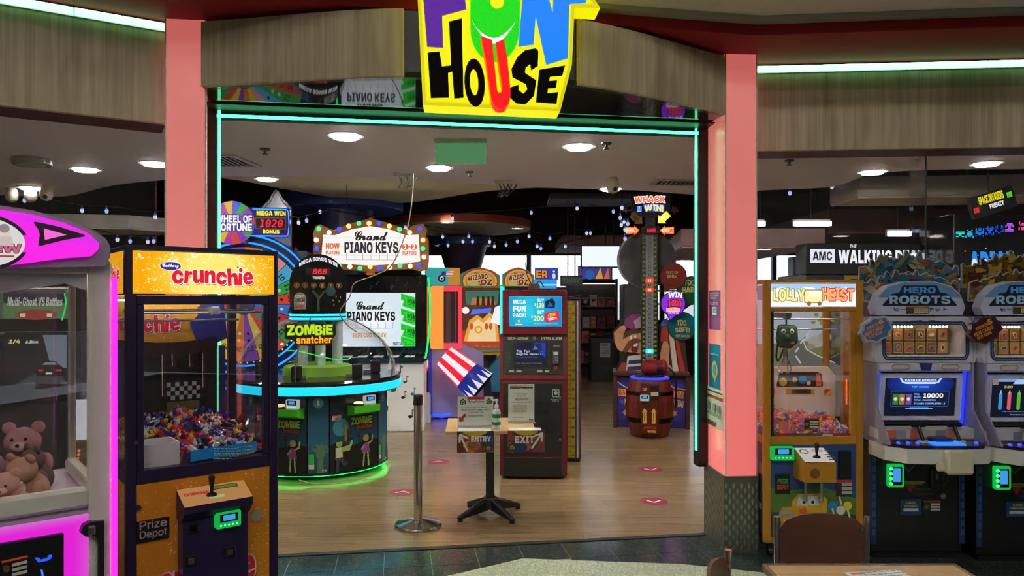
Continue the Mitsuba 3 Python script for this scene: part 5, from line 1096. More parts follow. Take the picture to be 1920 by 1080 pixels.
for i, (x0, x1, xs) in enumerate(((862, 938, 900), (942, 1002, 972))):
    ho = [fx(x0, 537, -.03), fx(x1, 537, -.03), fx(x1, 517, -.03), fx(xs + (x1 - xs) * .6, 507, -.03), fx(xs, 501, -.03), fx(xs - (xs - x0) * .5, 505, -.03), fx(x0, 514, -.03)]
    m = MB(OZ, '#3f8a78', d=-.0305); m.ext(Polygon(ho), -.03, .03); g = Polygon(ho); cx_ = (ho[0][0] + ho[1][0]) / 2; cz_ = ho[0][1] + .08
    E_ = lambda rx, rz: affinity.translate(affinity.scale(Point(0, 0).buffer(1, quad_segs=10), rx, rz), cx_, cz_).intersection(g.buffer(-.008)); w_ = (ho[1][0] - ho[0][0]) / 2
    m.flat(Polygon([ho[0], ho[1], (ho[1][0], ho[0][1] + .06), (ho[0][0], ho[0][1] + .04)]), '#5a9a30'); m.flat(E_(w_ * .92, .2), '#c04030'); m.flat(E_(w_ * .84, .175), '#f0c048'); m.flat(E_(w_ * .74, .15), '#e89040'); m.flat(E_(w_ * .64, .13), '#d8c070')
    m.text('The', cx_ - w_ * .3, cz_ + .10, cx_ - w_ * .05, cz_ + .135, '#7a1818', weight=700); m.text('WIZARD', cx_ - w_ * .62, cz_ + .02, cx_ + w_ * .38, cz_ + .10, '#8a1c1c', weight=900, rot=6, out='#f8e8b0', outw=.08); m.text('of', cx_ - w_ * .1, cz_ - .03, cx_ + .0, cz_ + .01, '#8a1c1c', weight=800); m.text('OZ', cx_ + w_ * .02, cz_ - .06, cx_ + w_ * .6, cz_ + .03, '#8a1c1c', weight=900, out='#f8e8b0', outw=.07)
    m.flat(Polygon([(cx_ - .04, cz_ - .06), (cx_ + .05, cz_ - .02), (cx_ + .03, cz_ - .07)]), '#d02020'); part(k, 'header', m, 'lit', .62, .2, label=('left' if i == 0 else 'right') + ' arched header reading The WIZARD of OZ')
m = MB(OZ, '#286a8a'); m.ext(Polygon([fx(922, 735, -.35), fx(945, 735, -.35), fx(945, 672, -.35), fx(938, 668, -.35), fx(918, 690, -.35)]), -.35, -.1); part(k, 'side_wing', m, 'satin')

# ------------------------------------------------------------------ self-serve kiosk
TL = Frame((-.118, 7.06, 0), -3)
k = thing('card_kiosk', 'dark red self-serve card kiosk with blue top screen', 'kiosk')
W = .645; RED = '#5c141c'; D = .52
fx = lambda x, y, d=0: TL.px(x, y, d)
z_ = lambda y, d=0: TL.px(1000, y, d)[1]
m = MB(TL, RED); m.box(.025, W, .02, D, z_(628), 1.81, b=.008); part(k, 'top_box', m, 'satin')
m = MB(TL, RED); m.box(0, W, .0, D, .03, z_(712), b=.008); part(k, 'cabinet', m, 'satin')
side = Polygon([(0, z_(712)), (0.0, z_(712) + .01), (.05, z_(628)), (D, z_(628)), (D, z_(712))]); e = trimesh.creation.extrude_polygon(side, W, engine='earcut'); v = np.array(e.vertices)
m = MB(TL, RED); m.raw(np.stack([v[:, 2], v[:, 0], v[:, 1]], 1), e.faces); part(k, 'middle_box', m, 'satin')
s0, s1 = fx(954, 612, .02), fx(1054, 555, .02)
m = MB(TL, d=.0185); m.lrect(s0[0], s0[1], s1[0], s1[1], '#0a8ccc'); G = lambda x, y: fx(x, y, .0185)
for i in range(5): q = i / 5; m.flat(affinity.translate(affinity.scale(Point(0, 0).buffer(1, quad_segs=8), .26 * (1 - q), .30 * (1 - q)), *G(990, 583)).intersection(sbox(s0[0], s0[1], s1[0], s1[1])), tuple(np.array([12, 146, 208]) * (1 - q) + np.array([40, 220, 236]) * q))
m.text('MEGA', *G(962, 570), *G(986, 562), '#ffffff', weight=800); m.text('FUN', *G(962, 584), *G(986, 573), '#ffffff', weight=900); m.text('PACK!', *G(962, 595), *G(986, 587), '#ffffff', weight=800); m.text('BUY', *G(1008, 566), *G(1020, 560), '#ffffff'); m.text('$', *G(1002, 574), *G(1005, 568), '#f8f0b0'); m.text('130', *G(1006, 577), *G(1020, 568), '#f8f0a0', weight=900)
m.text('GET', *G(1007, 589), *G(1020, 582), '#ffffff'); m.text('$', *G(996, 597), *G(999, 590), '#f8f0b0'); m.text('200', *G(1000, 602), *G(1020, 592), '#f8f0a0', weight=900); m.flat(affinity.rotate(sbox(*G(1023, 601), *G(1047, 586)).buffer(.008), 10), '#e02838'); m.text('+2000', *G(1027, 593), *G(1043, 587), '#ffe050', rot=9); m.text('TICKETS!', *G(1027, 600), *G(1044, 595), '#ffffff', rot=9)
m.flat(Polygon([G(1023, 578), G(1022, 565), G(1036, 559), G(1041, 567), G(1040, 577)]), '#101830'); m.flat(Polygon([G(1026, 576), G(1030, 566), G(1038, 574)]), '#2858c0'); m.flat(Point(*G(973, 602)).buffer(.014), '#c8d860'); m.text('terms apply, see centre for details', *G(1000, 608), *G(1046, 606), '#bfe8f4', weight=600); m.lrect(*G(966, 609), *G(980, 607), '#e0f0f4'); part(k, 'top_screen', m, 'lit', 1.0, 1, label='blue screen reading MEGA FUN PACK')
pitch = -math.degrees(math.atan2(.05, z_(628) - z_(712) - .01))
SLF = TL.sub((0, -.001, z_(712) + .01), 0, pitch)
G = lambda x, y: SLF.px(x, y, -.0045)
b0, b1 = SLF.px(943, 702, 0), SLF.px(1056, 631, 0)
m = MB(SLF, '#1c2220', d=-.0045); m.box(b0[0], b1[0], -.004, .001, b0[1], b1[1], b=.003)
m.text('SELF-SERVE', *G(951, 637), *G(991, 632), '#c8d0c4', weight=800); m.text('iTELLER', *G(1015, 637), *G(1054, 632), '#c8d0c4', weight=800); m.flat(Point(*G(1002, 634)).buffer(.014), '#a0a89c'); m.flat(Point(*G(1002, 634)).buffer(.009), '#2a302c')
for i in range(5):
    for j in range(16): m.flat(Point(*G(945 + i * 2 + 5 * math.sin(j * .2), 697 - j * 3.3)).buffer(.003, quad_segs=1), '#6a7268', layer=3)
m.lay = 4; q0, q1 = G(963, 689), G(1027, 642); m.lrect(q0[0], q0[1], q1[0], q1[1], '#0a0c0c')
for x, y, w_, h_ in ((954, 698, 10, 4), (968, 698, 10, 4), (1007, 698, 10, 4), (1022, 698, 8, 4)): p = G(x, y); m.lrect(p[0], p[1], p[0] + w_ * .005, p[1] + h_ * .005, '#a8b0a4')
m.lrect(*G(1030, 690), *G(1054, 640), '#0f1212'); m.small(1032, 0, 1033, 1, 1, '#fff') if False else None; m.text('CARD ONLY', *G(1037, 650), *G(1050, 647), '#a0a8a0'); pk = part(k, 'control_panel', m, 'satin', label='black control panel reading SELF-SERVE iTELLER')
m = MB(SLF, d=-.007); q0, q1 = G(966, 684), G(1023, 643); m.lrect(q0[0], q0[1], q1[0], q1[1], '#0a1238'); m.flat(Polygon([G(1000, 643), G(1023, 643), G(1023, 672), G(1012, 660)]), '#1c3cc8'); m.flat(Polygon([G(996, 658), G(998, 646), G(1014, 645), G(1016, 657)]), '#1a2440'); m.flat(Polygon([G(999, 656), G(1003, 648), G(1010, 655)]), '#4a80e0')
m.text('The Fun', *G(968, 661), *G(993, 656), '#e0e8f8', font='mono'); m.text('Begins Here!!!', *G(968, 667), *G(1018, 662), '#e0e8f8', font='mono'); m.text("It's just one touch away...", *G(968, 671), *G(1010, 669), '#98a4c8', font='mono', weight=400); m.text('Touch the screen to learn more', *G(968, 682), *G(1016, 680), '#a89868', font='mono', weight=400); part(pk, 'screen', m, 'lit', .75, .2, label='dark blue screen reading The Fun Begins Here')
o = SLF.px(1042, 670, 0); m = MB(SLF, '#2c3432'); m.box(o[0] - .03, o[0] + .03, -.04, -.005, o[1] - .07, o[1] + .06, b=.008); tk = part(pk, 'card_terminal', m, 'satin')
m = MB(SLF, '#b0bcb4', d=-.0412); m.lrect(o[0] - .022, o[1] + .02, o[0] + .022, o[1] + .05, '#c8d4dc')
for i in range(3):
    for j in range(4): m.lrect(o[0] - .02 + i * .015, o[1] - .055 + j * .016, o[0] - .009 + i * .015, o[1] - .044 + j * .016, ['#c03020', '#8a9490', '#8a9490', '#8a9490'][j], )
part(tk, 'keypad', m, 'satin') if False else part(pk, 'keypad', m, 'satin')
m = MB(SLF, '#8a3028'); o = SLF.px(1042, 690, 0); m.box(o[0] - .018, o[0] + .018, -.012, -.005, o[1] - .018, o[1] + .02, b=.003); part(pk, 'card_slot', m, 'satin')
q0, q1 = fx(944, 852, -.0), fx(1054, 718, -.0)
m = MB(TL, '#15191a', d=-.0125); m.box(q0[0], q1[0], -.012, .001, q0[1], q1[1], b=.004)
for i in range(18):
    for j in range(24): m.lrect(q0[0] + .01 + i * .03, q0[1] + .01 + j * .028, q0[0] + .016 + i * .03, q0[1] + .014 + j * .028, '#23282a') if False else None
G = lambda x, y: fx(x, y, -.0125); m.flat(sbox(*G(1035, 745), *G(1049, 730)).difference(sbox(*G(1037, 743), *G(1047, 732))), '#9aa29a'); m.flat(Point(*G(1042, 737)).buffer(.018), '#b8c4b8'); m.small(0, 0, 1, 1, 0, '#fff') if False else None; m.text('RECEIPT SLIP', *G(1032, 750), *G(1052, 748), '#98a098'); m.text('PICK UP', *G(1036, 753), *G(1048, 751), '#98a098')
m.lrect(*G(1004, 778), *G(1028, 752), '#0a0c0c'); m.lrect(*G(1016, 812), *G(1038, 788), '#0a0c0c'); dk = part(k, 'door', m, 'satin', label='black lower door')
for x, y in ((1050, 745), (1050, 824)): o = fx(x, y, -.012); m = MB(TL, '#8a8c86'); m.cyl((o[0], -.018, o[1]), (o[0], -.0121, o[1]), .012, n=12); part(dk, 'lock', m, 'metal')
q0, q1 = fx(944, 893), fx(1054, 858)
m = MB(TL, '#15191a'); m.box(q0[0], q1[0], -.012, .001, q0[1], q1[1], b=.004); part(k, 'kick_panel', m, 'satin')
for x in (.05, W - .05):
    for y in (.06, D - .06): m = MB(TL, '#101010'); m.cyl((x, y, 0), (x, y, .031), .02, n=10); part(k, 'foot', m, 'satin')
m = MB(TL, '#3a2a24'); m.box(.27, .38, .1, .25, 1.811, 1.87, b=.006); one('black_box', 'small dark control box lying on top of the red kiosk', 'box', m, 'satin')
m = MB(TL); m.tube(curve([(.30, .2, 1.868), (.26, .25, 1.95), (.24, .3, 2.08)], 6), .006, '#15151a', n=5); m.tube(curve([(.34, .2, 1.868), (.38, .22, 1.9), (.42, .25, 1.845)], 6), .006, '#15151a', n=5); one('power_cord', 'black cords rising from the box on top of the red kiosk', 'cord', m, 'satin', kind='stuff')

# cabinet behind the kiosk with the yellow measuring tape
RC = Frame((.60, 7.78, 0), -2)
k = thing('height_chart_cabinet', 'tall narrow cabinet behind the kiosk with a yellow height scale', 'cabinet')
m = MB(RC, '#4a3040'); m.box(-.06, .13, .0, .5, .03, 1.72, b=.006); part(k, 'body', m, 'satin')
m = MB(RC, '#15151a'); m.box(-.07, .14, -.01, .5, 1.72, 1.745); part(k, 'top', m, 'satin'); m = MB(RC, '#151515'); m.box(-.05, .12, .02, .48, 0, .03); part(k, 'plinth', m, 'satin')
m = MB(RC, '#c8ccd0'); m.box(-.045, -.025, -.012, -.0005, .05, 1.70); part(k, 'white_strip', m, 'satin'); m = MB(RC, '#c8ccd0'); m.box(.085, .10, -.012, -.0005, .05, 1.70); part(k, 'white_strip', m, 'satin')
m = MB(RC, '#b09828', d=-.0125); m.box(-.012, .065, -.012, -.0005, .05, 1.70)
for i in range(33):
    z = .07 + i * .05; m.lrect(-.008, z, .02 if i % 2 else .03, z + .004, '#2a2410')
    if i % 2 == 0: m.text(str(10 * (i // 2) + 10), .034, z - .008, .060, z + .016, '#2a2410')
part(k, 'height_scale', m, 'satin', label='yellow height scale')

# ------------------------------------------------------------------ striker tower game
WK = Frame((1.82, 9.95, 0), -8)
k = thing('striker_game', 'tall striker tower game with barrel target and strongman cut-out', 'arcade game')
fx = lambda x, y, d=0: WK.px(x, y, d)
q0, q1 = fx(1152, 797, -.1), fx(1291, 702, -.1)
BRN = '#3c1c14'
m = MB(WK, BRN); m.box(q0[0] - .02, q1[0] + .02, -.12, .5, q1[1] - .03, q1[1] + .02, b=.01); part(k, 'platform', m, 'satin')
m = MB(WK, '#2c2268'); m.box(q0[0] + .02, q1[0] - .02, -.05, .5, .0, q1[1] - .031, b=.01); part(k, 'base', m, 'satin')
m = MB(WK, d=-.051)
for x0 in (q0[0] + .05, q1[0] - .28):
    m.lrect(x0 - .02, .10, x0 + .24, .60, '#342880'); m.flat(LineString([(x0 - .02, .62), (x0 + .10, .54), (x0 + .24, .52)]).buffer(.008), '#d8b040')
    m.text('WHACK', x0, .42, x0 + .22, .50, '#d03028', out='#f0c040', outw=.1, rot=-8); m.text('N', x0 + .02, .31, x0 + .07, .37, '#3060d0'); m.text('WIN!', x0 + .08, .29, x0 + .22, .38, '#f0d040', out='#20206a', rot=-8); m.flat(Polygon([(x0 + .1 + .05 * (1 if i % 2 else .45) * math.cos(i * math.pi / 5), .2 + .05 * (1 if i % 2 else .45) * math.sin(i * math.pi / 5)) for i in range(10)]), '#e0a030')
part(k, 'base_print', m, 'satin', label='purple print reading WHACK N WIN')
for x in (q0[0] - .015, q1[0] - .035): m = MB(WK, BRN); m.box(x, x + .05, -.10, -.0505, .0, q1[1] - .031); part(k, 'base_post', m, 'satin')
# tower
t0, t1 = fx(1202, 690, -.02), fx(1234, 370, -.02)
m = MB(WK, '#1c1c22'); m.box(t0[0], t1[0], .0, .14, q1[1] + .02, fx(1218, 425)[1], b=.01); twr = part(k, 'tower', m, 'satin')
zt0, zt1 = fx(1218, 680)[1], fx(1218, 442)[1]
NB = 27; xm = (t0[0] + t1[0]) / 2
vals = ['10', '20', '10', '40', '10', '60', '10', '80', '10', '30', '10', '250', '10', '40', '10', '60', '10', '10', '10', '30', '10', '550', '10', '70', '10', '50', '10']
for i in range(NB):
    z0 = zt0 + (zt1 - zt0) * i / NB; h = (zt1 - zt0) / NB - .004; cc = {2: '#20e8f0', 15: '#ff4020', 17: '#ff4020'}.get(i)
    m = MB(WK, cc or '#7a7e88', d=-.0135); m.box(xm - .052, xm + .052, -.013, -.0005, z0, z0 + h); m.text(vals[i], xm - .022, z0 + h * .22, xm + .022, z0 + h * .8, '#181820' if not cc else '#fff0d0')
    part(twr, 'score_block', m, 'lit' if cc else 'satin', 1.2 if cc else 0.0, label={'#20e8f0': 'lit cyan block', '#ff4020': 'lit red block'}.get(cc))
for sx in (-1, 1):
    for i in range(27):
        z = zt0 + (zt1 - zt0) * (i + .5) / 27; m_ = WK
        if 'bulb_src' not in globals():
            mm = MB(); mm.sphere((0, 0, 0), .019, '#7a8a10', sub=1); bulb_src = part(twr, 'bulb', mm, 'gloss'); d_ = scene.pop(bulb_src); USED.discard(bulb_src)
        kk = fresh('bulb', twr + '__'); M = np.eye(4); M[:3, 3] = WK.w((xm + sx * .078, -.012, z)); scene[kk] = {**d_, 'to_world': T4(M.tolist())}
disc = Point(fx(1214, 487, .15)).buffer(.385, quad_segs=14)
m = MB(WK, '#08080a'); m.ext(disc, .15, .19); part(k, 'dark_disc', m, 'satin', label='big round black disc behind the tower'); m = MB(WK, '#8a8c90'); m.ext(affinity.translate(disc, -.03, 0).difference(disc.buffer(-.01)), .16, .189); part(k, 'disc_rim', m, 'satin')
o = fx(1221, 432, -.03); m = MB(WK, '#120608', d=-.021); m.box(o[0] - .11, o[0] + .11, -.02, .1, o[1] - .05, o[1] + .06, b=.005); m.text('1000', o[0] - .06, o[1] - .028, o[0] + .06, o[1] + .03, '#ff2048', font='mono', weight=800); part(k, 'score_display', m, 'lit', 1.1, label='red 1000 score display')
for sx, cx_ in ((1, 1185), (-1, 1251)):
    c_ = fx(cx_, 432, -.03); ar = Polygon([(c_[0] + sx * a, c_[1] + b) for a, b in ((-.09, -.05), (.03, -.04), (.03, -.065), (.10, 0), (.03, .065), (.03, .04), (-.09, .05))])
    m = MB(WK, '#ff5a10', d=-.0405); m.ext(ar, -.04, .0); m.flat(ar.buffer(-.012), '#ffd0a0'); m.flat(ar.buffer(-.02), '#ff7020'); m.text('BONUS', c_[0] - .07, c_[1] - .018, c_[0] + .03, c_[1] + .018, '#fff4e0'); part(k, 'bonus_arrow', m, 'lit', 1.1, .1, label='orange lit BONUS arrow')
for sx, cx_, cy_, c1, e_ in ((1, 1194, 410, '#8a6a18', 0), (-1, 1244, 409, '#ffe83a', 1.2)):
    c_ = fx(cx_, cy_, -.03); ar = affinity.rotate(Polygon([(c_[0] + a, c_[1] + b) for a, b in ((-.09, -.045), (.02, -.045), (.02, -.075), (.10, 0), (.02, .075), (.02, .045), (-.09, .045))]), -42 if sx > 0 else -138, origin=tuple(c_))
    m = MB(WK, c1, d=-.0405); m.ext(ar, -.04, .0); m.text('WIN', c_[0] - .05, c_[1] - .015, c_[0] + .03, c_[1] + .025, '#3a2a08' if sx > 0 else '#fffbe0', rot=-42 if sx > 0 else 42); part(k, 'win_arrow', m, 'lit' if e_ else 'satin', e_, label='yellow arrow, ' + ('lit' if e_ else 'unlit'))
o = fx(1219, 405, 0); m = MB(WK, '#16161c'); m.box(o[0] - .07, o[0] + .07, .0, .1, fx(1218, 425)[1] - .01, fx(1218, 385)[1], b=.01); part(k, 'tower_head', m, 'satin')
for i in range(3): m = MB(WK, '#8a8c94'); z = o[1] - .01 + i * .03; m.tube([(o[0] - .06, -.03, z), (o[0], -.05, z + .012), (o[0] + .06, -.03, z + .014)], .007, n=6); part(k, 'bell_coil', m, 'metal')
hb = Polygon([fx(x, y, -.02) for x, y in ((1186, 402), (1252, 402), (1255, 365), (1186, 365))]).buffer(.02)
m = MB(WK, '#0c0c20'); m.ext(hb, -.02, .03); hk = part(k, 'header', m, 'satin', label='header reading WHACK N WIN!'); m = MB(WK, d=-.021); G = lambda x, y: fx(x, y, -.021); m.text('WHACK', *G(1190, 382), *G(1247, 368), '#ff7050', bounce=.05, weight=900, out='#f8f0e0', outw=.1, arc=.12); m.text('N', *G(1195, 396), *G(1202, 387), '#3888ff', weight=900, out='#c8e0ff', outw=.1); m.text('WIN!', *G(1208, 398), *G(1244, 384), '#ffe870', bounce=.05, weight=900, out='#2850ff', outw=.14, arc=.1); part(hk, 'lettering', m, 'lit', 1.1, .3)
for x in (1174, 1265): c_ = fx(x, 393, .02); m = MB(WK, '#5a2014'); m.ext(Polygon([(c_[0] + .06 * (1 if i % 2 else .45) * math.cos(i * math.pi / 5 + .3), c_[1] + .06 * (1 if i % 2 else .45) * math.sin(i * math.pi / 5 + .3)) for i in range(10)]), .02, .04); m.box(min(c_[0], o[0]), max(c_[0], o[0]), .041, .05, c_[1] - .01, c_[1] + .01, '#15151a'); part(k, 'star', m, 'satin', label='unlit red star')
# strongman cut-out left of the tower
CD = .12
def cut(pts, c, d0, nm=None, lab=None, smooth=.012, d1=None):
    g = Polygon([fx(*p, d0) for p in pts]).buffer(-smooth).buffer(2 * smooth).buffer(-smooth); mm = MB(WK, c); mm.ext(g, d0, CD + .01 if d1 is None else d1); return mm
ck = part(k, 'strongman', cut([(1152, 700), (1163, 672), (1160, 655), (1149, 640), (1148, 622), (1160, 610), (1164, 600), (1178, 592), (1195, 585), (1205, 584), (1205, 700)], '#160e0c', CD, smooth=.01, d1=.14), 'satin', label='cartoon strongman cut-out with moustache')
dd = CD
for nm, pts, c in (('vest', [(1172, 699), (1177, 668), (1203, 664), (1203, 699)], '#d8d4cc'), ('vest_stripe', [(1179, 676), (1203, 674), (1203, 681), (1178, 683)], '#28304a'), ('vest_stripe', [(1177, 688), (1203, 686), (1203, 693), (1176, 695)], '#28304a'), ('arm', [(1152, 640), (1151, 624), (1163, 612), (1172, 622), (1174, 645), (1167, 660), (1158, 655)], '#c08a68'), ('trouser', [(1156, 699), (1166, 678), (1176, 682), (1172, 699)], '#7a2a20'), ('barbell', [(1170, 612), (1172, 598), (1185, 590), (1203, 587), (1203, 615), (1188, 619)], '#7a3468'), ('barbell_band', [(1188, 602), (1202, 592), (1203, 614), (1192, 616)], '#a890a4'), ('head', [(1177, 660), (1168, 640), (1172, 625), (1185, 619), (1203, 620), (1203, 664)], '#c89070'), ('hair', [(1168, 636), (1170, 624), (1185, 617), (1203, 619), (1203, 624), (1186, 626), (1176, 632)], '#3a2416'), ('moustache', [(1172, 662), (1168, 657), (1178, 640), (1190, 634), (1203, 637), (1203, 642), (1190, 643), (1180, 655)], '#5a3418'), ('mouth', [(1183, 655), (1186, 645), (1195, 641), (1197, 650), (1194, 660), (1186, 662)], '#5a1418'), ('teeth', [(1186, 649), (1193, 643), (1196, 645), (1195, 650)], '#f0ece4'), ('eye', [(1180, 634), (1184, 629), (1186, 634), (1183, 637)], '#f4f0e8'), ('eye', [(1188, 632), (1192, 627), (1194, 632), (1191, 635)], '#f4f0e8'), ('fist', [(1161, 621), (1162, 612), (1170, 610), (1174, 616), (1171, 622)], '#c89070')):
    dd -= .004; part(ck, nm, cut(pts, c, dd, smooth=.004, d1=dd + .0035), 'satin')
ck = part(k, 'tent_cutout', cut([(1235, 700), (1237, 610), (1258, 600), (1285, 640), (1290, 700)], '#2a1a14', CD, smooth=.01, d1=.14), 'satin', label='red and cream striped tent cut-out with an arm')
dd = CD
for nm, pts, c in (('stripe', [(1262, 700), (1254, 625), (1262, 622), (1273, 700)], '#cfc4b8'), ('stripe', [(1275, 700), (1264, 622), (1270, 630), (1286, 700)], '#8a2820'), ('stripe', [(1238, 640), (1240, 612), (1252, 606), (1254, 640)], '#8a2820'), ('forearm', [(1236, 680), (1240, 650), (1250, 640), (1256, 650), (1254, 682), (1262, 692), (1250, 696)], '#b88460'), ('hand', [(1240, 652), (1244, 640), (1252, 640), (1254, 650)], '#c08c68'), ('flag', [(1238, 612), (1242, 600), (1252, 596), (1252, 610)], '#2a5a9a')):
    dd -= .004; part(ck, nm, cut(pts, c, dd, smooth=.003, d1=dd + .0035), 'satin')
# balloon shaped score signs to the right
def balloon(cx_, cy_, r, c, tail, lab, lines, e_=0.0, d0=.06, tc='#e8e0c0'):
    c_ = np.array(fx(cx_, cy_, d0)); s_ = abs(fx(cx_ + 10, cy_, d0)[0] - c_[0]) / 10; t_ = np.array(fx(*tail, d0))
    g = Point(*c_).buffer(r * s_).union(Polygon([tuple(c_ + np.array([-.8 * r * s_, -.3 * r * s_])), tuple(c_ + np.array([.8 * r * s_, -.3 * r * s_])), tuple(t_)])).buffer(.03).buffer(-.03)
    m = MB(WK, '#1a1216'); m.ext(g.buffer(.012), d0, d0 + .02); kk = part(k, 'balloon_sign', m, 'satin', label=lab); m = MB(WK, c, d=d0 - .0115); m.ext(g, d0 - .011, d0 - .0003)
    for t, dx0, dy0, dx1, dy1, cc, o_ in lines: p, q = fx(cx_ + dx0, cy_ + dy0, d0), fx(cx_ + dx1, cy_ + dy1, d0); m.text(t, p[0], p[1], q[0], q[1], cc, weight=900, out=o_, outw=.12, arc=.15)
    part(kk, 'face', m, 'lit' if e_ else 'gloss', e_, .2 if e_ else 0); mm = MB(WK, '#15151a'); mm.box(min(c_[0], xm), c_[0], d0 + .0205 , d0 + .04, c_[1] - .012, c_[1] + .012); part(kk, 'stay', mm, 'satin')
balloon(1262, 518, 24, '#5a1c14', (1248, 546), 'dark red balloon sign', [('TEST OF', -14, -4, 10, -9, '#a89078', None), ('SKILL', -12, 4, 8, -2, '#a89078', None)], d0=.10)
balloon(1296, 545, 26, '#123c20', (1285, 578), 'dark green balloon sign reading TOO HARD', [('TOO', -13, -8, 6, -19, '#b8a878', None), ('HARD', -17, 5, 12, -6, '#b8a878', None)], d0=.13)
balloon(1279, 612, 26, '#0c4a5a', (1258, 625), 'teal balloon sign reading TOO SOFT', [('TOO', -10, 0, 8, -11, '#c8a048', None), ('SOFT!', -13, 12, 14, 3, '#c8a048', None), ('TRY AGAIN', -13, 21, 14, 16, '#a88838', None)], d0=.10)
balloon(1262, 570, 22, '#8a28e0', (1257, 600), 'lit purple balloon sign reading WIN 1000', [('WIN', -9, -11, 17, -21, '#ffffff', None), ('1000', -9, 6, 16, -6, '#ff3050', '#30082a'), ('BONUS', -12, 14, 12, 8, '#ff9080', '#ffe0f0'), ('TICKETS', -10, 19, 10, 14, '#ffe0b0', None)], 1.0, d0=.02)
# barrel target
BX = fx(1219, 750, -.75)[0]
BF = WK.sub((BX, -.60, 0), 0)
bp = [(.225, 0.0), (.235, .02), (.285, .20), (.305, .38), (.285, .56), (.245, .70)]
m = MB(BF, '#501610')
m.lathe([(.0, .004), (.22, .004)] + bp + [(.24, .72), (0, .72)], n=36); bk = part(k, 'barrel', m, 'satin', label='dark red barrel with lit blue rim')
def stave(i):
    a0, a1 = i * 15 + .6, i * 15 + 14.4; mm = MB(BF, ['#5c1a12', '#521610', '#641e14'][i % 3]); mm.lathe([(r_ + .004, z) for r_, z in bp], a0=a0, a1=a1, n=2, smooth=None if False else 60); return mm
for i in range(24): part(bk, 'stave', stave(i), 'satin')
for z0, z1 in ((.19, .25), (.53, .575)):
    r0, r1 = np.interp([z0, z1], [p[1] for p in bp], [p[0] for p in bp]); m = MB(BF, '#26201e'); m.lathe([(r0 + .005, z0), (r0 + .011, z0), (r1 + .011, z1), (r1 + .005, z1)], n=36); part(bk, 'hoop', m, 'brushed')
m = MB(BF, '#3048ff'); m.lathe([(.19, .724), (.235, .722), (.25, .735), (.235, .748), (.19, .746)], n=36); part(bk, 'light_rim', m, 'lit', 1.2, .6, label='blue light rim'); m = MB(BF, '#14102a'); m.lathe([(0, .722), (.19, .722), (.185, .76), (0, .765)], n=30); part(bk, 'strike_pad', m, 'satin')
m = MB(BF, '#481208', d=-.325); m.box(-.12, .10, -.32, -.2, .06, .69, b=.01); m.lrect(-.11, .08, .09, .68, '#4e160c')
for x in (-.075, .035): m.flat(Polygon([(x - .025, .20), (x + .025, .20), (x + .02, .34), (x + .034, .34), (x, .39), (x - .034, .34), (x - .02, .34)]), '#d0a040'); m.small(0, 0, 1, 1, 0, '#000') if False else None; m.lrect(x - .004, .22, x + .004, .33, '#6a3a10')
m.text('WHACK', -.085, .125, .065, .16, '#a82a18', arc=.3); m.text('WIN!', -.04, .085, .06, .12, '#d8a838'); m.text('ICE', -.10, .60, -.05, .635, '#d0d0d0', skew=15); m.lrect(.0, .60, .09, .66, '#101010'); m.lrect(.0, .54, .09, .585, '#c8c0a8'); m.lrect(.0, .48, .08, .53, '#180c0c'); part(bk, 'front_plate', m, 'satin', label='front plate with two up arrows')
reader(bk, BF, -.075, .515, .11, .075, '#b8c8c0', d=-.325)
mh = manifold3d.Manifold.batch_boolean([manifold3d.Manifold.cylinder(.24, .095, .095, 28).translate((0, 0, -.12)), manifold3d.Manifold.sphere(.10, 24).scale((1, 1, .5)).translate((0, 0, .115)), manifold3d.Manifold.sphere(.10, 24).scale((1, 1, .5)).translate((0, 0, -.115))], manifold3d.OpType.Add)
HF = BF.sub((.06, .0, .862)); m = MB(HF, '#6a0c14'); mm_ = mh.rotate((0, 90, 0)); m.mesh(mm_, smooth=50); kk = thing('mallet', 'soft dark red mallet lying on the barrel target', 'mallet'); part(kk, 'head', m, 'matte'); m = MB(HF, '#14101a'); m.tube(curve([(.10, -.04, .02), (.2, -.07, -.02), (.26, -.05, -.15), (.27, .0, -.5)], 6), .012, n=8); m.mesh(manifold3d.Manifold.cylinder(.06, .055, .055, 20).rotate((0, 90, 0)).translate((.03, -.06, 0))); part(kk, 'handle', m, 'satin', kind='stuff')
# ------------------------------------------------------------------ lolly claw machine right of the doorway
LH = Frame((1.664, 4.86, 0), 0.8); W, D, HT = .665, .54, 1.842
fx = lambda x, y, d=0: LH.px(x, y, d)
z_ = lambda y, d=0: LH.px(1500, y, d)[1]
YEL = '#a8721a'
k = thing('claw_machine', 'mustard yellow claw machine with LOLLY HEIST sign beside the right pillar', 'claw machine')
zs0, zs1, zg0, zg1, zb = z_(575), z_(532), z_(818), z_(584), .10
for x, y in ((0, 0), (W - .05, 0), (0, D - .04), (W - .05, D - .04)):
    m = MB(LH, YEL); m.box(x, x + .05, y, y + .04, zb, HT, b=.008); part(k, 'post', m, 'satin')
m = MB(LH, YEL); m.box(0, W, 0, D, HT - .018, HT + .002, b=.005); part(k, 'top', m, 'satin')
for nm, z0, z1 in (('header_rail', zg1, zs0 - .004), ('middle_rail', z_(834), zg0), ('bottom_rail', zb, zb + .04)):
    m = MB(LH, YEL); m.box(.05, W - .05, .0, .04, z0, z1, b=.005); part(k, nm, m, 'satin')
for x in (.0, W - .04):
    m = MB(LH, YEL); m.box(x, x + .04, .04, D - .04, z_(834), zg0, b=.005); part(k, 'side_rail', m, 'satin')
m = MB(LH, '#2a2a2e'); m.box(.05, W - .05, .04, D - .01, zg0 - .05, zg0 - .02); part(k, 'tray', m, 'satin')
m = MB(LH, '#141414'); m.box(.03, W - .03, .02, D - .02, zb, zb + .03); part(k, 'base', m, 'satin')
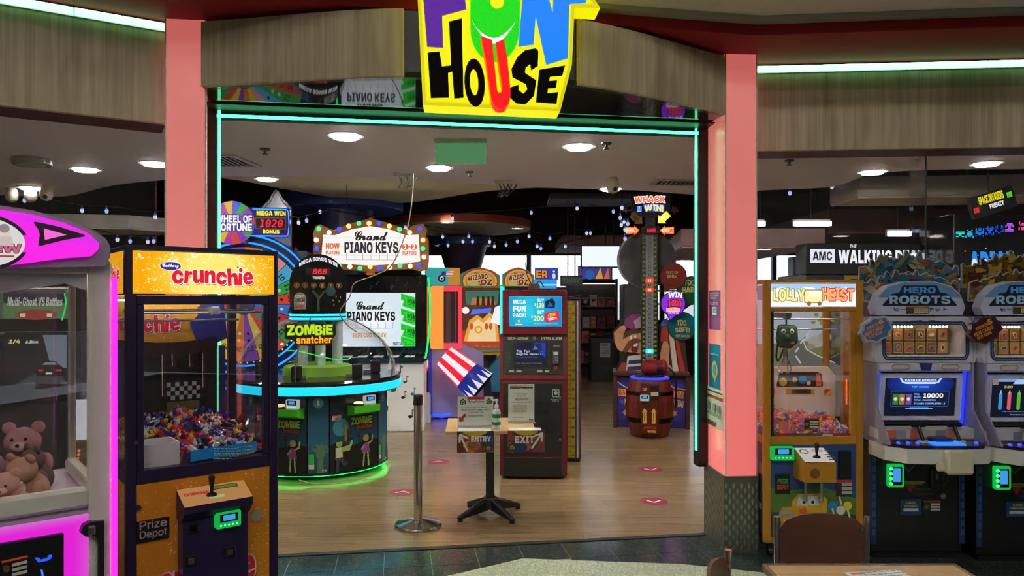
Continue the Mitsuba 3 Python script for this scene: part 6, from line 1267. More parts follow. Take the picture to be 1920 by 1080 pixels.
for x in (.06, W - .06):
    for y in (.07, D - .07): m = MB(LH, '#1c1c1c'); m.cyl((x - .012, y, .03), (x + .012, y, .03), .03, n=14); m.box(x - .014, x + .014, y - .02, y + .02, .035, zb + .001); part(k, 'castor', m, 'satin')
m = MB(LH, d=.012); m.box(.05, W - .05, .014, .05, zs0, zs1, '#dfe8f4'); m.d = .0135
sx0, sx1 = .05, W - .05
m.lrect(sx0, zs0, sx1, zs1, '#f4f8ff'); m.lrect(sx0, zs1 - .05, sx1, zs1, '#a8cdf4')
for x, r_ in ((.12, .05), (.3, .06), (.42, .045), (.56, .05)): m.flat(affinity.scale(Point(x, zs1 - .05).buffer(r_), 1, .5), '#f4f8ff', layer=3)
m.lay = 4; zm = (zs0 + zs1) / 2
m.text('LOLLY', sx0 + .015, zm - .042, sx0 + .225, zm + .05, '#fff0a0', bounce=.09, weight=900, out='#8a8a2c', outw=.05); m.text('HEIST', sx1 - .225, zm - .042, sx1 - .012, zm + .052, '#ffb070', bounce=.07, weight=900, out='#c02828', outw=.05)
cx_ = (sx0 + sx1) / 2; m.flat(sbox(cx_ - .05, zm - .04, cx_ + .05, zm + .025).buffer(.012), '#8a7a3a'); m.flat(sbox(cx_ - .045, zm - .036, cx_ + .045, zm + .02).buffer(.012), '#f4f0a8'); m.flat(sbox(cx_ - .03, zm - .01, cx_ + .05, zm + .025), '#fdfbe8'); m.flat(Point(cx_ - .03, zm - .055).buffer(.014), '#a06040'); m.flat(Point(cx_ + .04, zm - .055).buffer(.014), '#a06040'); part(k, 'sign', m, 'lit', 1.05, .6, label='lit sky sign reading LOLLY HEIST')
quad(k, 'front_pane', LH, [[.05, .02, zg0], [W - .05, .02, zg0], [W - .05, .02, zg1], [.05, .02, zg1]])
quad(k, 'side_pane', LH, [[.02, D - .04, zg0], [.02, .04, zg0], [.02, .04, zs1], [.02, D - .04, zs1]])
quad(k, 'side_pane', LH, [[W - .02, .04, zg0], [W - .02, D - .04, zg0], [W - .02, D - .04, zs1], [W - .02, .04, zs1]])
m = MB(LH, YEL); m.box(W - .085, W - .052, .004, .035, zg0, zg1, b=.003); part(k, 'window_stile', m, 'satin')
m = MB(LH, '#14140f'); m.box(.051, .066, .004, .035, zg0, zg1); part(k, 'window_stile', m, 'satin')
m = MB(LH, d=D - .02); G = lambda x, y: fx(x, y, D - .02)
zz0, zz1 = zg0, zs1
m.lrect(.045, zz0, W - .045, zz1, '#4a78b8'); m.flat(Polygon([(.045, zz0), (W - .045, zz0), (W - .045, zz1 - .09), (.045, zz1 - .11)]), '#c8d4e8')
hz = z_(645, D - .02)
m.lrect(.045, zz0, W - .045, hz, '#7a8444'); m.flat(Polygon([(.045, hz - .05), (.2, hz + .01), (.32, hz - .0), (.4, hz + .03), (W - .045, hz + .01), (W - .045, hz - .3), (.045, hz - .3)]), '#8a8a5c')
m.flat(Polygon([G(1521, 621), G(1518, 622), G(1505, 640), G(1508, 655), G(1530, 668), G(1600, 695), G(1600, 780), G(1445, 780), G(1445, 700), G(1475, 665), G(1498, 640)]), '#75736e')
for a in ([(1515, 625), (1511, 630)], [(1506, 636), (1501, 643)], [(1496, 653), (1492, 659)], [(1492, 668), (1500, 680)], [(1505, 690), (1515, 705)]): m.flat(LineString([G(*p) for p in a]).buffer(.006), '#f0ece0')
m.flat(LineString([G(1519, 620), G(1506, 640), G(1512, 655), G(1535, 668), G(1565, 680)]).buffer(.004), '#f0ece0')
for x, y, r_, c_ in ((1530, 640, .06, '#c8c0b0'), (1546, 632, .05, '#b8b0a0'), (1520, 650, .03, '#a8a090'), (1566, 650, .05, '#4a3a24'), (1580, 640, .06, '#5a6a34'), (1556, 660, .03, '#6a4a30'), (1590, 660, .05, '#3a5a2c')): m.flat(affinity.scale(Point(*G(x, y)).buffer(r_), 1, .75), c_)
for x, y in ((1530, 590), (1542, 596), (1524, 604), (1550, 588), (1540, 606), (1560, 600), (1536, 600)): m.flat(affinity.scale(Point(*G(x, y)).buffer(.018), 1, .7), '#a8a030')
m.flat(Polygon([G(1545, 640), G(1550, 610), G(1556, 606), G(1553, 640)]), '#8a6a44'); part(k, 'back_print', m, 'lit', .5, .5, label='back panel print of a road through hills')
vb = [G(1446, 790), G(1557, 790), G(1557, 700), G(1545, 686), G(1446, 686)]
m = MB(LH, '#f4ece2'); m.ext(Polygon(vb).buffer(-.02).buffer(.02), D - .09, D - .03); vk = part(k, 'van_board', m, 'satin', label='white van-shaped board behind the lollies'); m = MB(LH, d=D - .091)
G = lambda x, y: fx(x, y, D - .091); m.flat(Polygon([G(1455, 725), G(1543, 725), G(1541, 702), G(1532, 697), G(1462, 697)]).buffer(-.01).buffer(.01), '#2a1a14'); m.flat(Point(*G(1468, 716)).buffer(.03), '#e0d040'); m.flat(Point(*G(1505, 712)).buffer(.03), '#2888c8'); m.flat(Polygon([G(1530, 724), G(1541, 724), G(1537, 700), G(1530, 700)]), '#e86a28'); m.flat(Point(*G(1490, 712)).buffer(.018), '#f0c8a8'); m.flat(Point(*G(1516, 718)).buffer(.016), '#f0f0e8')
m.lrect(*G(1474, 739), *G(1527, 729), '#c89830'); m.lrect(*G(1484, 738), *G(1520, 730), '#2a2420'); m.text('LOLLY GETAWAY', *G(1486, 736), *G(1518, 732), '#d8c8a8') if False else None; m.lrect(*G(1447, 739), *G(1452, 728), '#d83030'); m.lrect(*G(1545, 741), *G(1557, 730), '#e0c020'); m.flat(Polygon([G(1545, 741), G(1545, 730), G(1557, 730)]), '#d83030'); part(vk, 'van_print', m, 'satin')
m = MB(LH, '#b87818'); m.box(fx(1576, 600, .4)[0], fx(1590, 600, .4)[0], .36, .40, zg0 - .02, zs1); part(k, 'inner_post', m, 'satin')
for y, z in ((.12, z_(598, .12)), (.30, z_(617, .30))): m = MB(LH, '#e0e0e0'); m.cyl((.04, y, z), (W - .04, y, z), .006, n=10); part(k, 'gantry_rail', m, 'metal')
o = fx(1474, 630, .14); m = MB(LH, '#1c3a24'); m.mesh(manifold3d.Manifold.batch_hull([sphere_m((o[0] + a, .14, o[1] + b), .03) for a, b in ((-.04, -.02), (-.03, .05), (.045, .045), (.05, -.03), (.02, -.055), (-.03, -.05))]), smooth=50); hk = part(k, 'claw_head', m, 'matte', label='dark green cartoon claw cover with eyes')
for dx in (-.028, .028):
    m = MB(LH, '#f0f0ea'); m.sphere((o[0] + dx, .115, o[1] + .032), .018, sub=2, squash=(1, .6, 1.1)); ek = part(hk, 'eye', m, 'gloss')
    lamp_ = MB(LH, '#101010'); lamp_.sphere((o[0] + dx - .003, .103, o[1] + .030), .008, sub=1); part(hk, 'pupil', lamp_, 'gloss')
m = MB(LH, '#183420'); m.sphere((o[0] - .005, .105, o[1] - .01), .022); part(hk, 'nose', m, 'matte'); m = MB(LH, '#a02a28'); m.sphere((o[0] + .03, .112, o[1] - .048), .015, squash=(1.2, .5, .6)); part(hk, 'mouth', m, 'matte')
m = MB(LH, '#a0a4a8'); m.cyl((o[0], .15, o[1] - .06), (o[0], .15, o[1] - .14), .016, n=14); m.cyl((o[0], .15, o[1] - .1401), (o[0], .15, o[1] - .19), .012, n=14, r1=.03); ck = part(k, 'claw', m, 'metal', label='steel claw')
for i in range(3):
    a = i * 2.1 + .4; m = MB(LH, '#b8bcc0'); m.tube([(o[0] + r_ * math.cos(a), .15 + r_ * math.sin(a), o[1] + z) for r_, z in ((.015, -.18), (.045, -.20), (.05, -.235), (.02, -.255))], .005, n=6); part(ck, 'prong', m, 'metal')
m = MB(LH, '#15151a'); m.tube(curve([(o[0] - .05, .16, o[1] - .05), (o[0] - .06, .16, o[1] - .14), (o[0] - .045, .16, o[1] - .17), (o[0] - .02, .155, o[1] - .11), (o[0], .15, o[1] - .06)], 6), .006, n=6); part(k, 'claw_cable', m, 'satin'); m = MB(LH, '#2a2a2c'); m.box(o[0] - .02, o[0] + .02, .10, .32, z_(598, .12) + .006, z_(598, .12) + .04); m.cyl((o[0], .14, o[1] + .05), (o[0], .14, z_(598, .12) + .01), .006); part(k, 'carriage', m, 'satin', kind='stuff')
m = MB(LH, '#ff5a18'); c_ = fx(1602, 730, .10); m.tube([(min(W - .07, c_[0] + .06 - .10 * math.sin(t)), .10, c_[1] - .02 + .09 * math.cos(t)) for t in np.linspace(.1, 2.7, 20)], .005, n=6); part(k, 'rope_light', m, 'lit', 1.3, .2, label='orange rope light')
q0, q1 = fx(1455, 765, .08), fx(1490, 712, .08); m = MB(LH); x0, x1, z0, z1 = q0[0], q1[0], zg0 - .01, q1[1]
for i, (a, b) in enumerate((((x0, .06), (x1, .06)), ((x1, .06), (x1, .18)), ((x1, .18), (x0, .18)))): m = MB(LH); m.raw([[a[0], a[1], z0], [b[0], b[1], z0], [b[0], b[1], z1], [a[0], a[1], z1]], [[0, 1, 2], [0, 2, 3]]); part(k, 'chute_wall', m, 'acrylic')
glow(k, 'lamp_tube', 'box', LH, (.07, .05, zs1 - .04), (W - .07, .075, zs1 - .03), np.array([1.0, .85, .62]), 60.0, 2)
CAN = [('pink', '#e86a90', '#f8a8c0', 3), ('orange', '#e87838', '#f8a868', 3), ('blue', '#3878c8', '#78a8e8', 3), ('white', '#e8e0d8', '#ffffff', 2), ('yellow', '#e0c848', '#f4e080', 2), ('red', '#c83038', '#e86068', 2)]
zf2 = lambda x, y: zg0 - .005 + .16 * (y / D) ** .7 * (.8 + .2 * math.sin(x * 9))
ok2 = lambda x, y: not (x0 - .02 < x < x1 + .02 and .05 < y < .19)
heap(LH, .065, W - .065, .045, D - .13, zf2, CAN, wrapper, 290, 'wrapped_lolly', '%s wrapped lolly in the heap inside the lolly machine', '%s lollies in the lolly machine', 'satin', .72, 9, ok2)
bed(LH, .051, W - .051, .036, D - .10, zg0 - .02, lambda x, y: zf2(x, y) if ok2(x, y) else zg0 - .015, CAN, 'lolly_bed', 'bed of mixed wrapped lollies under the heap in the lolly machine', 11, 34)
m = MB(LH, d=.018); G = lambda x, y: fx(x, y, .018); m.lrect(*G(1508, 803), *G(1536, 785), '#2a2418'); m.lrect(*G(1508, 787), *G(1536, 784), '#b02818')
for i in range(3): m.lrect(*G(1518, 802 - i * 5), *G(1535, 799 - i * 5), '#c8c0b0')
m.flat(Point(*G(1513, 795)).buffer(.012), '#5a6a30'); m.lrect(*G(1448, 818), *G(1600, 812), '#4a4a4c'); m.lrect(*G(1456, 817), *G(1480, 813), '#a02818'); m.lrect(*G(1568, 817), *G(1592, 813), '#a02818'); m.lrect(*G(1541, 817), *G(1561, 813), '#c8c8c8'); part(k, 'glass_sticker', m, 'satin', kind='stuff')
# lower front
p0, p1 = .05, W - .05; lz0, lz1 = zb + .04, z_(834)
m = MB(LH, d=.014); m.box(p0, p1, .015, .03, lz0, lz1, '#1c2c50')
for i in range(10): z = lz0 + (lz1 - lz0) * (i / 10); m.lrect(p0, z, p1, z + (lz1 - lz0) / 10, tuple(np.array([46, 62, 34]) * max(0, 1 - i / 3.5) + np.array([38, 66, 120]) * min(1, i / 3.5)))
m.lay = 3; G = lambda x, y: fx(x, y, .014)
for x, y, r_ in ((1600, 860, .05), (1590, 880, .04), (1605, 868, .04), (1455, 870, .04)): m.flat(affinity.scale(Point(*G(x, y)).buffer(r_), 1, .6), '#8a98b0', layer=5)
m.lay = 6; m.flat(Polygon([(p0, lz0), (p1, lz0), (p1, G(1500, 935)[1]), (G(1540, 0)[0], G(0, 918)[1]), (G(1480, 0)[0], G(0, 925)[1]), (p0, G(1500, 915)[1])]), '#4a6a28')
m.flat(Polygon([(p0, lz0), (p1, lz0), (p1, G(1500, 965)[1]), (p0, G(1500, 960)[1])]), '#2a2e2c')
m.flat(Polygon([G(1492, 1000), G(1550, 1000), G(1550, 935), G(1540, 925), G(1496, 926), G(1484, 940), G(1484, 960), G(1492, 965)]), '#c89820'); m.flat(Polygon([G(1470, 1000), G(1500, 1000), G(1500, 950), G(1466, 950), G(1460, 965)]), '#b88818'); m.flat(Polygon([G(1492, 948), G(1536, 948), G(1533, 930), G(1497, 930)]), '#dfe6ea'); m.flat(Polygon([G(1498, 955), G(1510, 950), G(1514, 965), G(1503, 972)]), '#c84a18')
for x in (1506, 1522): m.flat(Point(*G(x, 940)).buffer(.022), '#f4f4f0'); m.flat(Point(*G(x + 1, 941)).buffer(.011), '#181818')
m.flat(Polygon([G(1448, 1000), G(1480, 1000), G(1484, 958), G(1462, 958)]).difference(Polygon([G(1456, 996), G(1476, 996), G(1478, 964), G(1466, 964)])), '#8a9098')
for x, y, c_ in ((1560, 948, '#2878b8'), (1588, 948, '#d8c838'), (1572, 922, '#c86030'), (1575, 956, '#e8e4dc')): m.flat(Point(*G(x, y)).buffer(.03), c_); m.flat(LineString([G(x, y + 6), G(x + 4, y + 22)]).buffer(.006), '#e8e4d8')
m.lrect(*G(1566, 930), *G(1596, 900), '#2a2a2c'); m.lrect(*G(1566, 904), *G(1597, 899), '#a83020')
for i in range(3): m.lrect(*G(1577, 926 - i * 8), *G(1596, 920 - i * 8), '#a8a8a0')
part(k, 'front_panel', m, 'satin', label='lower panel print with a yellow truck and lollies')
q0, q1 = G(1453, 925), G(1480, 888); m = MB(LH, '#0c0c0c', d=-.0005); m.box(q0[0], q1[0], -.0, .014, q0[1], q1[1], b=.003); m.text('PRIZE', q0[0] + .012, q0[1] + .068, q1[0] - .012, q0[1] + .10, '#308a40', weight=900); m.text('DEPOT', q0[0] + .010, q0[1] + .028, q1[0] - .010, q0[1] + .062, '#b83a28', weight=900); part(k, 'prize_flap', m, 'satin', label='black prize flap reading PRIZE DEPOT')
o = G(1463, 848); reader(k, LH, o[0], o[1], .15, .09, d=-.0)
a0, a1 = fx(1492, 905, -.17), fx(1568, 868, -.17); a0[0] = fx(1489, 905, .0)[0]
m = MB(LH, YEL); v = [(-.17, a0[1]), (.014, a0[1] - .01), (.014, a1[1] + .06), (-.17, a1[1] - .0)]; e = trimesh.creation.extrude_polygon(Polygon(v), a1[0] - a0[0], engine='earcut'); vv = np.array(e.vertices); m.raw(np.stack([a0[0] + vv[:, 2], vv[:, 0], vv[:, 1]], 1), e.faces); bx = part(k, 'control_box', m, 'satin', label='mustard control box')
slope = math.degrees(math.atan2(.06, .184)); ST = Frame(M=LH.M @ Frame((a0[0], -.17, a1[1] + .001)).M @ Frame((0, 0, 0), 0, slope - 90).M); wt, ht = a1[0] - a0[0], .19
m = MB(ST, d=-.001); m.lrect(.004, .004, wt - .004, ht, '#e8e4da'); m.flat(Point(.05, .14).buffer(.03).difference(Point(.05, .14).buffer(.022)), '#5a5a54')
for x in (.12, .16, .20): m.flat(Point(x, .15).buffer(.015).difference(Point(x, .15).buffer(.01)), '#5a5a54')
for i in range(3): m.lrect(.17, .03 + i * .03, .22, .042 + i * .03, '#3a3a38')
part(bx, 'top_plate', m, 'lit', .6, .2, label='lit white dial plate')
jo = ST.M @ np.array([wt * .5, -.002, .06, 1]); joystick(bx, Frame(), jo[0], jo[1], jo[2], top='red')
c_ = fx(1528, 888, -.17); m = MB(LH, '#6a4812'); m.cyl((c_[0], -.173, c_[1]), (c_[0], -.1702, c_[1]), .032, n=20); part(bx, 'speaker_disc', m, 'satin')
for x in (1511, 1541): q = fx(x, 940, -.03); m = MB(LH, '#b8bcc0'); m.cyl((q[0], -.03, q[1]), (q[0], -.03, a0[1] - .002), .010, n=10); m.box(q[0] - .012, q[0] + .012, -.03, .014, q[1] - .0, q[1] + .012); part(k, 'strut', m, 'metal', kind='stuff')
q0, q1 = G(1571, 896), G(1593, 845); m = MB(LH, '#0a0d10'); m.box(q0[0], q1[0], -.01, .0139, q0[1], q1[1], b=.004); part(k, 'bill_slot', m, 'satin')
LS = LH.sub((0, D, 0), -90); m = MB(LS, d=.014); r = random.Random(4)
for i in range(24): x, z = r.uniform(.05, D - .12), r.uniform(.16, .9); m.lrect(x, z, x + r.uniform(.03, .09), z + r.uniform(.03, .09), r.choice(['#2c4a78', '#4a6a30', '#3a5a8a', '#c8b060', '#243a5a', '#8a8a80']))
m.box(.04, D - .04, .0145, .03, .14, z_(834), '#2a3c50'); part(k, 'side_panel', m, 'satin')

# ------------------------------------------------------------------ two robot card arcade cabinets
def robots(x0, y0, yaw, screen, lab, pal, seed, badge):
    pal = [tuple(int(c[i:i + 2], 16) * .66 for i in (1, 3, 5)) for c in pal]; fr = Frame((x0, y0, 0), yaw); k = thing('arcade_cabinet', lab, 'arcade game'); r = random.Random(seed)
    W = .60
    Z = {'desk': .80, 'scr0': .90, 'scr1': 1.19, 'lip': 1.275, 'case0': 1.30, 'case1': 1.54, 'mar': 1.83}
    m = MB(fr, '#0c0d10'); m.box(.0, W, .0, .5, .04, .78, b=.01); part(k, 'base', m, 'satin')
    m = MB(fr, '#101216'); m.box(.02, W - .02, .02, .48, 0, .04); part(k, 'plinth', m, 'satin')
    for x in (-.012, W - .028):
        m = MB(fr, '#12284a', d=-.0125); m.box(x, x + .04, -.012, -.0005, .10, .76, b=.004); m.text('HERO ROBOTS', x + .008, .2, x + .032, .22, '#2a5a9a') if False else None
        for i in range(9): m.lrect(x + .010, .16 + i * .06, x + .030, .20 + i * .06, '#1e4478')
        part(k, 'blue_strip', m, 'satin')
    m = MB(fr, d=-.0015)
    hx = Polygon([(.07, .60), (.12, .68), (W - .12, .68), (W - .07, .60), (W - .10, .50), (W - .20, .42), (.28, .42), (.18, .50), (.09, .52)])
    for j, cc in enumerate(('#23262a', '#0e1013', '#2a2d30', '#0e1013')): m.flat(hx.buffer(-.016 * j), cc)
    m.flat(LineString([(.17, .66), (.24, .58), (.33, .66)]).buffer(.006), '#3a3d40'); m.flat(Polygon([(.22, .49), (.29, .49), (.255, .44)]), '#8a1c20'); m.flat(Polygon([(.26 - .10, .505), (.26 + .09, .505), (.26 + .09, .513), (.26 - .10, .513)]), '#a8902c'); m.lrect(.17, .493, .34, .499, '#a8902c')
    m.text('CARD SLOT', .37, .625, .46, .640, '#b8a028'); m.flat(Polygon([(.405, .617), (.425, .617), (.415, .607)]), '#b8a028'); m.flat(Point(.47, .415).buffer(.018), '#6a6a68')
    m.flat(sbox(.19, .30, .32, .39).buffer(.006), '#1a345c'); m.lrect(.205, .315, .305, .335, '#aab0b8'); m.text('CARD', .225, .365, .29, .38, '#a8943c'); m.text('VENDING', .21, .345, .30, .358, '#a8943c'); m.lrect(.335, .315, .45, .385, '#24221c'); m.lrect(.335, .378, .45, .386, '#9a2418')
    for i in range(3): m.lrect(.385, .32 + i * .018, .447, .333 + i * .018, '#a8a8a0')
    m.flat(Point(.357, .345).buffer(.014), '#4a5a2a'); part(k, 'front_print', m, 'satin', label='black lower front with circuit lines')
    m = MB(fr, '#0c0c0e'); m.box(.38, .45, -.03, -.002, .47, .60, b=.006); m.box(.405, .422, -.034, -.0301, .53, .57, c='#5a5a58'); part(k, 'card_slot', m, 'satin', kind='stuff')
    rk = reader(k, fr, .145, .555, .10, .15, '#10f060', horizontal=False, d=-.002)
    for i in range(4): lamp(rk, 'indicator', fr, (.108, -.038, .505 + i * .033), .012, '#50ff90', 1.3)
    # control desk
    dk_ = [(-.028, .0), (-.028, -.22), (.06, -.33), (.20, -.345), (.46, -.345), (.56, -.33), (W + .028, -.25), (W + .028, .0)]
    m = MB(fr, '#dcdbd2'); e = trimesh.creation.extrude_polygon(Polygon(dk_).buffer(-.02).buffer(.02), .085, engine='earcut'); m.raw(np.array(e.vertices) + [0, 0, .70], e.faces); part(k, 'desk', m, 'satin', label='white control desk with rounded front')
    m = MB(fr, '#10162c'); e = trimesh.creation.extrude_polygon(Polygon(dk_).buffer(-.03), .02, engine='earcut'); m.raw(np.array(e.vertices) + [0, 0, .7855], e.faces); part(k, 'desk_top', m, 'gloss', label='dark blue desk top')
    m = MB(fr, '#d8cfb2'); m.box(.27, .43, -.40, -.345, .645, .79, b=.012); m.box(.22, .27, -.375, -.346, .66, .72, b=.01); part(k, 'card_tray', m, 'satin', kind='stuff')
    glow(k, 'desk_light', 'box', fr, (.25, -.31, .806), (.44, -.20, .815), '#2a6cff', 1.8, .5, 'blue lit card reader')
    m = MB(fr, '#1a2a5a'); m.box(.29, .40, -.24, -.13, .816, .835, b=.006); part(k, 'card_bed', m, 'satin')
    for x in (.235, .465):
        m = MB(fr, '#cfc8b4'); m.cyl((x, -.19, .806), (x, -.19, .816), .035, n=16); part(k, 'lever_base', m, 'satin')
        m = MB(fr, '#101014'); m.tube([(x, -.19, .816), (x - .01, -.17, .87), (x - .012, -.15, .905)], .011, n=8); m.box(x - .06, x + .04, -.165, -.13, .895, .925, b=.01); part(k, 'lever', m, 'satin', kind='stuff', label='black T lever')
    for x in (.05, .11, .17, .54): lamp(k, 'button_light', fr, (x, -.24, .81), .012, '#3a50ff', 1.5)
    m = MB(fr, '#c0bcb8', d=-.1205); m.box(-.02, W + .02, -.12, .0, .806, .88, b=.01); 
    for i in range(10): x = r.uniform(0, W - .1); m.lrect(x, .82, x + r.uniform(.04, .1), .87, r.choice(['#d0603a', '#8a8a90', '#a0988c', '#6a7078', '#b87850']))
    part(k, 'desk_riser', m, 'satin')
    # screen
    TI = -12
    sf = fr.sub((0, -.02, .885), 0, 6)
    m = MB(sf, '#15161a'); m.box(.02, W - .02, .02, .2, -.01, .36, b=.01); part(k, 'screen_well', m, 'satin')
    m = MB(sf, '#e0dde8'); m.ext(sbox(.03, .035, W - .03, .345).difference(sbox(.065, .06, W - .065, .315)), .0, .0195); part(k, 'bezel', m, 'satin', label='pale screen surround')
    m = MB(sf, d=.012); sx0, sx1, sz0, sz1 = .065, W - .065, .06, .315; m.lrect(sx0, sz0, sx1, sz1, '#0a1024')
    X = lambda u: sx0 + (sx1 - sx0) * u
    Zz = lambda v: sz0 + (sz1 - sz0) * v
    if screen == 0:
        for i in range(8): q = i / 8; m.flat(affinity.translate(affinity.scale(Point(0, 0).buffer(1, quad_segs=8), .22 * (1 - q), .09 * (1 - q)), X(.5), Zz(.85)).intersection(sbox(sx0, sz0, sx1, sz1)), tuple(np.array([16, 34, 110]) * (1 - q) + np.array([30, 90, 230]) * q))
        m.flat(Polygon([(X(.2), Zz(1)), (X(.8), Zz(1)), (X(.76), Zz(.88)), (X(.7), Zz(.84)), (X(.3), Zz(.84)), (X(.24), Zz(.88))]), '#c8dcff'); m.flat(Polygon([(X(.23), Zz(1)), (X(.77), Zz(1)), (X(.73), Zz(.9)), (X(.27), Zz(.9))]), '#2a4890'); m.text('PATH OF HEROES', X(.28), Zz(.91), X(.72), Zz(.97), '#e0ecff', weight=900); m.text('TOP SCORE', X(.38), Zz(.74), X(.62), Zz(.79), '#68a8ff')
        m.flat(sbox(X(.1), Zz(.26), X(.9), Zz(.66)).buffer(.003), '#2a5aa0'); m.flat(sbox(X(.1), Zz(.27), X(.9), Zz(.65)), '#0c1a38')
        for i, cc in enumerate(('#3a7a30', '#a07048', '#7a4a9a')): m.lrect(X(.12 + i * .09), Zz(.3), X(.2 + i * .09), Zz(.58), cc); m.flat(Point(X(.16 + i * .09), Zz(.45)).buffer(.012), '#e8d8b0')
        m.text('TOTAL', X(.41), Zz(.55), X(.49), Zz(.6), '#80b0ff'); m.text('SCORE :', X(.41), Zz(.48), X(.52), Zz(.53), '#80b0ff'); m.text('10000', X(.54), Zz(.48), X(.82), Zz(.60), '#ffffff', weight=900); m.text('TITLE : CHAMPION', X(.41), Zz(.40), X(.72), Zz(.45), '#80b0ff'); m.text('STAGES COMPLETED : 2', X(.41), Zz(.31), X(.85), Zz(.36), '#a8c8ff'); m.lrect(X(.36), Zz(.18), X(.62), Zz(.25), '#2a70d8'); m.lrect(X(.3), Zz(.2), X(.68), Zz(.215), '#a8d0ff')
    else:
        m.lrect(X(.0), Zz(.92), X(1), Zz(1), '#7aa0e0'); m.flat(Polygon([(X(.3), Zz(.86)), (X(.75), Zz(.86)), (X(.7), Zz(.98)), (X(.35), Zz(.98))]), '#a8c4f0'); m.lrect(X(.02), Zz(.84), X(.1), Zz(1), '#8a7a70')
        m.text('320', X(.18), Zz(.76), X(.30), Zz(.82), '#e0c040'); m.text('127', X(.72), Zz(.76), X(.84), Zz(.82), '#e0c040')
        for u, cc, h in ((.14, '#3a90d8', .34), (.26, '#d85a70', .36), (.39, '#60b030', .35), (.68, '#4a8a20', .30), (.81, '#3a90d8', .27), (.92, '#60b030', .3)): m.flat(LineString([(X(u), Zz(.24)), (X(u), Zz(.26 + h))]).buffer(.012), cc); m.flat(LineString([(X(u), Zz(.62)), (X(u), Zz(.7))]).buffer(.003), '#c0c8d8')
        m.flat(Polygon([(X(.5), Zz(.9)), (X(.57), Zz(.9)), (X(.555), Zz(.68)), (X(.515), Zz(.68))]), '#68b0f8'); m.flat(Polygon([(X(.5), Zz(.45)), (X(.57), Zz(.45)), (X(.54), Zz(.2))]), '#5a70c8'); m.text('2', X(.515), Zz(.5), X(.55), Zz(.6), '#ffffff'); m.text('Tap the lever to charge the gauge', X(.16), Zz(.14), X(.75), Zz(.17), '#7090d0'); m.text('Touching your cards helps your team', X(.28), Zz(.06), X(.82), Zz(.09), '#d0d8e8')
    part(k, 'screen', m, 'lit', .95, .5, label='lit game screen, ' + ('blue title and score table' if screen == 0 else 'coloured gauge bars'))
    for sx in (.012, W - .028):
        glow(k, 'blue_light', 'box', sf, (sx, -.005, .0), (sx + .016, .012, .36), '#2036ff', 1.5, .6, 'blue light strip')
    # upper part: lip with two oval vents, card display case, logo and cut-out top
    m = MB(fr, '#d8d6e0'); m.box(.0, W, -.10, .3, 1.245, 1.305, b=.012); part(k, 'lip', m, 'satin')
    for x in (.14, W - .14): m = MB(fr, '#a88a78', d=-.101); g = LineString([(x - .04, 1.276), (x + .04, 1.276)]).buffer(.018); m.ext(g.difference(g.buffer(-.007)), -.104, -.1005); part(k, 'oval_vent', m, 'satin')
    m = MB(fr, '#1a2a70'); m.ext(Polygon([(W / 2 - .04, 1.30), (W / 2 + .04, 1.30), (W / 2 + .03, 1.252), (W / 2 - .03, 1.252)]), -.106, -.1005); part(k, 'crest', m, 'gloss')
    m = MB(fr, '#d4d2dc'); cs = Polygon([(-.02, 1.305), (W + .02, 1.305), (W + .03, 1.34), (W + .02, 1.55), (W - .03, 1.60), (.03, 1.60), (-.02, 1.55), (-.03, 1.34)]); win = Polygon([(.055, 1.345), (W - .055, 1.345), (W - .045, 1.36), (W - .045, 1.50), (W - .07, 1.545), (.07, 1.545), (.045, 1.50), (.045, 1.36)])
    m.ext(cs.difference(win), -.10, .10); ck = part(k, 'card_case', m, 'satin', label='pale card display case with dark blue circuit lines')
    m = MB(fr, '#23345a'); ring = win.buffer(.026).difference(win.buffer(.016)).union(win.buffer(.012).difference(win.buffer(.004))); m.ext(ring, -.103, -.1005); part(ck, 'circuit_line', m, 'satin', kind='stuff'); m = MB(fr, '#23345a'); m.ext(Polygon([(W / 2 - .1, 1.57), (W / 2 + .1, 1.57), (W / 2 + .03, 1.575), (W / 2, 1.555), (W / 2 - .03, 1.575)]).buffer(.004), -.103, -.1005); part(ck, 'chevron', m, 'satin')
    m = MB(fr, '#6a5a48'); m.ext(win, .06, .0999); part(ck, 'case_back', m, 'satin')
    for x in list(np.linspace(.13, .24, 6)) + list(np.linspace(.36, .47, 6)): glow(ck, 'led', 'ball', fr, (x - .008, -.05, 1.525), (x + .008, -.034, 1.541), np.array([1.0, .75, .45]), 14.0, .8)
    for j in range(2):
        for i in range(6):
            cx = .085 + i * .074; cz_ = 1.355 + j * .085
            m = MB(fr, '#a8884c', d=.0285); m.box(cx, cx + .062, .029, .045, cz_, cz_ + .078); m.lrect(cx + .005, cz_ + .008, cx + .057, cz_ + .070, r.choice(['#8a4a30', '#6a5a3a', '#9a6a48', '#705848', '#b88a60', '#5a4a40']))
            a_ = r.uniform(0, 3); m.flat(affinity.rotate(affinity.scale(Point(cx + .031, cz_ + .04).buffer(.022), 1, .6), math.degrees(a_)), r.choice(['#c86a40', '#d8a860', '#8aa0b0', '#e8d0a0'])); m.flat(affinity.rotate(sbox(cx + .02, cz_ + .03, cx + .045, cz_ + .045), math.degrees(a_)), r.choice(['#40302a', '#a83028', '#e8e0d0'])); part(ck, 'card', m, 'satin')
    quad(ck, 'pane', fr, [[.05, -.06, 1.345], [W - .05, -.06, 1.345], [W - .05, -.06, 1.545], [.05, -.06, 1.545]])
    # logo board
    lg = Polygon([(.02, 1.61), (W - .02, 1.61), (W + .0, 1.66), (W - .03, 1.74), (W - .09, 1.80), (W - .2, 1.83), (.2, 1.83), (.09, 1.80), (.03, 1.74), (.0, 1.66)]); LF = fr
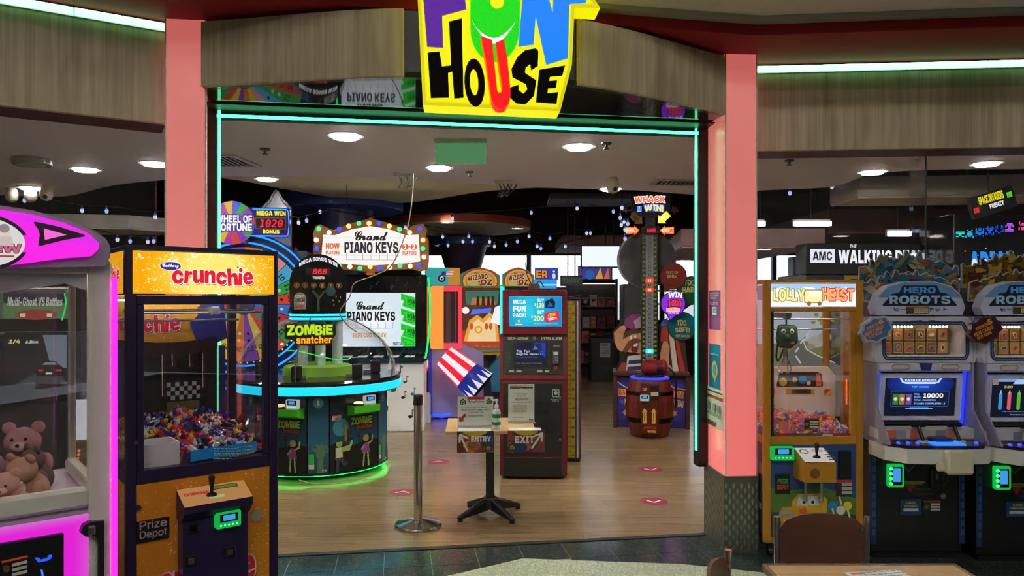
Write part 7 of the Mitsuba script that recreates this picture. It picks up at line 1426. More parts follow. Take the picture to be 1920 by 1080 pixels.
    m = MB(LF, '#c4c8e4', d=-.0305); m.ext(lg, -.03, .06); m.flat(lg.intersection(sbox(-1, 1.72, 2, 2)).buffer(-.006), '#5a86b0'); m.flat(lg.intersection(sbox(-1, 1.76, 2, 2)).buffer(-.03), '#3a6690')
    m.flat(Polygon([(.06, 1.675), (W - .06, 1.675), (W - .12, 1.745), (W - .17, 1.755), (W - .19, 1.80), (.19, 1.80), (.17, 1.755), (.12, 1.745)]).buffer(.004), '#101830'); m.text('HERO', .195, 1.752, W - .195, 1.795, '#4a90d8', weight=900, skew=-0); m.text('OF', W / 2 - .014, 1.741, W / 2 + .014, 1.750, '#c0d0e8'); m.text('ROBOTS', .10, 1.682, W - .10, 1.738, '#a8d0f4', weight=900); m.text('ヒーローロボット', .13, 1.635, W - .12, 1.66, '#28222a', font='cjk')
    m.lrect(.21, 1.617, .36, 1.662, '#3a3428'); m.lrect(.21, 1.660, .36, 1.668, '#a8703a')
    for i in range(3): m.lrect(.26, 1.622 + i * .012, .355, 1.630 + i * .012, '#b8ac90')
    part(k, 'logo_board', m, 'satin', label='board reading HERO OF ROBOTS')
    def collage(g, d0, n, name, lb, edge):
        m = MB(fr, edge); m.ext(g, d0, d0 + .012); kk = part(k, name, m, 'satin', label=lb); m = MB(fr, d=d0 - .0003); x0_, y0_, x1_, y1_ = g.bounds; gi = g.buffer(-.006); m.flat(gi, pal[0])
        for i in range(n):
            cx, cy = r.uniform(x0_, x1_), r.uniform(y0_, y1_); s_ = r.uniform(.02, .06); a = r.uniform(0, 6.3); ty = r.random()
            sh = Polygon([(cx + s_ * q * math.cos(a + t), cy + s_ * q * .7 * math.sin(a + t)) for t, q in zip(np.sort([r.uniform(0, 6.28) for _ in range(7)]), [r.uniform(.3, 1.3) for _ in range(7)])]).buffer(0) if ty < .6 else (Point(cx, cy).buffer(s_ * .45) if ty < .75 else LineString([(cx, cy), (cx + 2 * s_ * math.cos(a), cy + 2 * s_ * math.sin(a))]).buffer(s_ * .22))
            sh = sh.intersection(gi); c_ = r.choice(pal)
            if sh.area > 1e-5: m.flat(sh, c_, layer=2 + i // 6)
        part(kk, 'print', m, 'gloss')
    def spiky(x0, x1, z0, z1, n, amp):
        return Polygon([(x0, z0), (x1, z0)] + [(x1 - (x1 - x0) * t + r.uniform(-.02, .02), z0 + (z1 - z0) * (.45 + .5 * math.sin(math.pi * min(max(t, .08), .92)) ** .7) + (amp if i % 2 else -amp * .3) * r.random()) for i, t in enumerate(np.linspace(0, 1, n))]).buffer(-.011).buffer(.016).buffer(-.004)
    collage(spiky(-.04, W + .03, 1.79, 2.015, 30, .07), .10, 150, 'topper', 'spiky cut-out topper with colourful robot collage', '#8a8e94')
    collage(spiky(-.02, W + .02, 1.70, 1.90, 26, .05), .068, 90, 'lower_topper', 'lower cut-out strip of small figures', '#98989a')
    m = MB(fr, '#1a1a1e'); m.box(.05, W - .05, .14, .45, .80, 1.86, b=.01); part(k, 'back_box', m, 'satin')
    m = MB(fr, '#55505f'); g = Polygon([(.0, .78), (-.26, .80), (-.20, .88), (-.10, 1.0), (-.10, 1.6), (.14, 1.6), (.14, .78)]); e = trimesh.creation.extrude_polygon(g, .012, engine='earcut'); v = np.array(e.vertices)
    for x in (-.014, W + .002): m = MB(fr, '#8f8aa0'); m.raw(np.stack([x + v[:, 2], v[:, 0], v[:, 1]], 1), e.faces); part(k, 'side_wing', m, 'satin')
    bd = Polygon([(-.06 + .115 * q * math.cos(t) + .02, 1.52 + .085 * q * math.sin(t)) for t, q in zip(np.linspace(0, 6.2, 18), [1, .85] * 9)]); m = MB(fr, badge[0], d=-.1485); m.ext(affinity.rotate(bd, 25), -.148, -.105); m.flat(affinity.rotate(bd, 25).buffer(-.012), badge[1]); m.text('SERIES', -.11, 1.535, -.0, 1.555, badge[2], rot=25); m.text(badge[3], -.03, 1.555, .0, 1.59, badge[2], rot=15); m.text('NEW CARDS', -.12, 1.50, .01, 1.525, badge[2], rot=25); m.text('OUT NOW', -.10, 1.475, .0, 1.495, badge[2], rot=25); part(k, 'series_badge', m, 'satin', label='tilted badge at the upper left corner')
robots(2.375, 4.86, 0, 0, 'white and black robot card arcade cabinet with blue topper, beside the lolly machine', ['#3a7a98', '#24506e', '#5aa0b4', '#b86a3a', '#8a3028', '#d8c8a8', '#203040', '#c8903c', '#7090a0', '#4a6a50'], 21, ('#9aa8b8', '#3a5a8a', '#e89030', '6'))
robots(3.035, 4.80, 0, 1, 'white and black robot card arcade cabinet with gold topper, at the right edge', ['#8a6420', '#b88a28', '#5a4018', '#d8b048', '#6a3020', '#3a3a28', '#284a30', '#a07030', '#584a58', '#c8a860'], 33, ('#3a1420', '#28101a', '#c87828', '5'))

# ------------------------------------------------------------------ cafe furniture in the foreground
def chair(name, label, fr):
    k = thing(name, label, 'chair')
    # back: curved brown plywood between chrome tubes; seat; frame
    bw, z0, z1 = .36, .60, .85
    nx, nz = 14, 6; v0 = []
    for t in np.linspace(-1, 1, nx):
        top = z1 - .030 * t * t * (1.0) - (.02 if abs(t) > .97 else 0)
        for s in np.linspace(0, 1, nz): v0.append([t * (bw / 2 - .012), .03 * (t * t) * -1 + .0, z0 + (top - z0) * s])
    v0 = np.array(v0); v1 = v0 + [0, .012, 0]; f = []
    ix = lambda i, j: i * nz + j
    N = nx * nz
    for i in range(nx - 1):
        for j in range(nz - 1):
            a, b, c_, d_ = ix(i, j), ix(i + 1, j), ix(i + 1, j + 1), ix(i, j + 1); f += [[a, b, c_], [a, c_, d_], [a + N, c_ + N, b + N], [a + N, d_ + N, c_ + N]]
    for i in range(nx - 1):
        for j in (0, nz - 1): a, b = ix(i, j), ix(i + 1, j); f += [[a, a + N, b + N], [a, b + N, b]] if j == 0 else [[a, b, b + N], [a, b + N, a + N]]
    m = MB(fr, '#5a3020'); m.raw(np.vstack([v0, v1]), f, None, 40); part(k, 'backrest', m, 'chair_wood', label='dark brown wood backrest')
    for s in (-1, 1):
        x = s * (bw / 2); m = MB(fr, '#d8d8dc'); m.tube(curve([(x * 1.0, -.025, .845), (x * .985, -.020, .70), (x * .95, -.01, .45), (x * .97, .03, .20), (x * 1.02, .08, .004)], 6), .0125, n=10); part(k, 'back_post', m, 'metal', label='chrome back tube')
        m = MB(fr, '#d8d8dc'); m.tube(curve([(x * .95, .0, .44), (x * .97, -.30, .43), (x * 1.0, -.36, .38), (x * 1.02, -.38, .004)], 5), .0125, n=10); part(k, 'front_leg', m, 'metal')
        for z in (.66, .795): m = MB(fr, '#d0d0cc'); m.cyl((x * .88, -.034, z), (x * .88, -.022, z), .008, n=12); part(k, 'screw', m, 'metal')
    m = MB(fr, '#4a2a1c'); m.mesh(manifold3d.CrossSection.square((.36, .38), True).offset(-.04).offset(.04, manifold3d.JoinType.Round).extrude(.022).translate((0, -.18, .452))); part(k, 'seat', m, 'chair_wood')
def chair_fn(p, n, uv):
    g = mikit.fbm(p.x * 6, p.y * 6, p.z * 90, 4)
    return mikit.mix(C3('#452a20'), C3('#573729'), g)
bsdf('chair_wood', {'type': 'principled', 'base_color': mikit.proc(chair_fn), 'roughness': .3, 'specular': .5})
chair('dining_chair', 'brown wooden-backed chrome chair facing the viewer, tucked behind the foreground table', Frame((1.232, 2.95, 0), 0))
chair('dining_chair', 'brown wooden-backed chair seen edge-on at the left of the foreground table', Frame((.648, 2.38, 0), 66))
def top_fn(p, n, uv):
    g = mikit.fbm(p.x * 4, p.y * 46, 2.0, 4)
    return mikit.mix(C3('#b08a5e'), C3('#c6a274'), g)
bsdf('table_wood', {'type': 'principled', 'base_color': mikit.proc(top_fn), 'roughness': .35, 'specular': .5})
k = thing('cafe_table', 'pale wood cafe table in the lower right foreground with a paper on it', 'table')
m = MB(); m.box(.92, 1.59, 1.96, 2.65, .725, .75, b=.002); part(k, 'tabletop', m, 'table_wood')
m = MB(c='#6a5238'); m.ext(sbox(0, 0, .0001, .0001), 0, .0001) if False else None
for a, b, c_, d_ in ((.905, 1.605, 2.6505, 2.665), (.905, 1.605, 1.945, 1.9595), (.905, .9195, 1.96, 2.65), (1.5905, 1.605, 1.96, 2.65)): m = MB(c='#6a5238'); m.box(a, b, c_, d_, .722, .752, b=.003); part(k, 'edge_band', m, 'satin')
m = MB(c='#17181a'); m.cyl((1.25, 2.3, .03), (1.25, 2.3, .724), .032, n=18); part(k, 'column', m, 'satin'); m = MB(c='#17181a'); m.cyl((1.25, 2.3, .0), (1.25, 2.3, .03), .24, n=28, r1=.2); part(k, 'foot', m, 'satin')
TP = Frame(M=Frame((1.20, 2.28, .7505), 8).M @ Frame((0, 0, 0), 0, -90).M)
m = MB(TP, d=-.0006); m.lrect(0, 0, .21, .297, '#dfe4e4'); m.lrect(.02, .275, .07, .288, '#c85a30'); m.small(.03, .12, .18, .26, 9, '#8a9298', 4); m.small(.08, .272, .15, .288, 1, '#6a7278', 5); one('paper_sheet', 'printed sheet of paper lying on the foreground table', 'paper', m, 'satin')

# ------------------------------------------------------------------ entry table with its signs, stanchion, floor stickers
TB = Frame((-.175, 5.86, 0), 3)
k = thing('pedestal_table', 'small square wood-topped table on a black four-foot pedestal in the entrance', 'table')
m = MB(TB, '#b89468'); m.box(-.345, .345, -.30, .33, .695, .72, b=.002); part(k, 'tabletop', m, 'table_wood')
m = MB(TB, '#101114'); m.box(-.033, .033, -.033, .033, .10, .695, b=.006); part(k, 'column', m, 'satin')
m = MB(TB, '#101114'); m.box(-.16, .16, -.16, .16, .675, .6945, b=.004); part(k, 'top_plate', m, 'satin'); m = MB(TB, '#101114'); m.mesh(manifold3d.Manifold.batch_hull([sphere_m((a * .03, b * .03, z), .02) for a in (-1, 1) for b in (-1, 1) for z in (.07, .13)]), smooth=40); part(k, 'hub', m, 'satin')
for a in (35, 125, 215, 305):
    c_, s_ = math.cos(math.radians(a)), math.sin(math.radians(a)); m = MB(TB, '#101114'); m.mesh(manifold3d.Manifold.batch_hull([sphere_m((c_ * .04, s_ * .04, z), .022) for z in (.06, .12)] + [sphere_m((c_ * .29, s_ * .29, .03), .018)]), smooth=40); lk = part(k, 'foot', m, 'satin'); m = MB(TB, '#151515'); m.cyl((c_ * .285, s_ * .285, 0), (c_ * .285, s_ * .285, .016), .02, n=12); part(lk, 'glide', m, 'satin')
fx = lambda x, y, d=0: TB.px(x, y, d)
def board(name, lab, cat, fr, d, q, paint, tilt=0):
    k = thing(name, lab, cat); x0, z0, x1, z1 = q; m = MB(fr, d=d - .0004); m.box(x0, x1, d, d + .004, z0, z1, '#dfe6dc'); paint(m, x0, z0, x1, z1); part(k, 'sheet', m, 'gloss'); return k
def house(m, x, z, s): m.flat(Polygon([(x - s, z - s), (x + s, z - s * .9), (x + s * 1.1, z + s * .2), (x, z + s * 1.2), (x - s * 1.1, z + s * .3)]), '#2a3a28'); m.flat(Polygon([(x - s * .7, z - s * .7), (x + s * .7, z - s * .6), (x + s * .7, z + s * .1), (x, z + s * .7), (x - s * .7, z + s * .2)]), '#9aaa50'); m.flat(sbox(x - s * .3, z - s * .4, x + s * .3, z + s * .1), '#3a5a3a')
def pw(m, x0, z0, x1, z1):
    X = lambda u: x0 + (x1 - x0) * u
    Z = lambda v: z0 + (z1 - z0) * v
    m.lrect(X(.27), Z(.90), X(.75), Z(1), '#b03038'); m.text('Welcome Customers', X(.30), Z(.80), X(.74), Z(.87), '#404a44', weight=700); m.lrect(X(.3), Z(.785), X(.74), Z(.79), '#404a44'); house(m, X(.15), Z(.82), .022); house(m, X(.88), Z(.84), .020)
    m.text('Due to Government regulations we', X(.10), Z(.595), X(.90), Z(.65), '#505c54', weight=500); m.text('ask all customers to sign in before', X(.10), Z(.51), X(.90), Z(.565), '#505c54', weight=700); m.text('entering the store', X(.30), Z(.42), X(.72), Z(.475), '#505c54', weight=500); m.text('Use QR Code Provided', X(.30), Z(.31), X(.70), Z(.35), '#505c54', weight=600)
    m.flat(Polygon([(X(.05), Z(.12)), (X(.05), Z(.30)), (X(.10), Z(.26)), (X(.19), Z(.42)), (X(.24), Z(.36)), (X(.15), Z(.21)), (X(.19), Z(.16))]), '#a82c34')
p = fx(858, 793, -.12); q = fx(925, 739, -.12); wk = board('welcome_sign', 'white welcome sign with red arrow in an acrylic stand on the entry table', 'sign', TB, -.12, (p[0], .735, q[0], .735 + q[1] - p[1]), pw)
m = MB(TB); m.raw([[p[0] - .01, -.128, .7215], [q[0] + .01, -.128, .7215], [q[0] + .01, -.125, .78], [p[0] - .01, -.125, .78]], [[0, 1, 2], [0, 2, 3]]); part(wk, 'acrylic_stand', m, 'acrylic'); m = MB(TB, '#a8b0a8'); m.box(p[0] - .01, q[0] + .01, -.13, -.05, .7201, .7215); m.box(p[0], q[0], -.119, -.112, .7214, .7352); part(wk, 'stand_foot', m, 'gloss')
def pc(m, x0, z0, x1, z1):
    X = lambda u: x0 + (x1 - x0) * u
    Z = lambda v: z0 + (z1 - z0) * v
    for i in range(14): m.flat(Polygon([(X(.06 + i * .03 * 2 * .5), Z(.87)), (X(.085 + i * .03), Z(.87)), (X(.105 + i * .03), Z(.94)), (X(.08 + i * .03), Z(.94))]), '#4a2a28' if i % 1 == 0 else '#fff', layer=1)
    m.lay = 1; m.lrect(X(.5), Z(.88), X(.94), Z(.93), '#5a3030')
    for i in range(13): m.flat(Polygon([(X(.06 + i * .068), Z(.945)), (X(.09 + i * .068), Z(.945)), (X(.105 + i * .068), Z(.96)), (X(.075 + i * .068), Z(.96))]), '#382624', layer=2)
    m.text('CUSTOMERS IN', X(.28), Z(.72), X(.72), Z(.75), '#707c70'); m.text('COMPLIANCE', X(.32), Z(.665), X(.68), Z(.695), '#707c70'); m.small(X(.25), Z(.56), X(.76), Z(.62), 2, '#9a6a60', 1); m.small(X(.12), Z(.50), X(.88), Z(.54), 1, '#8a948a', 2); m.small(X(.16), Z(.24), X(.7), Z(.46), 6, '#98a298', 3); m.small(X(.15), Z(.10), X(.6), Z(.14), 1, '#708090', 4); m.lrect(X(.78), Z(.04), X(.94), Z(.07), '#3a5a70')
p = fx(953, 789, .05); q = fx(1002, 719, .05); ck = board('compliance_sign', 'tall white compliance notice with striped top in an acrylic stand on the entry table', 'sign', TB, .05, (p[0], .735, q[0], .735 + q[1] - p[1]), pc); m = MB(TB, '#a8b0a8'); m.box(p[0] - .008, q[0] + .008, .03, .12, .7201, .7215); m.box(p[0], q[0], .051, .058, .7214, .7352); part(ck, 'stand_foot', m, 'gloss')
def art(m, x0, z0, x1, z1, seed):
    r = random.Random(seed); m.lrect(x0, z0, x1, z1, '#5a3428'); B = sbox(x0, z0, x1, z1)
    for i in range(26): m.flat(affinity.scale(Point(r.uniform(x0, x1), r.uniform(z0, z1)).buffer(r.uniform(.02, .06)), 1.3, .7).intersection(B), r.choice(['#8a3a24', '#2a3a5a', '#a85a28', '#343c58', '#6a2a28', '#b07a30', '#24344a', '#7a4434']), layer=2 + i // 7)
    m.flat(affinity.scale(Point((x0 + x1) / 2, z1).buffer(.09), 1, .4).intersection(B), '#b8a030', layer=7); m.lay = 8
def pe(m, x0, z0, x1, z1):
    art(m, x0, z0, x1, z1, 1); w = x1 - x0; h = z1 - z0; m.text('ENTRY', x0 + w * .38, z0 + h * .50, x1 - w * .08, z0 + h * .78, '#e8ece4', weight=900); A = [(.08, .84), (.28, .10)]; m.flat(LineString([(x0 + w * a, z0 + h * b) for a, b in A]).buffer(.0075).union(LineString([(x0 + w * a, z0 + h * b) for a, b in ((.07, .52), (.08, .84), (.27, .70))]).buffer(.0075)), '#e8ece4'); house(m, x0 + w * .85, z0 + h * .22, .022)
def px_(m, x0, z0, x1, z1):
    art(m, x0, z0, x1, z1, 2); w = x1 - x0; h = z1 - z0; m.text('EXIT', x0 + w * .2, z0 + h * .42, x1 - w * .28, z0 + h * .76, '#e8ece4', weight=900); m.flat(LineString([(x0 + w * a, z0 + h * b) for a, b in ((.66, .20), (.93, .88))]).buffer(.0075).union(LineString([(x0 + w * a, z0 + h * b) for a, b in ((.74, .76), (.93, .88), (.92, .52))]).buffer(.0075)), '#e8ece4'); house(m, x0 + w * .12, z0 + h * .24, .024)
for nm, lab, xa, xb, fn in (('entry_sign', 'colourful ENTRY sign with arrow hanging from the front edge of the entry table', 857, 926, pe), ('exit_sign', 'colourful EXIT sign with arrow hanging from the front edge of the entry table', 952, 1021, px_)):
    p, q = fx(xa, 845, -.305), fx(xb, 804, -.305); kk = board(nm, lab, 'sign', TB, -.3055, (p[0], .722 - (q[1] - p[1]), q[0], .722), fn)
    m = MB(TB, '#d8ded4', d=0); m.box(p[0] + .01, q[0] - .02, -.301, -.17, .7202, .7212); part(kk, 'folded_flap', m, 'gloss', label='white flap lying on the tabletop' if 'entry' in nm else 'flap lying on the tabletop')
BT = TB.sub((fx(931, 795, -.20)[0], -.20, .7203)); k = thing('sanitizer_bottle', 'pump sanitizer bottle with green label between the two white signs', 'bottle')
m = MB(BT, '#d0dcd4'); m.lathe([(0, 0), (.030, .0), (.032, .006), (.032, .125), (.026, .145), (.012, .155), (.012, .165)], n=24); part(k, 'bottle', m, 'gloss'); m = MB(BT, '#1c7a50'); m.lathe([(.0326, .03), (.0326, .055)], n=24); m.lathe([(.0326, .085), (.0326, .115)], n=24); m.lathe([(.0325, .055), (.0325, .085)], n=24, c='#dfe8e0'); part(k, 'label_band', m, 'gloss', label='green and white label')
m = MB(BT, '#eef2ee'); m.lathe([(.016, .160), (.016, .182), (.006, .186), (.006, .215), (0, .215)], n=16); part(k, 'pump', m, 'satin'); m = MB(BT, '#eef2ee'); m.box(-.038, .014, -.011, .011, .212, .226, b=.004); part(k, 'nozzle', m, 'satin')
ST_ = Frame((-.712, 5.58, 0)); k = thing('stanchion', 'polished chrome queue post with black belt head and round base', 'stanchion')
m = MB(ST_); m.lathe([(0, .0), (.175, .0), (.178, .012), (.172, .022), (.10, .040), (.045, .052), (.034, .056), (0, .056)], n=48, c='#c8c8c4'); part(k, 'base', m, 'metal'); m = MB(ST_); m.lathe([(.031, .05), (.031, .92)], n=28, c='#c8c8c4'); part(k, 'post', m, 'metal'); m = MB(ST_); m.lathe([(.0315, .915), (.035, .918), (.035, .985), (.030, .992), (0, .992)], n=24, c='#101010'); part(k, 'belt_head', m, 'satin'); m = MB(ST_); m.box(-.012, .012, -.042, -.03, .925, .98, c='#101010', b=.002); part(k, 'belt_slot', m, 'satin')
for i, (px, py, up, lab) in enumerate(((755, 923, 1, 'maroon floor sticker with white up-arrow nearest the zombie game'), (822, 866, 1, 'maroon floor sticker with white up-arrow behind the queue post'), (1226, 940, -1, 'maroon floor sticker with white down-arrow at the right, nearest the threshold'), (1220, 880, -1, 'maroon floor sticker with white down-arrow at the right, farther from the threshold'))):
    Y = H * F / (py - CY); x = (px - CX) * Y / F; FF = Frame(M=Frame((x, Y, .0006)).M @ Frame((0, 0, 0), 0, -90).M); m = MB(FF, d=-.0003); m.flat(Point(0, 0).buffer(.118, quad_segs=10), '#7a2038'); s = up; m.flat(LineString([(-.06, -.03 * s), (.0, .035 * s), (.06, -.03 * s)]).buffer(.011, cap_style=2), '#e0d8d4'); one('floor_sticker', lab, 'sticker', m, 'satin')
# posters on the pillar's left face
PF = Frame((1.42, 5.33, 0), math.degrees(math.atan2(4.965 - 5.33, .02)))
def poster(nm, lab, xa, ya, xb, yb, fn):
    p, q = PF.px(xa, yb, -.002), PF.px(xb, ya, -.002); m = MB(PF, d=-.002); m.lrect(p[0], p[1], q[0], q[1], '#e8e8e4'); X = lambda u: p[0] + (q[0] - p[0]) * u; Z = lambda v: p[1] + (q[1] - p[1]) * v; fn(m, X, Z); one(nm, lab, 'poster', m, 'satin')
def f1(m, X, Z):
    m.lrect(X(0), Z(0), X(1), Z(1), '#8a2a88'); m.lrect(X(.0), Z(.0), X(1), Z(.3), '#9a3490'); m.text('IMPORTANT', X(.08), Z(.90), X(.9), Z(.95), '#f0d8f0'); m.text('CUSTOMER', X(.08), Z(.84), X(.85), Z(.89), '#f0d8f0'); m.text('NOTICE', X(.08), Z(.78), X(.6), Z(.83), '#f0d8f0'); m.lrect(X(.3), Z(.38), X(.7), Z(.58), '#d8f0f0'); m.text('30', X(.36), Z(.43), X(.64), Z(.54), '#2a6a78'); m.small(X(.1), Z(.62), X(.9), Z(.70), 2, '#d8b0d8', 1)
def f2(m, X, Z):
    m.lrect(X(0), Z(0), X(1), Z(1), '#0c5a88'); m.lrect(X(0), Z(.75), X(1), Z(1), '#1070a0'); g = Point((X(.5)), Z(.42)).buffer((X(1) - X(0)) * .26).union(Polygon([(X(.28), Z(.38)), (X(.72), Z(.38)), (X(.5), Z(.12))])); m.flat(g, '#d8b848'); m.flat(Point(X(.5), Z(.42)).buffer((X(1) - X(0)) * .16), '#4a98b0'); m.small(X(.12), Z(.74), X(.88), Z(.80), 1, '#a8d8e8', 1)
def f3(m, X, Z):
    m.lrect(X(0), Z(0), X(1), Z(1), '#d8dccc'); m.lrect(X(.04), Z(.88), X(.96), Z(.92), '#404038'); m.lrect(X(.0), Z(.72), X(1), Z(.80), '#a03028')
    for i in range(3): m.flat(Point(X(.2 + i * .3), Z(.5)).buffer((X(1) - X(0)) * .09), '#8a9088'); m.small(X(.08 + i * .31), Z(.28), X(.32 + i * .31), Z(.38), 2, '#70786c', i)
    for i in range(8): m.flat(Polygon([(X(.04 + i * .07), Z(.02)), (X(.09 + i * .07), Z(.02)), (X(.12 + i * .07), Z(.14)), (X(.07 + i * .07), Z(.14))]), '#6a2a24', layer=14)
poster('poster', 'purple notice on the right pillar, topmost of its three posters', 1330, 544, 1351, 617, f1); poster('poster', 'teal notice with a map pin, middle poster on the right pillar', 1330, 647, 1351, 725, f2); poster('poster', 'white safety notice with red band, lowest poster on the right pillar', 1325, 733, 1356, 793, f3)
# ------------------------------------------------------------------ inside of the arcade: columns, soffits, far machines
def cyl_thing(name, label, cat, parts_):
    k = thing(name, label, cat)
    for nm, prof, o, c in parts_: m = MB(c=c); m.lathe(prof, o, n=48); part(k, nm, m, 'satin')
    return k
x = at(648, 0, 11.2)[0]
cyl_thing('column', 'round column with wide blue disc capital behind the piano game', 'column', [('shaft', [(.30, 0), (.34, 2.2), (.42, 3.07)], (x, 11.2, 0), '#1a1c40'), ('capital', [(.0, 3.07), (.86, 3.07), (.87, 3.09), (.87, 3.30), (.0, 3.30)], (x, 11.2, 0), '#3a4e98'), ('upper_shaft', [(.28, 3.301), (.28, 4.3)], (x, 11.2, 0), '#3a3230')])
for dx in (-.6, -.45, .25, .5, .68): m = MB(c='#3a3a3c'); m.cyl((x + dx, 11.0, 3.301), (x + dx, 11.0, 4.3), .008, n=6); one('hanger_rod', 'thin rod holding up the blue disc capital', 'rod', m, 'satin', group='rods above the blue capital')
x = at(868, 0, 14.6)[0]
cyl_thing('column', 'purple cone-topped column before the bright far windows', 'column', [('shaft', [(.20, 0), (.20, 1.9)], (x, 14.6, 0), '#2a2030'), ('cone', [(.20, 1.9), (.34, 2.3), (.48, 2.80)], (x, 14.6, 0), '#3c2c48'), ('capital', [(0, 2.801), (.56, 2.801), (.57, 2.95), (0, 2.95)], (x, 14.6, 0), '#3c4c88')])
def soffit(nm, lab, poly, z0, z1, c, c2):
    k = struct(nm, lab); part(k, 'underside', floor_piece_c(poly, z0, z0 + .02, c), 'matte'); part(k, 'edge', floor_piece_c(poly.buffer(.012), z0 + .0205, z1, c2), 'satin')
x = at(862, 0, 13.2)[0]; soffit('ceiling_6', 'round soffit with orange red rim', Point(x, 13.2).buffer(1.26, quad_segs=12), 2.98, 3.13, '#c8b08a', '#a84c38')
soffit('ceiling_7', 'brown soffit above the prize counter', sbox(1.0, 14.5, 5.0, 16.9), 2.80, 3.0, '#6a5040', '#7a4a3a')
soffit('ceiling_8', 'pinkish plaster soffit behind the striker game', Polygon([(2.3, 9.95), (5.0, 9.75), (5.0, 9.95), (6.5, 13.9), (2.9, 13.9)]) if False else Polygon([(2.3, 9.95), (4.2, 9.9), (4.2, 13), (2.7, 13)]), 2.42, 2.68, '#b89a9a', '#8a6a6c')
soffit('ceiling_9', 'cream bulkhead behind the right shop window', Polygon([(3.9, 8.3), (8, 7.9), (8, 8.6), (3.9, 9.0)]), 2.86, 3.1, '#b8ae9a', '#9a9286')
soffit('ceiling_10', 'dark red bulkhead behind the right shop window', sbox(4.3, 10.0, 9.5, 12.4), 2.62, 2.95, '#5a3432', '#4a2422')
soffit('ceiling_11', 'white cove bulkhead behind the left shop window', Polygon([(-8, 8.9), (-4.9, 9.4), (-4.2, 10.2), (-8, 10.2)]), 2.62, 2.80, '#b8b4ac', '#a09c98')
soffit('ceiling_12', 'grey duct panel in the dark ceiling void', sbox(-1.2, 10.2, 1.0, 11.2), 3.42, 3.5, '#6a6a78', '#44444c')
soffit('ceiling_13', 'grey duct panel in the dark ceiling void', sbox(.6, 11.6, 2.4, 12.6), 3.32, 3.4, '#54545e', '#3c3c42')
for i, (px, py, z) in enumerate([(838, 417, 2.98), (970, 428, 2.98), (1285, 488, 2.42), (1577, 442, 2.62), (1432, 467, 2.42)]):
    x, y = on_ceiling(px, py, z); k = thing('downlight', 'small round downlight, ' + ['left one in the round red-rimmed soffit', 'right one in the round red-rimmed soffit', 'in the pinkish soffit behind the striker game', 'in the dark red bulkhead behind the right window', 'in the soffit between the right pillar and the lolly machine'][i], 'ceiling light')
    m = MB(c='#e6e6e2'); m.lathe([(.12, z - .001), (.118, z - .008), (.092, z - .008), (.09, z - .001)], (x, y, 0), n=20); part(k, 'trim_ring', m, 'satin'); glow(k, 'lens', 'box', W0, (x - .08, y - .08, z - .007), (x + .08, y + .08, z - .002), np.array([1.0, .9, .72]), 30.0, .6)
for i, (xa, xb, py, Y) in enumerate(((1490, 1560, 419, 9.8), (1645, 1745, 374, 9.4), (1667, 1710, 438, 9.8), (1740, 1900, 429, 9.8), (1422, 1436, 419, 9.8))):  # bars, housings and rods added in place of lights reflected in the glass
    a, b = at(xa, py, Y), at(xb, py, Y); k = thing('reflection_bar', 'glowing bar imitating a reflection in the right window, ' + ['left of the checkered column', 'above the glass fin height', 'shortest, right of the checkered column', 'longest, above the pixel game', 'beside the right pillar'][i], 'ceiling light')
    glow(k, 'tube', 'box', W0, (a[0], Y, a[2] - .035), (b[0], Y + .05, a[2] + .035), np.array([.95, .97, 1.0]), 1.6, .5); m = MB(c='#d0d0cc'); m.box(a[0], b[0], Y + .051, Y + .10, a[2] - .03, a[2] + .06); part(k, 'housing', m, 'satin'); m = MB(c='#2a2a2c'); m.cyl(((a[0] + b[0]) / 2, Y + .08, a[2] + .0601), ((a[0] + b[0]) / 2, Y + .08, 4.3), .008, n=6); part(k, 'rod', m, 'satin')
# ceiling fittings
p = on_ceiling(863, 262); Y = p[1]; a, b = at(816, 306, Y), at(911, 268, Y)
k = thing('exit_sign', 'blank pale green light box hanging under the front ceiling', 'sign'); m = MB(c='#6ab478'); m.box(a[0], b[0], Y - .02, Y + .02, a[2], b[2] - .005, b=.004); part(k, 'panel', m, 'lit', .45, .2); m = MB(c='#a8c4a8'); m.box(a[0] - .01, b[0] + .01, Y - .035, Y + .035, b[2] - .0045, ZC - .001, b=.004); part(k, 'housing', m, 'satin')
for i, (px, py) in enumerate(((497, 279), (1137, 268), (880, 322), (1480, 300))):
    x, y = on_ceiling(px, py); m = MB(c='#3a3c38'); m.lathe([(0, ZC - .001), (.045, ZC - .001), (.04, ZC - .012), (.012, ZC - .014), (.012, ZC - .04), (.024, ZC - .044), (.024, ZC - .05), (0, ZC - .052)][::-1], (x, y, 0), n=16); one('sprinkler', 'small ceiling sprinkler ' + ['at the upper left of the doorway', 'right of the two front downlights', 'near the hanging white cord', 'behind the right window'][i], 'sprinkler', m, 'satin')
for lab, q in (('at the left behind the doorway jamb', ((380, 290), (440, 290), (492, 311), (380, 311))), ('right, near the striker game', ((1228, 335), (1318, 337), (1318, 347), (1214, 346)))):
    P = [on_ceiling(*p) for p in q]; g = Polygon(P).buffer(0); k = thing('air_vent', 'slatted ceiling air vent ' + lab, 'vent'); part(k, 'frame', floor_piece_c(g.difference(g.buffer(-.05)), ZC - .012, ZC - .001, '#a8a498'), 'satin'); part(k, 'backing', floor_piece_c(g.buffer(-.051), ZC - .003, ZC - .001, '#201f1a'), 'matte')
    x0, y0, x1, y1 = g.bounds; n = 12
    for i in range(n):
        s_ = sbox(x0 + (x1 - x0) * (i + .1) / n, y0, x0 + (x1 - x0) * (i + .55) / n, y1).intersection(g.buffer(-.055))
        if not s_.is_empty and s_.geom_type == 'Polygon': part(k, 'slat', floor_piece_c(s_, ZC - .011, ZC - .0035, '#5a5648'), 'satin')
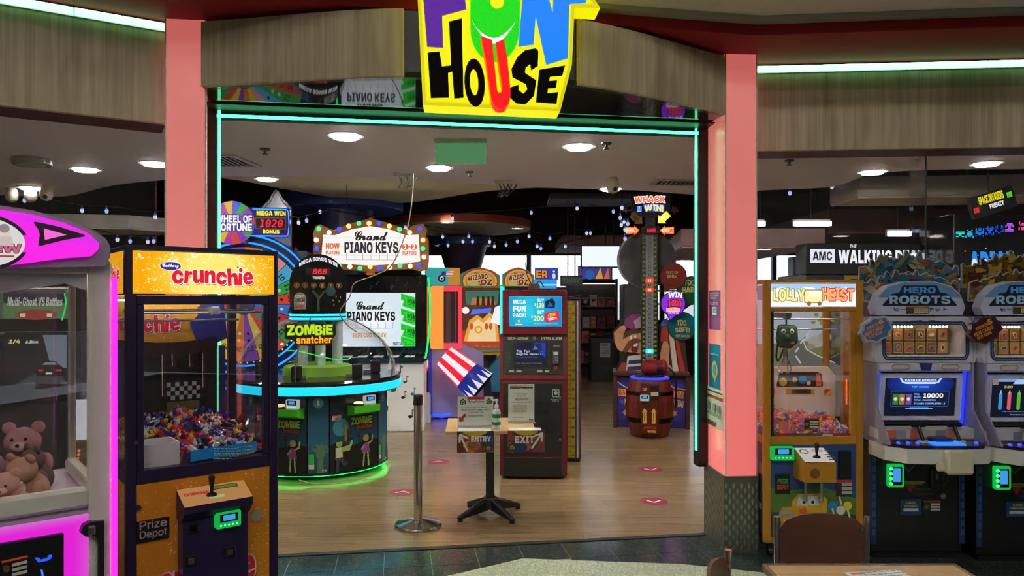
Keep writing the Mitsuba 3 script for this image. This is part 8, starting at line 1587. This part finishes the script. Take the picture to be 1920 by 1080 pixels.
for i, (px, py) in enumerate(((22, 352), (57, 352), (87, 349), (1149, 333))):
    x, y = on_ceiling(px, py); k = thing('dome_camera', 'pale ceiling dome camera ' + ['leftmost of three at the left', 'middle of three at the left', 'with dark lens, rightmost of three at the left', 'above the striker game'][i], 'camera'); m = MB(c='#c8b8a4'); m.lathe([(0, ZC - .17), (.05, ZC - .15), (.066, ZC - .11), (.064, ZC - .06), (.05, ZC - .001), (0, ZC - .001)], (x, y, 0), n=20); part(k, 'housing', m, 'satin')
    if i >= 2: m = MB(c='#101010'); m.sphere((x + .015, y - .045, ZC - .125), .026, sub=1); part(k, 'lens', m, 'gloss')
x, y = on_ceiling(60, 298); k = thing('ceiling_speaker', 'round grey surface-mounted ceiling fitting at the far left', 'ceiling light'); m = MB(c='#8a8a84'); m.lathe([(0, ZC - .06), (.15, ZC - .06), (.16, ZC - .05), (.16, ZC - .001), (0, ZC - .001)], (x, y, 0), n=28); part(k, 'body', m, 'satin'); m = MB(c='#c8c8c0'); m.lathe([(0, ZC - .064), (.12, ZC - .064), (.12, ZC - .0605)], (x, y, 0), n=28); part(k, 'cover', m, 'satin')
for i, (px, py) in enumerate(((755, 325), (943, 338))):
    x, y = on_ceiling(px, py); k = thing('ceiling_junction', ['white junction bracket under the ceiling where the white cord starts', 'junction box with dangling black leads under the ceiling'][i], 'bracket'); m = MB(c='#b8b8b0'); m.box(x - .09, x + .09, y - .03, y + .03, ZC - .035, ZC - .001, b=.006); part(k, 'plate', m, 'satin')
    for dx in ((-.03, .04) if i == 0 else (-.04, .0, .05)): m = MB(c='#4a4c44' if i == 0 else '#181818'); m.tube(curve([(x + dx, y, ZC - .0355), (x + dx + .02, y, ZC - .10), (x + dx - .02, y, ZC - .15 - .03 * i), (x + dx + .06, y, ZC - .11), (x + dx + .10, y, ZC - .036)], 5), .008, n=6); part(k, 'lead', m, 'satin')
pp = [at(*q) for q in ((775, 328, 7.25), (773, 370, 7.25), (763, 430, 7.2), (736, 495, 7.2), (705, 515, 7.15), (665, 531, 7.1), (656, 556, 7.15), (637, 586, 7.2), (652, 610, 7.25), (668, 622, 7.2))]; pp[0][2] = ZC - .04
m = MB(c='#b0a078'); m.tube(curve([tuple(q) for q in pp], 6), .006, n=6); one('hanging_cord', 'long pale cord hanging from the ceiling down to the zombie game tower', 'cord', m, 'satin')
# strings of small bulbs
ST = [('behind the left shop window', 9.0, 0, [(-40, 372), (46, 378), (154, 397), (200, 398), (291, 409)]), ('left of the piano marquee', 9.2, 0, [(470, 412), (543, 418), (560, 420), (575, 416)]), ('dipping before the round red soffit', 10.2, 0, [(600, 400), (700, 418), (848, 413), (996, 402), (1082, 394), (1150, 400)]), ('low middle row before the far windows', 11.2, 0, [(830, 448), (840, 464), (868, 457), (886, 457), (927, 466), (970, 457), (1007, 466), (1014, 470), (1060, 466), (1180, 440)]), ('upper middle row before the far windows', 10.8, 0, [(760, 430), (879, 447), (918, 457), (949, 463), (992, 447), (1031, 451), (1100, 441), (1107, 441), (1170, 420)]), ('bunched beside the striker header', 9.2, 1, [(1166, 392), (1163, 411), (1165, 424), (1177, 422), (1172, 433), (1172, 450)]), ('at the upper left of the right window', 8.8, 0, [(1400, 350), (1481, 364), (1560, 352)]), ('short row above the crunchie machine', 9.4, 0, [(220, 452), (244, 455), (277, 456), (288, 455), (320, 448)])]
for lab, Y, vert, pts in ST:
    k = thing('string_light', 'string of small blue and white bulbs ' + lab, 'string lights'); P = [at(px, py - 12, Y) for px, py in pts]
    if not vert:
        a, b = P[0].copy(), P[-1].copy(); a += [-.5, 0, .12]; b += [.5, 0, .12]; P2 = [a] + P + [b]
    else: P2 = [P[0] + [.02, 0, .3]] + P
    m = MB(c='#0c0c0e'); m.tube(curve([tuple(q) for q in P2], 4), .006, n=5); part(k, 'cable', m, 'satin')
    for q in (P2[0], P2[-1])[:1 if vert else 2]: m = MB(c='#0c0c0e'); m.cyl((q[0], q[1], q[2]), (q[0], q[1], 4.3 if q[1] > 8.6 else 3.0), .004, n=6); part(k, 'hanger', m, 'satin')
    for i, (px, py) in enumerate(pts):
        q = at(px, py - 12, Y); m = MB(c='#101012'); m.cyl((q[0], Y, q[2] - .035), (q[0], Y, q[2]), .014, n=8); sk = part(k, 'socket', m, 'satin')
        glow(k, 'bulb', 'ball', W0, (q[0] - .022, Y - .022, q[2] - .095), (q[0] + .022, Y + .022, q[2] - .033), '#b8ccff' if i % 2 else '#e8e4f0', .8, .02); glow(k, 'bulb_light', 'ball', W0, (q[0] - .016, Y - .023, q[2] - .055), (q[0] + .016, Y + .023, q[2] - .034), '#3060ff', 1.4, .02)
# far machines and prize counter
def cab(name, lab, cat, fr, w, d, z0, z1, c, mat='satin'):
    k = thing(name, lab, cat); m = MB(fr, c); m.box(0, w, 0, d, z0, z1, b=.01); part(k, 'cabinet', m, mat); return k
fr = Frame((at(1000, 0, 13)[0], 13, 0)); k = cab('bowling_game', 'far blue-lit bowling game behind the kiosk, its header cut off to ER', 'arcade game', fr, .62, .8, 0, 1.95, '#28204a')
fx = lambda x, y, d=0: fr.px(x, y, d); p, q = fx(1003, 524, -.02), fx(1046, 502, -.02); m = MB(fr, '#2a4ab0', d=-.0205); m.box(p[0], q[0], -.02, .03, p[1], q[1]); m.text('ER', p[0] + .02, p[1] + .03, p[0] + .22, q[1] - .05, '#ff9030', weight=900, out='#401a10', outw=.08); m.flat(affinity.scale(Point(q[0] - .07, p[1] + .06).buffer(.035), .8, 1.5), '#e8e4f4'); m.flat(Point(q[0] - .07, p[1] + .14).buffer(.02), '#e8e4f4'); part(k, 'header', m, 'lit', .8, .1); p, q = fx(996, 541), fx(1044, 525); m = MB(fr, '#28a0e8', d=-.0105); m.box(p[0], q[0], -.01, -.0002, p[1], q[1]); m.lrect(p[0], p[1] + .05, q[0], p[1] + .08, '#a0e0ff'); part(k, 'screen', m, 'lit', .9, .2)
Y = 15.6; fr = Frame((at(1108, 0, Y)[0], Y, 0)); w = at(1162, 0, Y)[0] - at(1108, 0, Y)[0]; k = cab('prize_counter', 'dark prize counter with a white notice on its front', 'counter', fr, w, .5, 0, .93, '#14161e'); fx = lambda x, y, d=0: fr.px(x, y, d); m = MB(fr, '#1c1e26'); m.box(-.03, w + .03, -.03, .53, .9305, .97, b=.006); part(k, 'counter_top', m, 'gloss'); m = MB(fr, d=-.002); p, q = fx(1125, 670), fx(1144, 643); m.lrect(p[0], p[1], q[0], q[1], '#b0b4b8'); m.small(p[0] + .02, p[1] + .03, q[0] - .02, q[1] - .08, 6, '#6a7078', 2); m.lrect(p[0] + .02, q[1] - .06, q[0] - .05, q[1] - .03, '#4a4e58'); part(k, 'notice', m, 'satin')
Y = 16.3; x0, x1 = at(1062, 0, Y)[0], at(1158, 0, Y)[0]; fr = Frame((x0, Y, 0)); w = x1 - x0; k = thing('prize_shelf', 'dark shelf unit of prizes at the back of the arcade', 'shelf'); m = MB(fr, '#2a2226'); m.box(0, w, .38, .40, 0, 2.2); part(k, 'back', m, 'satin')
for x in (0, w - .03): m = MB(fr, '#4a3a34'); m.box(x, x + .03, 0, .379, 0, 2.2); part(k, 'side', m, 'satin')
SH = (.35, .80, 1.12, 1.60, 2.12)
for z in SH: m = MB(fr, '#6a564a'); m.box(.031, w - .031, 0, .379, z - .025, z); part(k, 'shelf', m, 'satin')
glow(k, 'shelf_light', 'box', fr, (.05, .02, 2.085), (w - .05, .05, 2.093), np.array([1, .95, .9]), 9.0, 1, 'strip light under the top shelf')
r = random.Random(77); tone = [('#c8c4c0', 'pale'), ('#8a2a28', 'dark red'), ('#3a5a78', 'blue grey'), ('#c86a38', 'orange'), ('#4a7a4a', 'green'), ('#30303a', 'black'), ('#7a4a68', 'plum'), ('#b8a888', 'tan')]
row = ('bottom', 'second', 'third', 'top')
for j, z in enumerate(SH[:4]):
    x = .05; i = 0
    while x < w - .2:
        bw, bh, t = r.uniform(.12, .2), r.uniform(.17, .26), tone[(i * 3 + j * 5) % 8]; b2 = fr.sub((x, .05, z + .0005)); k = thing('prize_box', '%s boxed prize on the %s shelf at the back, %s from left' % (t[1], row[j], ('first', 'second', 'third', 'fourth', 'fifth', 'sixth', 'seventh')[i]), 'box', 'prizes on the back shelves'); m = MB(b2, t[0], d=-.0005); m.box(0, bw, 0, .2, 0, bh, b=.004); m.flat(affinity.scale(Point(bw / 2, bh * .5).buffer(.045), 1, .8), tone[(i + j + 3) % 8][0]); m.lrect(bw * .15, bh * .8, bw * .85, bh * .9, tone[(i + 5) % 8][0]); part(k, 'box', m, 'gloss'); x += bw + .02; i += 1
fr = Frame((at(1168, 0, 15.0)[0], 15.0, 0)); k = cab('cupboard', 'tall pale grey panelled cupboard right of the prize counter', 'cupboard', fr, .55, .5, 0, 2.05, '#7a7c7e')
for i in range(3): m = MB(fr, '#84868a'); m.box(.02, .53, -.015, -.0005, .06 + i * .66, .68 + i * .66, b=.004); part(k, 'door', m, 'satin')
for nm, lab, xa, ya, xb, yb, Y, fn in (('menu_screen', 'overexposed white overhead screen before the far windows', 1091, 500, 1161, 462, 13.6, 0), ('entry_sign', 'small dark green hanging board reading ENTRY', 1053, 534, 1090, 519, 11.8, 1), ('picture_panel', 'purple and orange lit picture strip under the white screen', 1086, 523, 1146, 501, 13.9, 2)):
    fr = Frame((0, Y, 0)); p, q = fr.px(xa, yb) [::1], fr.px(xb, ya); x0, x1, z0, z1 = p[0], q[0], min(p[1], q[1]), max(p[1], q[1]); k = thing(nm, lab, 'screen' if fn != 1 else 'sign'); m = MB(fr, ['#e4ecff', '#1c3a34', '#4a3a8a'][fn], d=-.0205); m.box(x0, x1, -.02, .0, z0, z1)
    if fn == 1: m.text('ENTRY', x0 + .04, z0 + .03, x1 - .03, z1 - .03, '#7a9a94', weight=400)
    if fn == 2: m.flat(Point(x0 + .2, z0 + .08).buffer(.09), '#3060b0'); m.flat(Polygon([(x0 + .3, z0), (x0 + .45, z0), (x0 + .4, z1)]), '#e0a030'); m.flat(Polygon([(x0 + .46, z0), (x1 - .03, z0), (x1 - .06, z1)]), '#d86a30')
    part(k, 'panel', m, *(('lit', 1.15, 1) if fn == 0 else ('satin',) if fn == 1 else ('lit', .8, .2))); m = MB(fr, '#202024'); m.box(x0 - .02, x1 + .02, .0005, .05, z0 - .02, z1 + .02); part(k, 'frame', m, 'satin')
    for x in (x0 + .1, x1 - .1): m = MB(fr, '#202024'); m.cyl((x, .02, z1 + .0205), (x, .02, 4.3 if x > 4.99 or x < 1 or Y < 14.5 else 2.8), .008, n=6); part(k, 'rod', m, 'satin')
# behind the right window
fr = Frame((at(1510, 0, 9.6)[0], 9.6, 0)); fx = lambda x, y, d=0: fr.px(x, y, d); w = fx(1742, 0)[0]; k = cab('shooting_game', 'black arcade game with lit THE WALKING DEAD header behind the right window', 'arcade game', fr, w, 1.0, 0, 2.05, '#121014'); p, q = fx(1511, 503, -.05), fx(1740, 456, -.05); m = MB(fr, '#08080c', d=-.0505); m.box(p[0], q[0], -.05, .3, 2.055, q[1], b=.01); m.lrect(*fx(1519, 493, -.05), *fx(1565, 467, -.05), '#e8ecf8'); m.text('AMC', *fx(1524, 488, -.05), *fx(1560, 472, -.05), '#101014', weight=800); m.text('THE', *fx(1593, 465, -.05), *fx(1606, 458.5, -.05), '#f0f4ff', weight=600); m.text('WALKING DEAD', *fx(1572, 494, -.05), *fx(1734, 469, -.05), '#f4f8ff', weight=900); part(k, 'header', m, 'lit', 1.0, .8, label='black header reading AMC THE WALKING DEAD'); m = MB(fr, '#a89838'); p = fx(1583, 0)[0]; m.box(p, p + .25, -.01, -.0005, 1.5, 2.04); part(k, 'yellow_panel', m, 'satin')
fr = Frame((at(1455, 0, 11.5)[0], 11.5, 0)); k = cab('prize_game', 'white lit game with purple screen behind the lolly machine top', 'arcade game', fr, .48, .6, 0, 1.98, '#c8c4d8'); m = MB(fr, d=-.001); m.lrect(.02, 1.2, .46, 1.96, '#eef0ff'); m.lrect(.05, 1.5, .2, 1.9, '#6a5ac8'); m.lrect(.3, 1.5, .44, 1.72, '#d040c0'); part(k, 'screen', m, 'lit', .9, .3); m = MB(fr, '#7a8090'); m.box(.3, .4, .1, .3, 1.9805, 2.4); part(k, 'topper', m, 'satin')
fr = Frame((at(1562, 0, 12.5)[0], 12.5, 0)); k = cab('column', 'square dark column with checkered bands behind the right window', 'column', fr, .78, .7, 0, 4.29, '#2a2a24'); m = MB(fr, d=-.001)
for zb_ in (2.92, 3.42):
    for i in range(13):
        for j in range(3): m.lrect(i * .06, zb_ + j * .06, i * .06 + .06, zb_ + j * .06 + .06, '#8a7a70' if (i + j) % 2 else '#16120f')
part(k, 'checker_band', m, 'satin')
fr = Frame((at(1788, 0, 8.8)[0], 8.8, 0)); fx = lambda x, y, d=0: fr.px(x, y, d); k = cab('pixel_game', 'tall black screen game with rows of coloured pixel shapes at the right edge', 'arcade game', fr, 1.35, .75, 0, 2.75, '#0a0a10', 'gloss'); m = MB(fr, '#050508', d=-.012); m.box(.01, 1.34, -.0115, -.0005, 1.5, 2.74); r = random.Random(5)
for i, (px, cc) in enumerate(((1800, '#20e8e0'), (1817, '#28c0f0'), (1835, '#2080f0'), (1853, '#2060f0'), (1870, '#2050e0'), (1888, '#c060ff'), (1912, '#ff50b0'))):
    g = [[r.random() < .6 for _ in range(3)] for _ in range(6)]; o = fx(px, 450 - i * 3, -.012)
    for j in range(6):
        for n in range(3):
            if g[j][n]:
                for s_ in (n, 5 - n): m.lrect(o[0] - .05 + s_ * .017, o[1] + j * .017, o[0] - .034 + s_ * .017, o[1] + j * .017 + .016, cc, )
for i in range(14): o = fx(r.uniform(1792, 1915), r.uniform(462, 500), -.012); m.lrect(o[0], o[1], o[0] + .012, o[1] + .012, '#c8d8ff')
m.text('ADIAE', *fx(1812, 520, -.012), *fx(1894, 472, -.012), '#2090ff', weight=900); m.text('ADIAE', *fx(1812, 520, -.012), *fx(1894, 486, -.012), '#fff4ec', weight=900); part(k, 'screen', m, 'lit', .95, .6)
fr = Frame(at(1826, 412, 8.0), 0); SF_ = Frame(M=fr.M @ np.array([[math.cos(.3), 0, -math.sin(.3), 0], [0, 1, 0, 0], [math.sin(.3), 0, math.cos(.3), 0], [0, 0, 0, 1.0]])); k = thing('pixel_sign', 'tilted black hanging sign with yellow SPACE INVADERS lettering', 'sign'); m = MB(SF_, '#0a0a10', d=-.0105); m.box(0, .50, -.01, .04, .0, .24, b=.005); m.text('SPACE INVADERS', .10, .13, .38, .22, '#ffee20', weight=900); m.text('FRENZY', .20, .06, .36, .11, '#ffffff', weight=900)
for i in range(9): m.lrect(.02 + (i % 3) * .02, .06 + (i // 3) * .02, .038 + (i % 3) * .02, .078 + (i // 3) * .02, '#f03028'); m.lrect(.41 + (i % 3) * .02, .12 + (i // 3) * .02, .428 + (i % 3) * .02, .138 + (i // 3) * .02, '#70e030')
part(k, 'face', m, 'lit', .9, .2); m = MB(c='#1a1a1c'); q = SF_.w((.25, .02, .24)); m.cyl((q[0], q[1], q[2] + .0), (q[0], q[1], 4.3), .008, n=6); part(k, 'rod', m, 'satin')
# behind the left window
fr = Frame((at(0, 0, 6.2)[0] - .3, 6.2, 0), 14); fx = lambda x, y, d=0: fr.px(x, y, d); w = fx(128, 600)[0]; k = cab('racing_game', 'dark racing game with Multi-Ghost VS Battles header seen through the pink claw machine', 'arcade game', fr, w, .6, 0, 1.42, '#1a181e'); m = MB(fr, d=-.021); m.box(0, w, -.02, .1, fx(60, 598, -.02)[1], fx(60, 540, -.02)[1], '#5a6a54'); p, q = fx(6, 597, -.02), fx(124, 541, -.02); m.lrect(p[0], p[1], q[0], q[1], '#6a8a58'); m.lrect(p[0], p[1] + .13, q[0], q[1], '#3a3640'); m.text('Multi-Ghost VS Battles', *fx(14, 574, -.02), *fx(117, 557, -.02), '#d8d4d0', skew=10, weight=800); m.flat(affinity.scale(Point(*fx(68, 590, -.02)).buffer(.16), 1, .28), '#a84838'); m.lrect(*fx(38, 594, -.02), *fx(48, 588, -.02), '#f8e8d0'); m.lrect(*fx(88, 594, -.02), *fx(98, 588, -.02), '#f8e8d0'); part(k, 'header', m, 'lit', .55, .3)
p, q = fx(8, 722, -.02), fx(126, 622, -.02); m = MB(fr, '#16161c', d=-.021); m.box(p[0], q[0], -.02, .0, p[1], q[1]); m.flat(Polygon([fx(80, 628, -.02), fx(125, 628, -.02), fx(125, 690, -.02), fx(96, 690, -.02)]), '#6a7480'); m.flat(Polygon([fx(30, 720, -.02), fx(125, 720, -.02), fx(110, 690, -.02), fx(84, 690, -.02)]), '#3a3a40'); m.text('1/4', *fx(16, 645, -.02), *fx(38, 636, -.02), '#e8d890', skew=10); m.text('6.8km', *fx(48, 644, -.02), *fx(72, 638, -.02), '#d8d8d8', skew=10); m.flat(Polygon([fx(68, 705, -.02), fx(118, 705, -.02), fx(120, 690, -.02), fx(110, 683, -.02), fx(104, 677, -.02), fx(84, 677, -.02), fx(77, 684, -.02), fx(68, 690, -.02)]), '#1c0e12'); m.flat(Polygon([fx(80, 684, -.02), fx(108, 684, -.02), fx(103, 679, -.02), fx(85, 679, -.02)]), '#7a8088')
for x in (74, 79, 108, 114): m.flat(Point(*fx(x, 694, -.02)).buffer(.010), '#d03028')
m.lrect(*fx(86, 702, -.02), *fx(98, 698, -.02), '#c8c8b8'); part(k, 'screen', m, 'lit', .8, .3, label='game screen with a dark red car'); m = MB(fr, '#22c060'); p = fx(121, 570, -.04); m.tube(curve([(p[0], -.04, p[1] + .09), (p[0] + .01, -.04, p[1]), (p[0] - .02, -.04, p[1] - .14)], 6), .006, n=6); part(k, 'green_strip', m, 'lit', 1.2)
fr = Frame((at(128, 0, 5.3)[0], 5.3, 0), 22); k = cab('light_table_game', 'low game with bright white tilted screen and orange lights between the claw machines', 'arcade game', fr, .50, .6, 0, .62, '#2a2420'); sc = Frame(M=fr.M @ Frame((0, -.02, .70)).M @ Frame((0, 0, 0), 0, -40).M); m = MB(sc, '#f4f6ff', d=-.011); m.box(.02, .48, -.01, .0, .0, .34); m.flat(LineString([(.16, .05), (.20, .2), (.19, .3)]).buffer(.018), '#3a3c44'); m.flat(LineString([(.30, .02), (.32, .16), (.30, .26)]).buffer(.022), '#3a3c44'); part(k, 'screen', m, 'lit', 1.1, .6); m = MB(sc, '#14141a'); m.box(.0, .5, .0005, .08, -.02, .36, b=.005); part(k, 'screen_housing', m, 'satin')
for i in range(14): lamp(k, 'led', fr, (.02 + .004 * i, -.03, .26 + i * .028), .010, '#ff7020', 1.5)
m = MB(c='#e0e0dc'); pts = [tuple(at(*q)) for q in ((200, 640, 5.6), (211, 640, 5.6), (221, 655, 5.6), (216, 675, 5.6), (204, 681, 5.6), (202, 700, 5.6), (201, 800, 5.6), (201, 978, 5.6))]; m.tube(curve(pts, 8), .018, n=10); one('hose', 'white corrugated hose loop between the two claw machines', 'hose', m, 'satin')
fr = Frame((at(489, 0, 9.4)[0], 9.4, 0), 6); fx = lambda x, y, d=0: fr.px(x, y, d); k = cab('gable_game', 'grey cabinet with ornate gable top and card suit diamonds behind the wheel header', 'arcade game', fr, .56, .5, 0, 2.35, '#4a4a66'); a = fx(491, 392); b = fx(546, 392); t = fx(518, 366)
m = MB(fr, '#6a6a84'); m.ext(Polygon([a, b, (b[0] - .03, a[1] + .06), (t[0] + .06, t[1] - .02), (t[0] + .03, t[1] + .06), (t[0] - .03, t[1] + .06), (t[0] - .06, t[1] - .02), (a[0] + .03, a[1] + .06)]).union(sbox(a[0], 2.3505, b[0], a[1] + .001)), .0, .05); gk = part(k, 'gable', m, 'satin'); m = MB(fr, '#b8b0a0'); m.tube([(a[0], -.01, a[1] + .01), (a[0] + .1, -.01, a[1] + .09), (t[0] - .05, -.01, t[1] - .0), (t[0], -.01, t[1] + .06), (t[0] + .05, -.01, t[1]), (b[0] - .1, -.01, a[1] + .09), (b[0], -.01, a[1] + .01)], .014, n=6); part(gk, 'moulding', m, 'satin'); m = MB(fr, d=-.001)
for x in (535, 545, 555): q = fx(x, 468); m.flat(Polygon([(q[0] - .025, q[1]), (q[0], q[1] - .05), (q[0] + .025, q[1]), (q[0], q[1] + .05)]), '#16161c')
part(k, 'suit_print', m, 'satin')
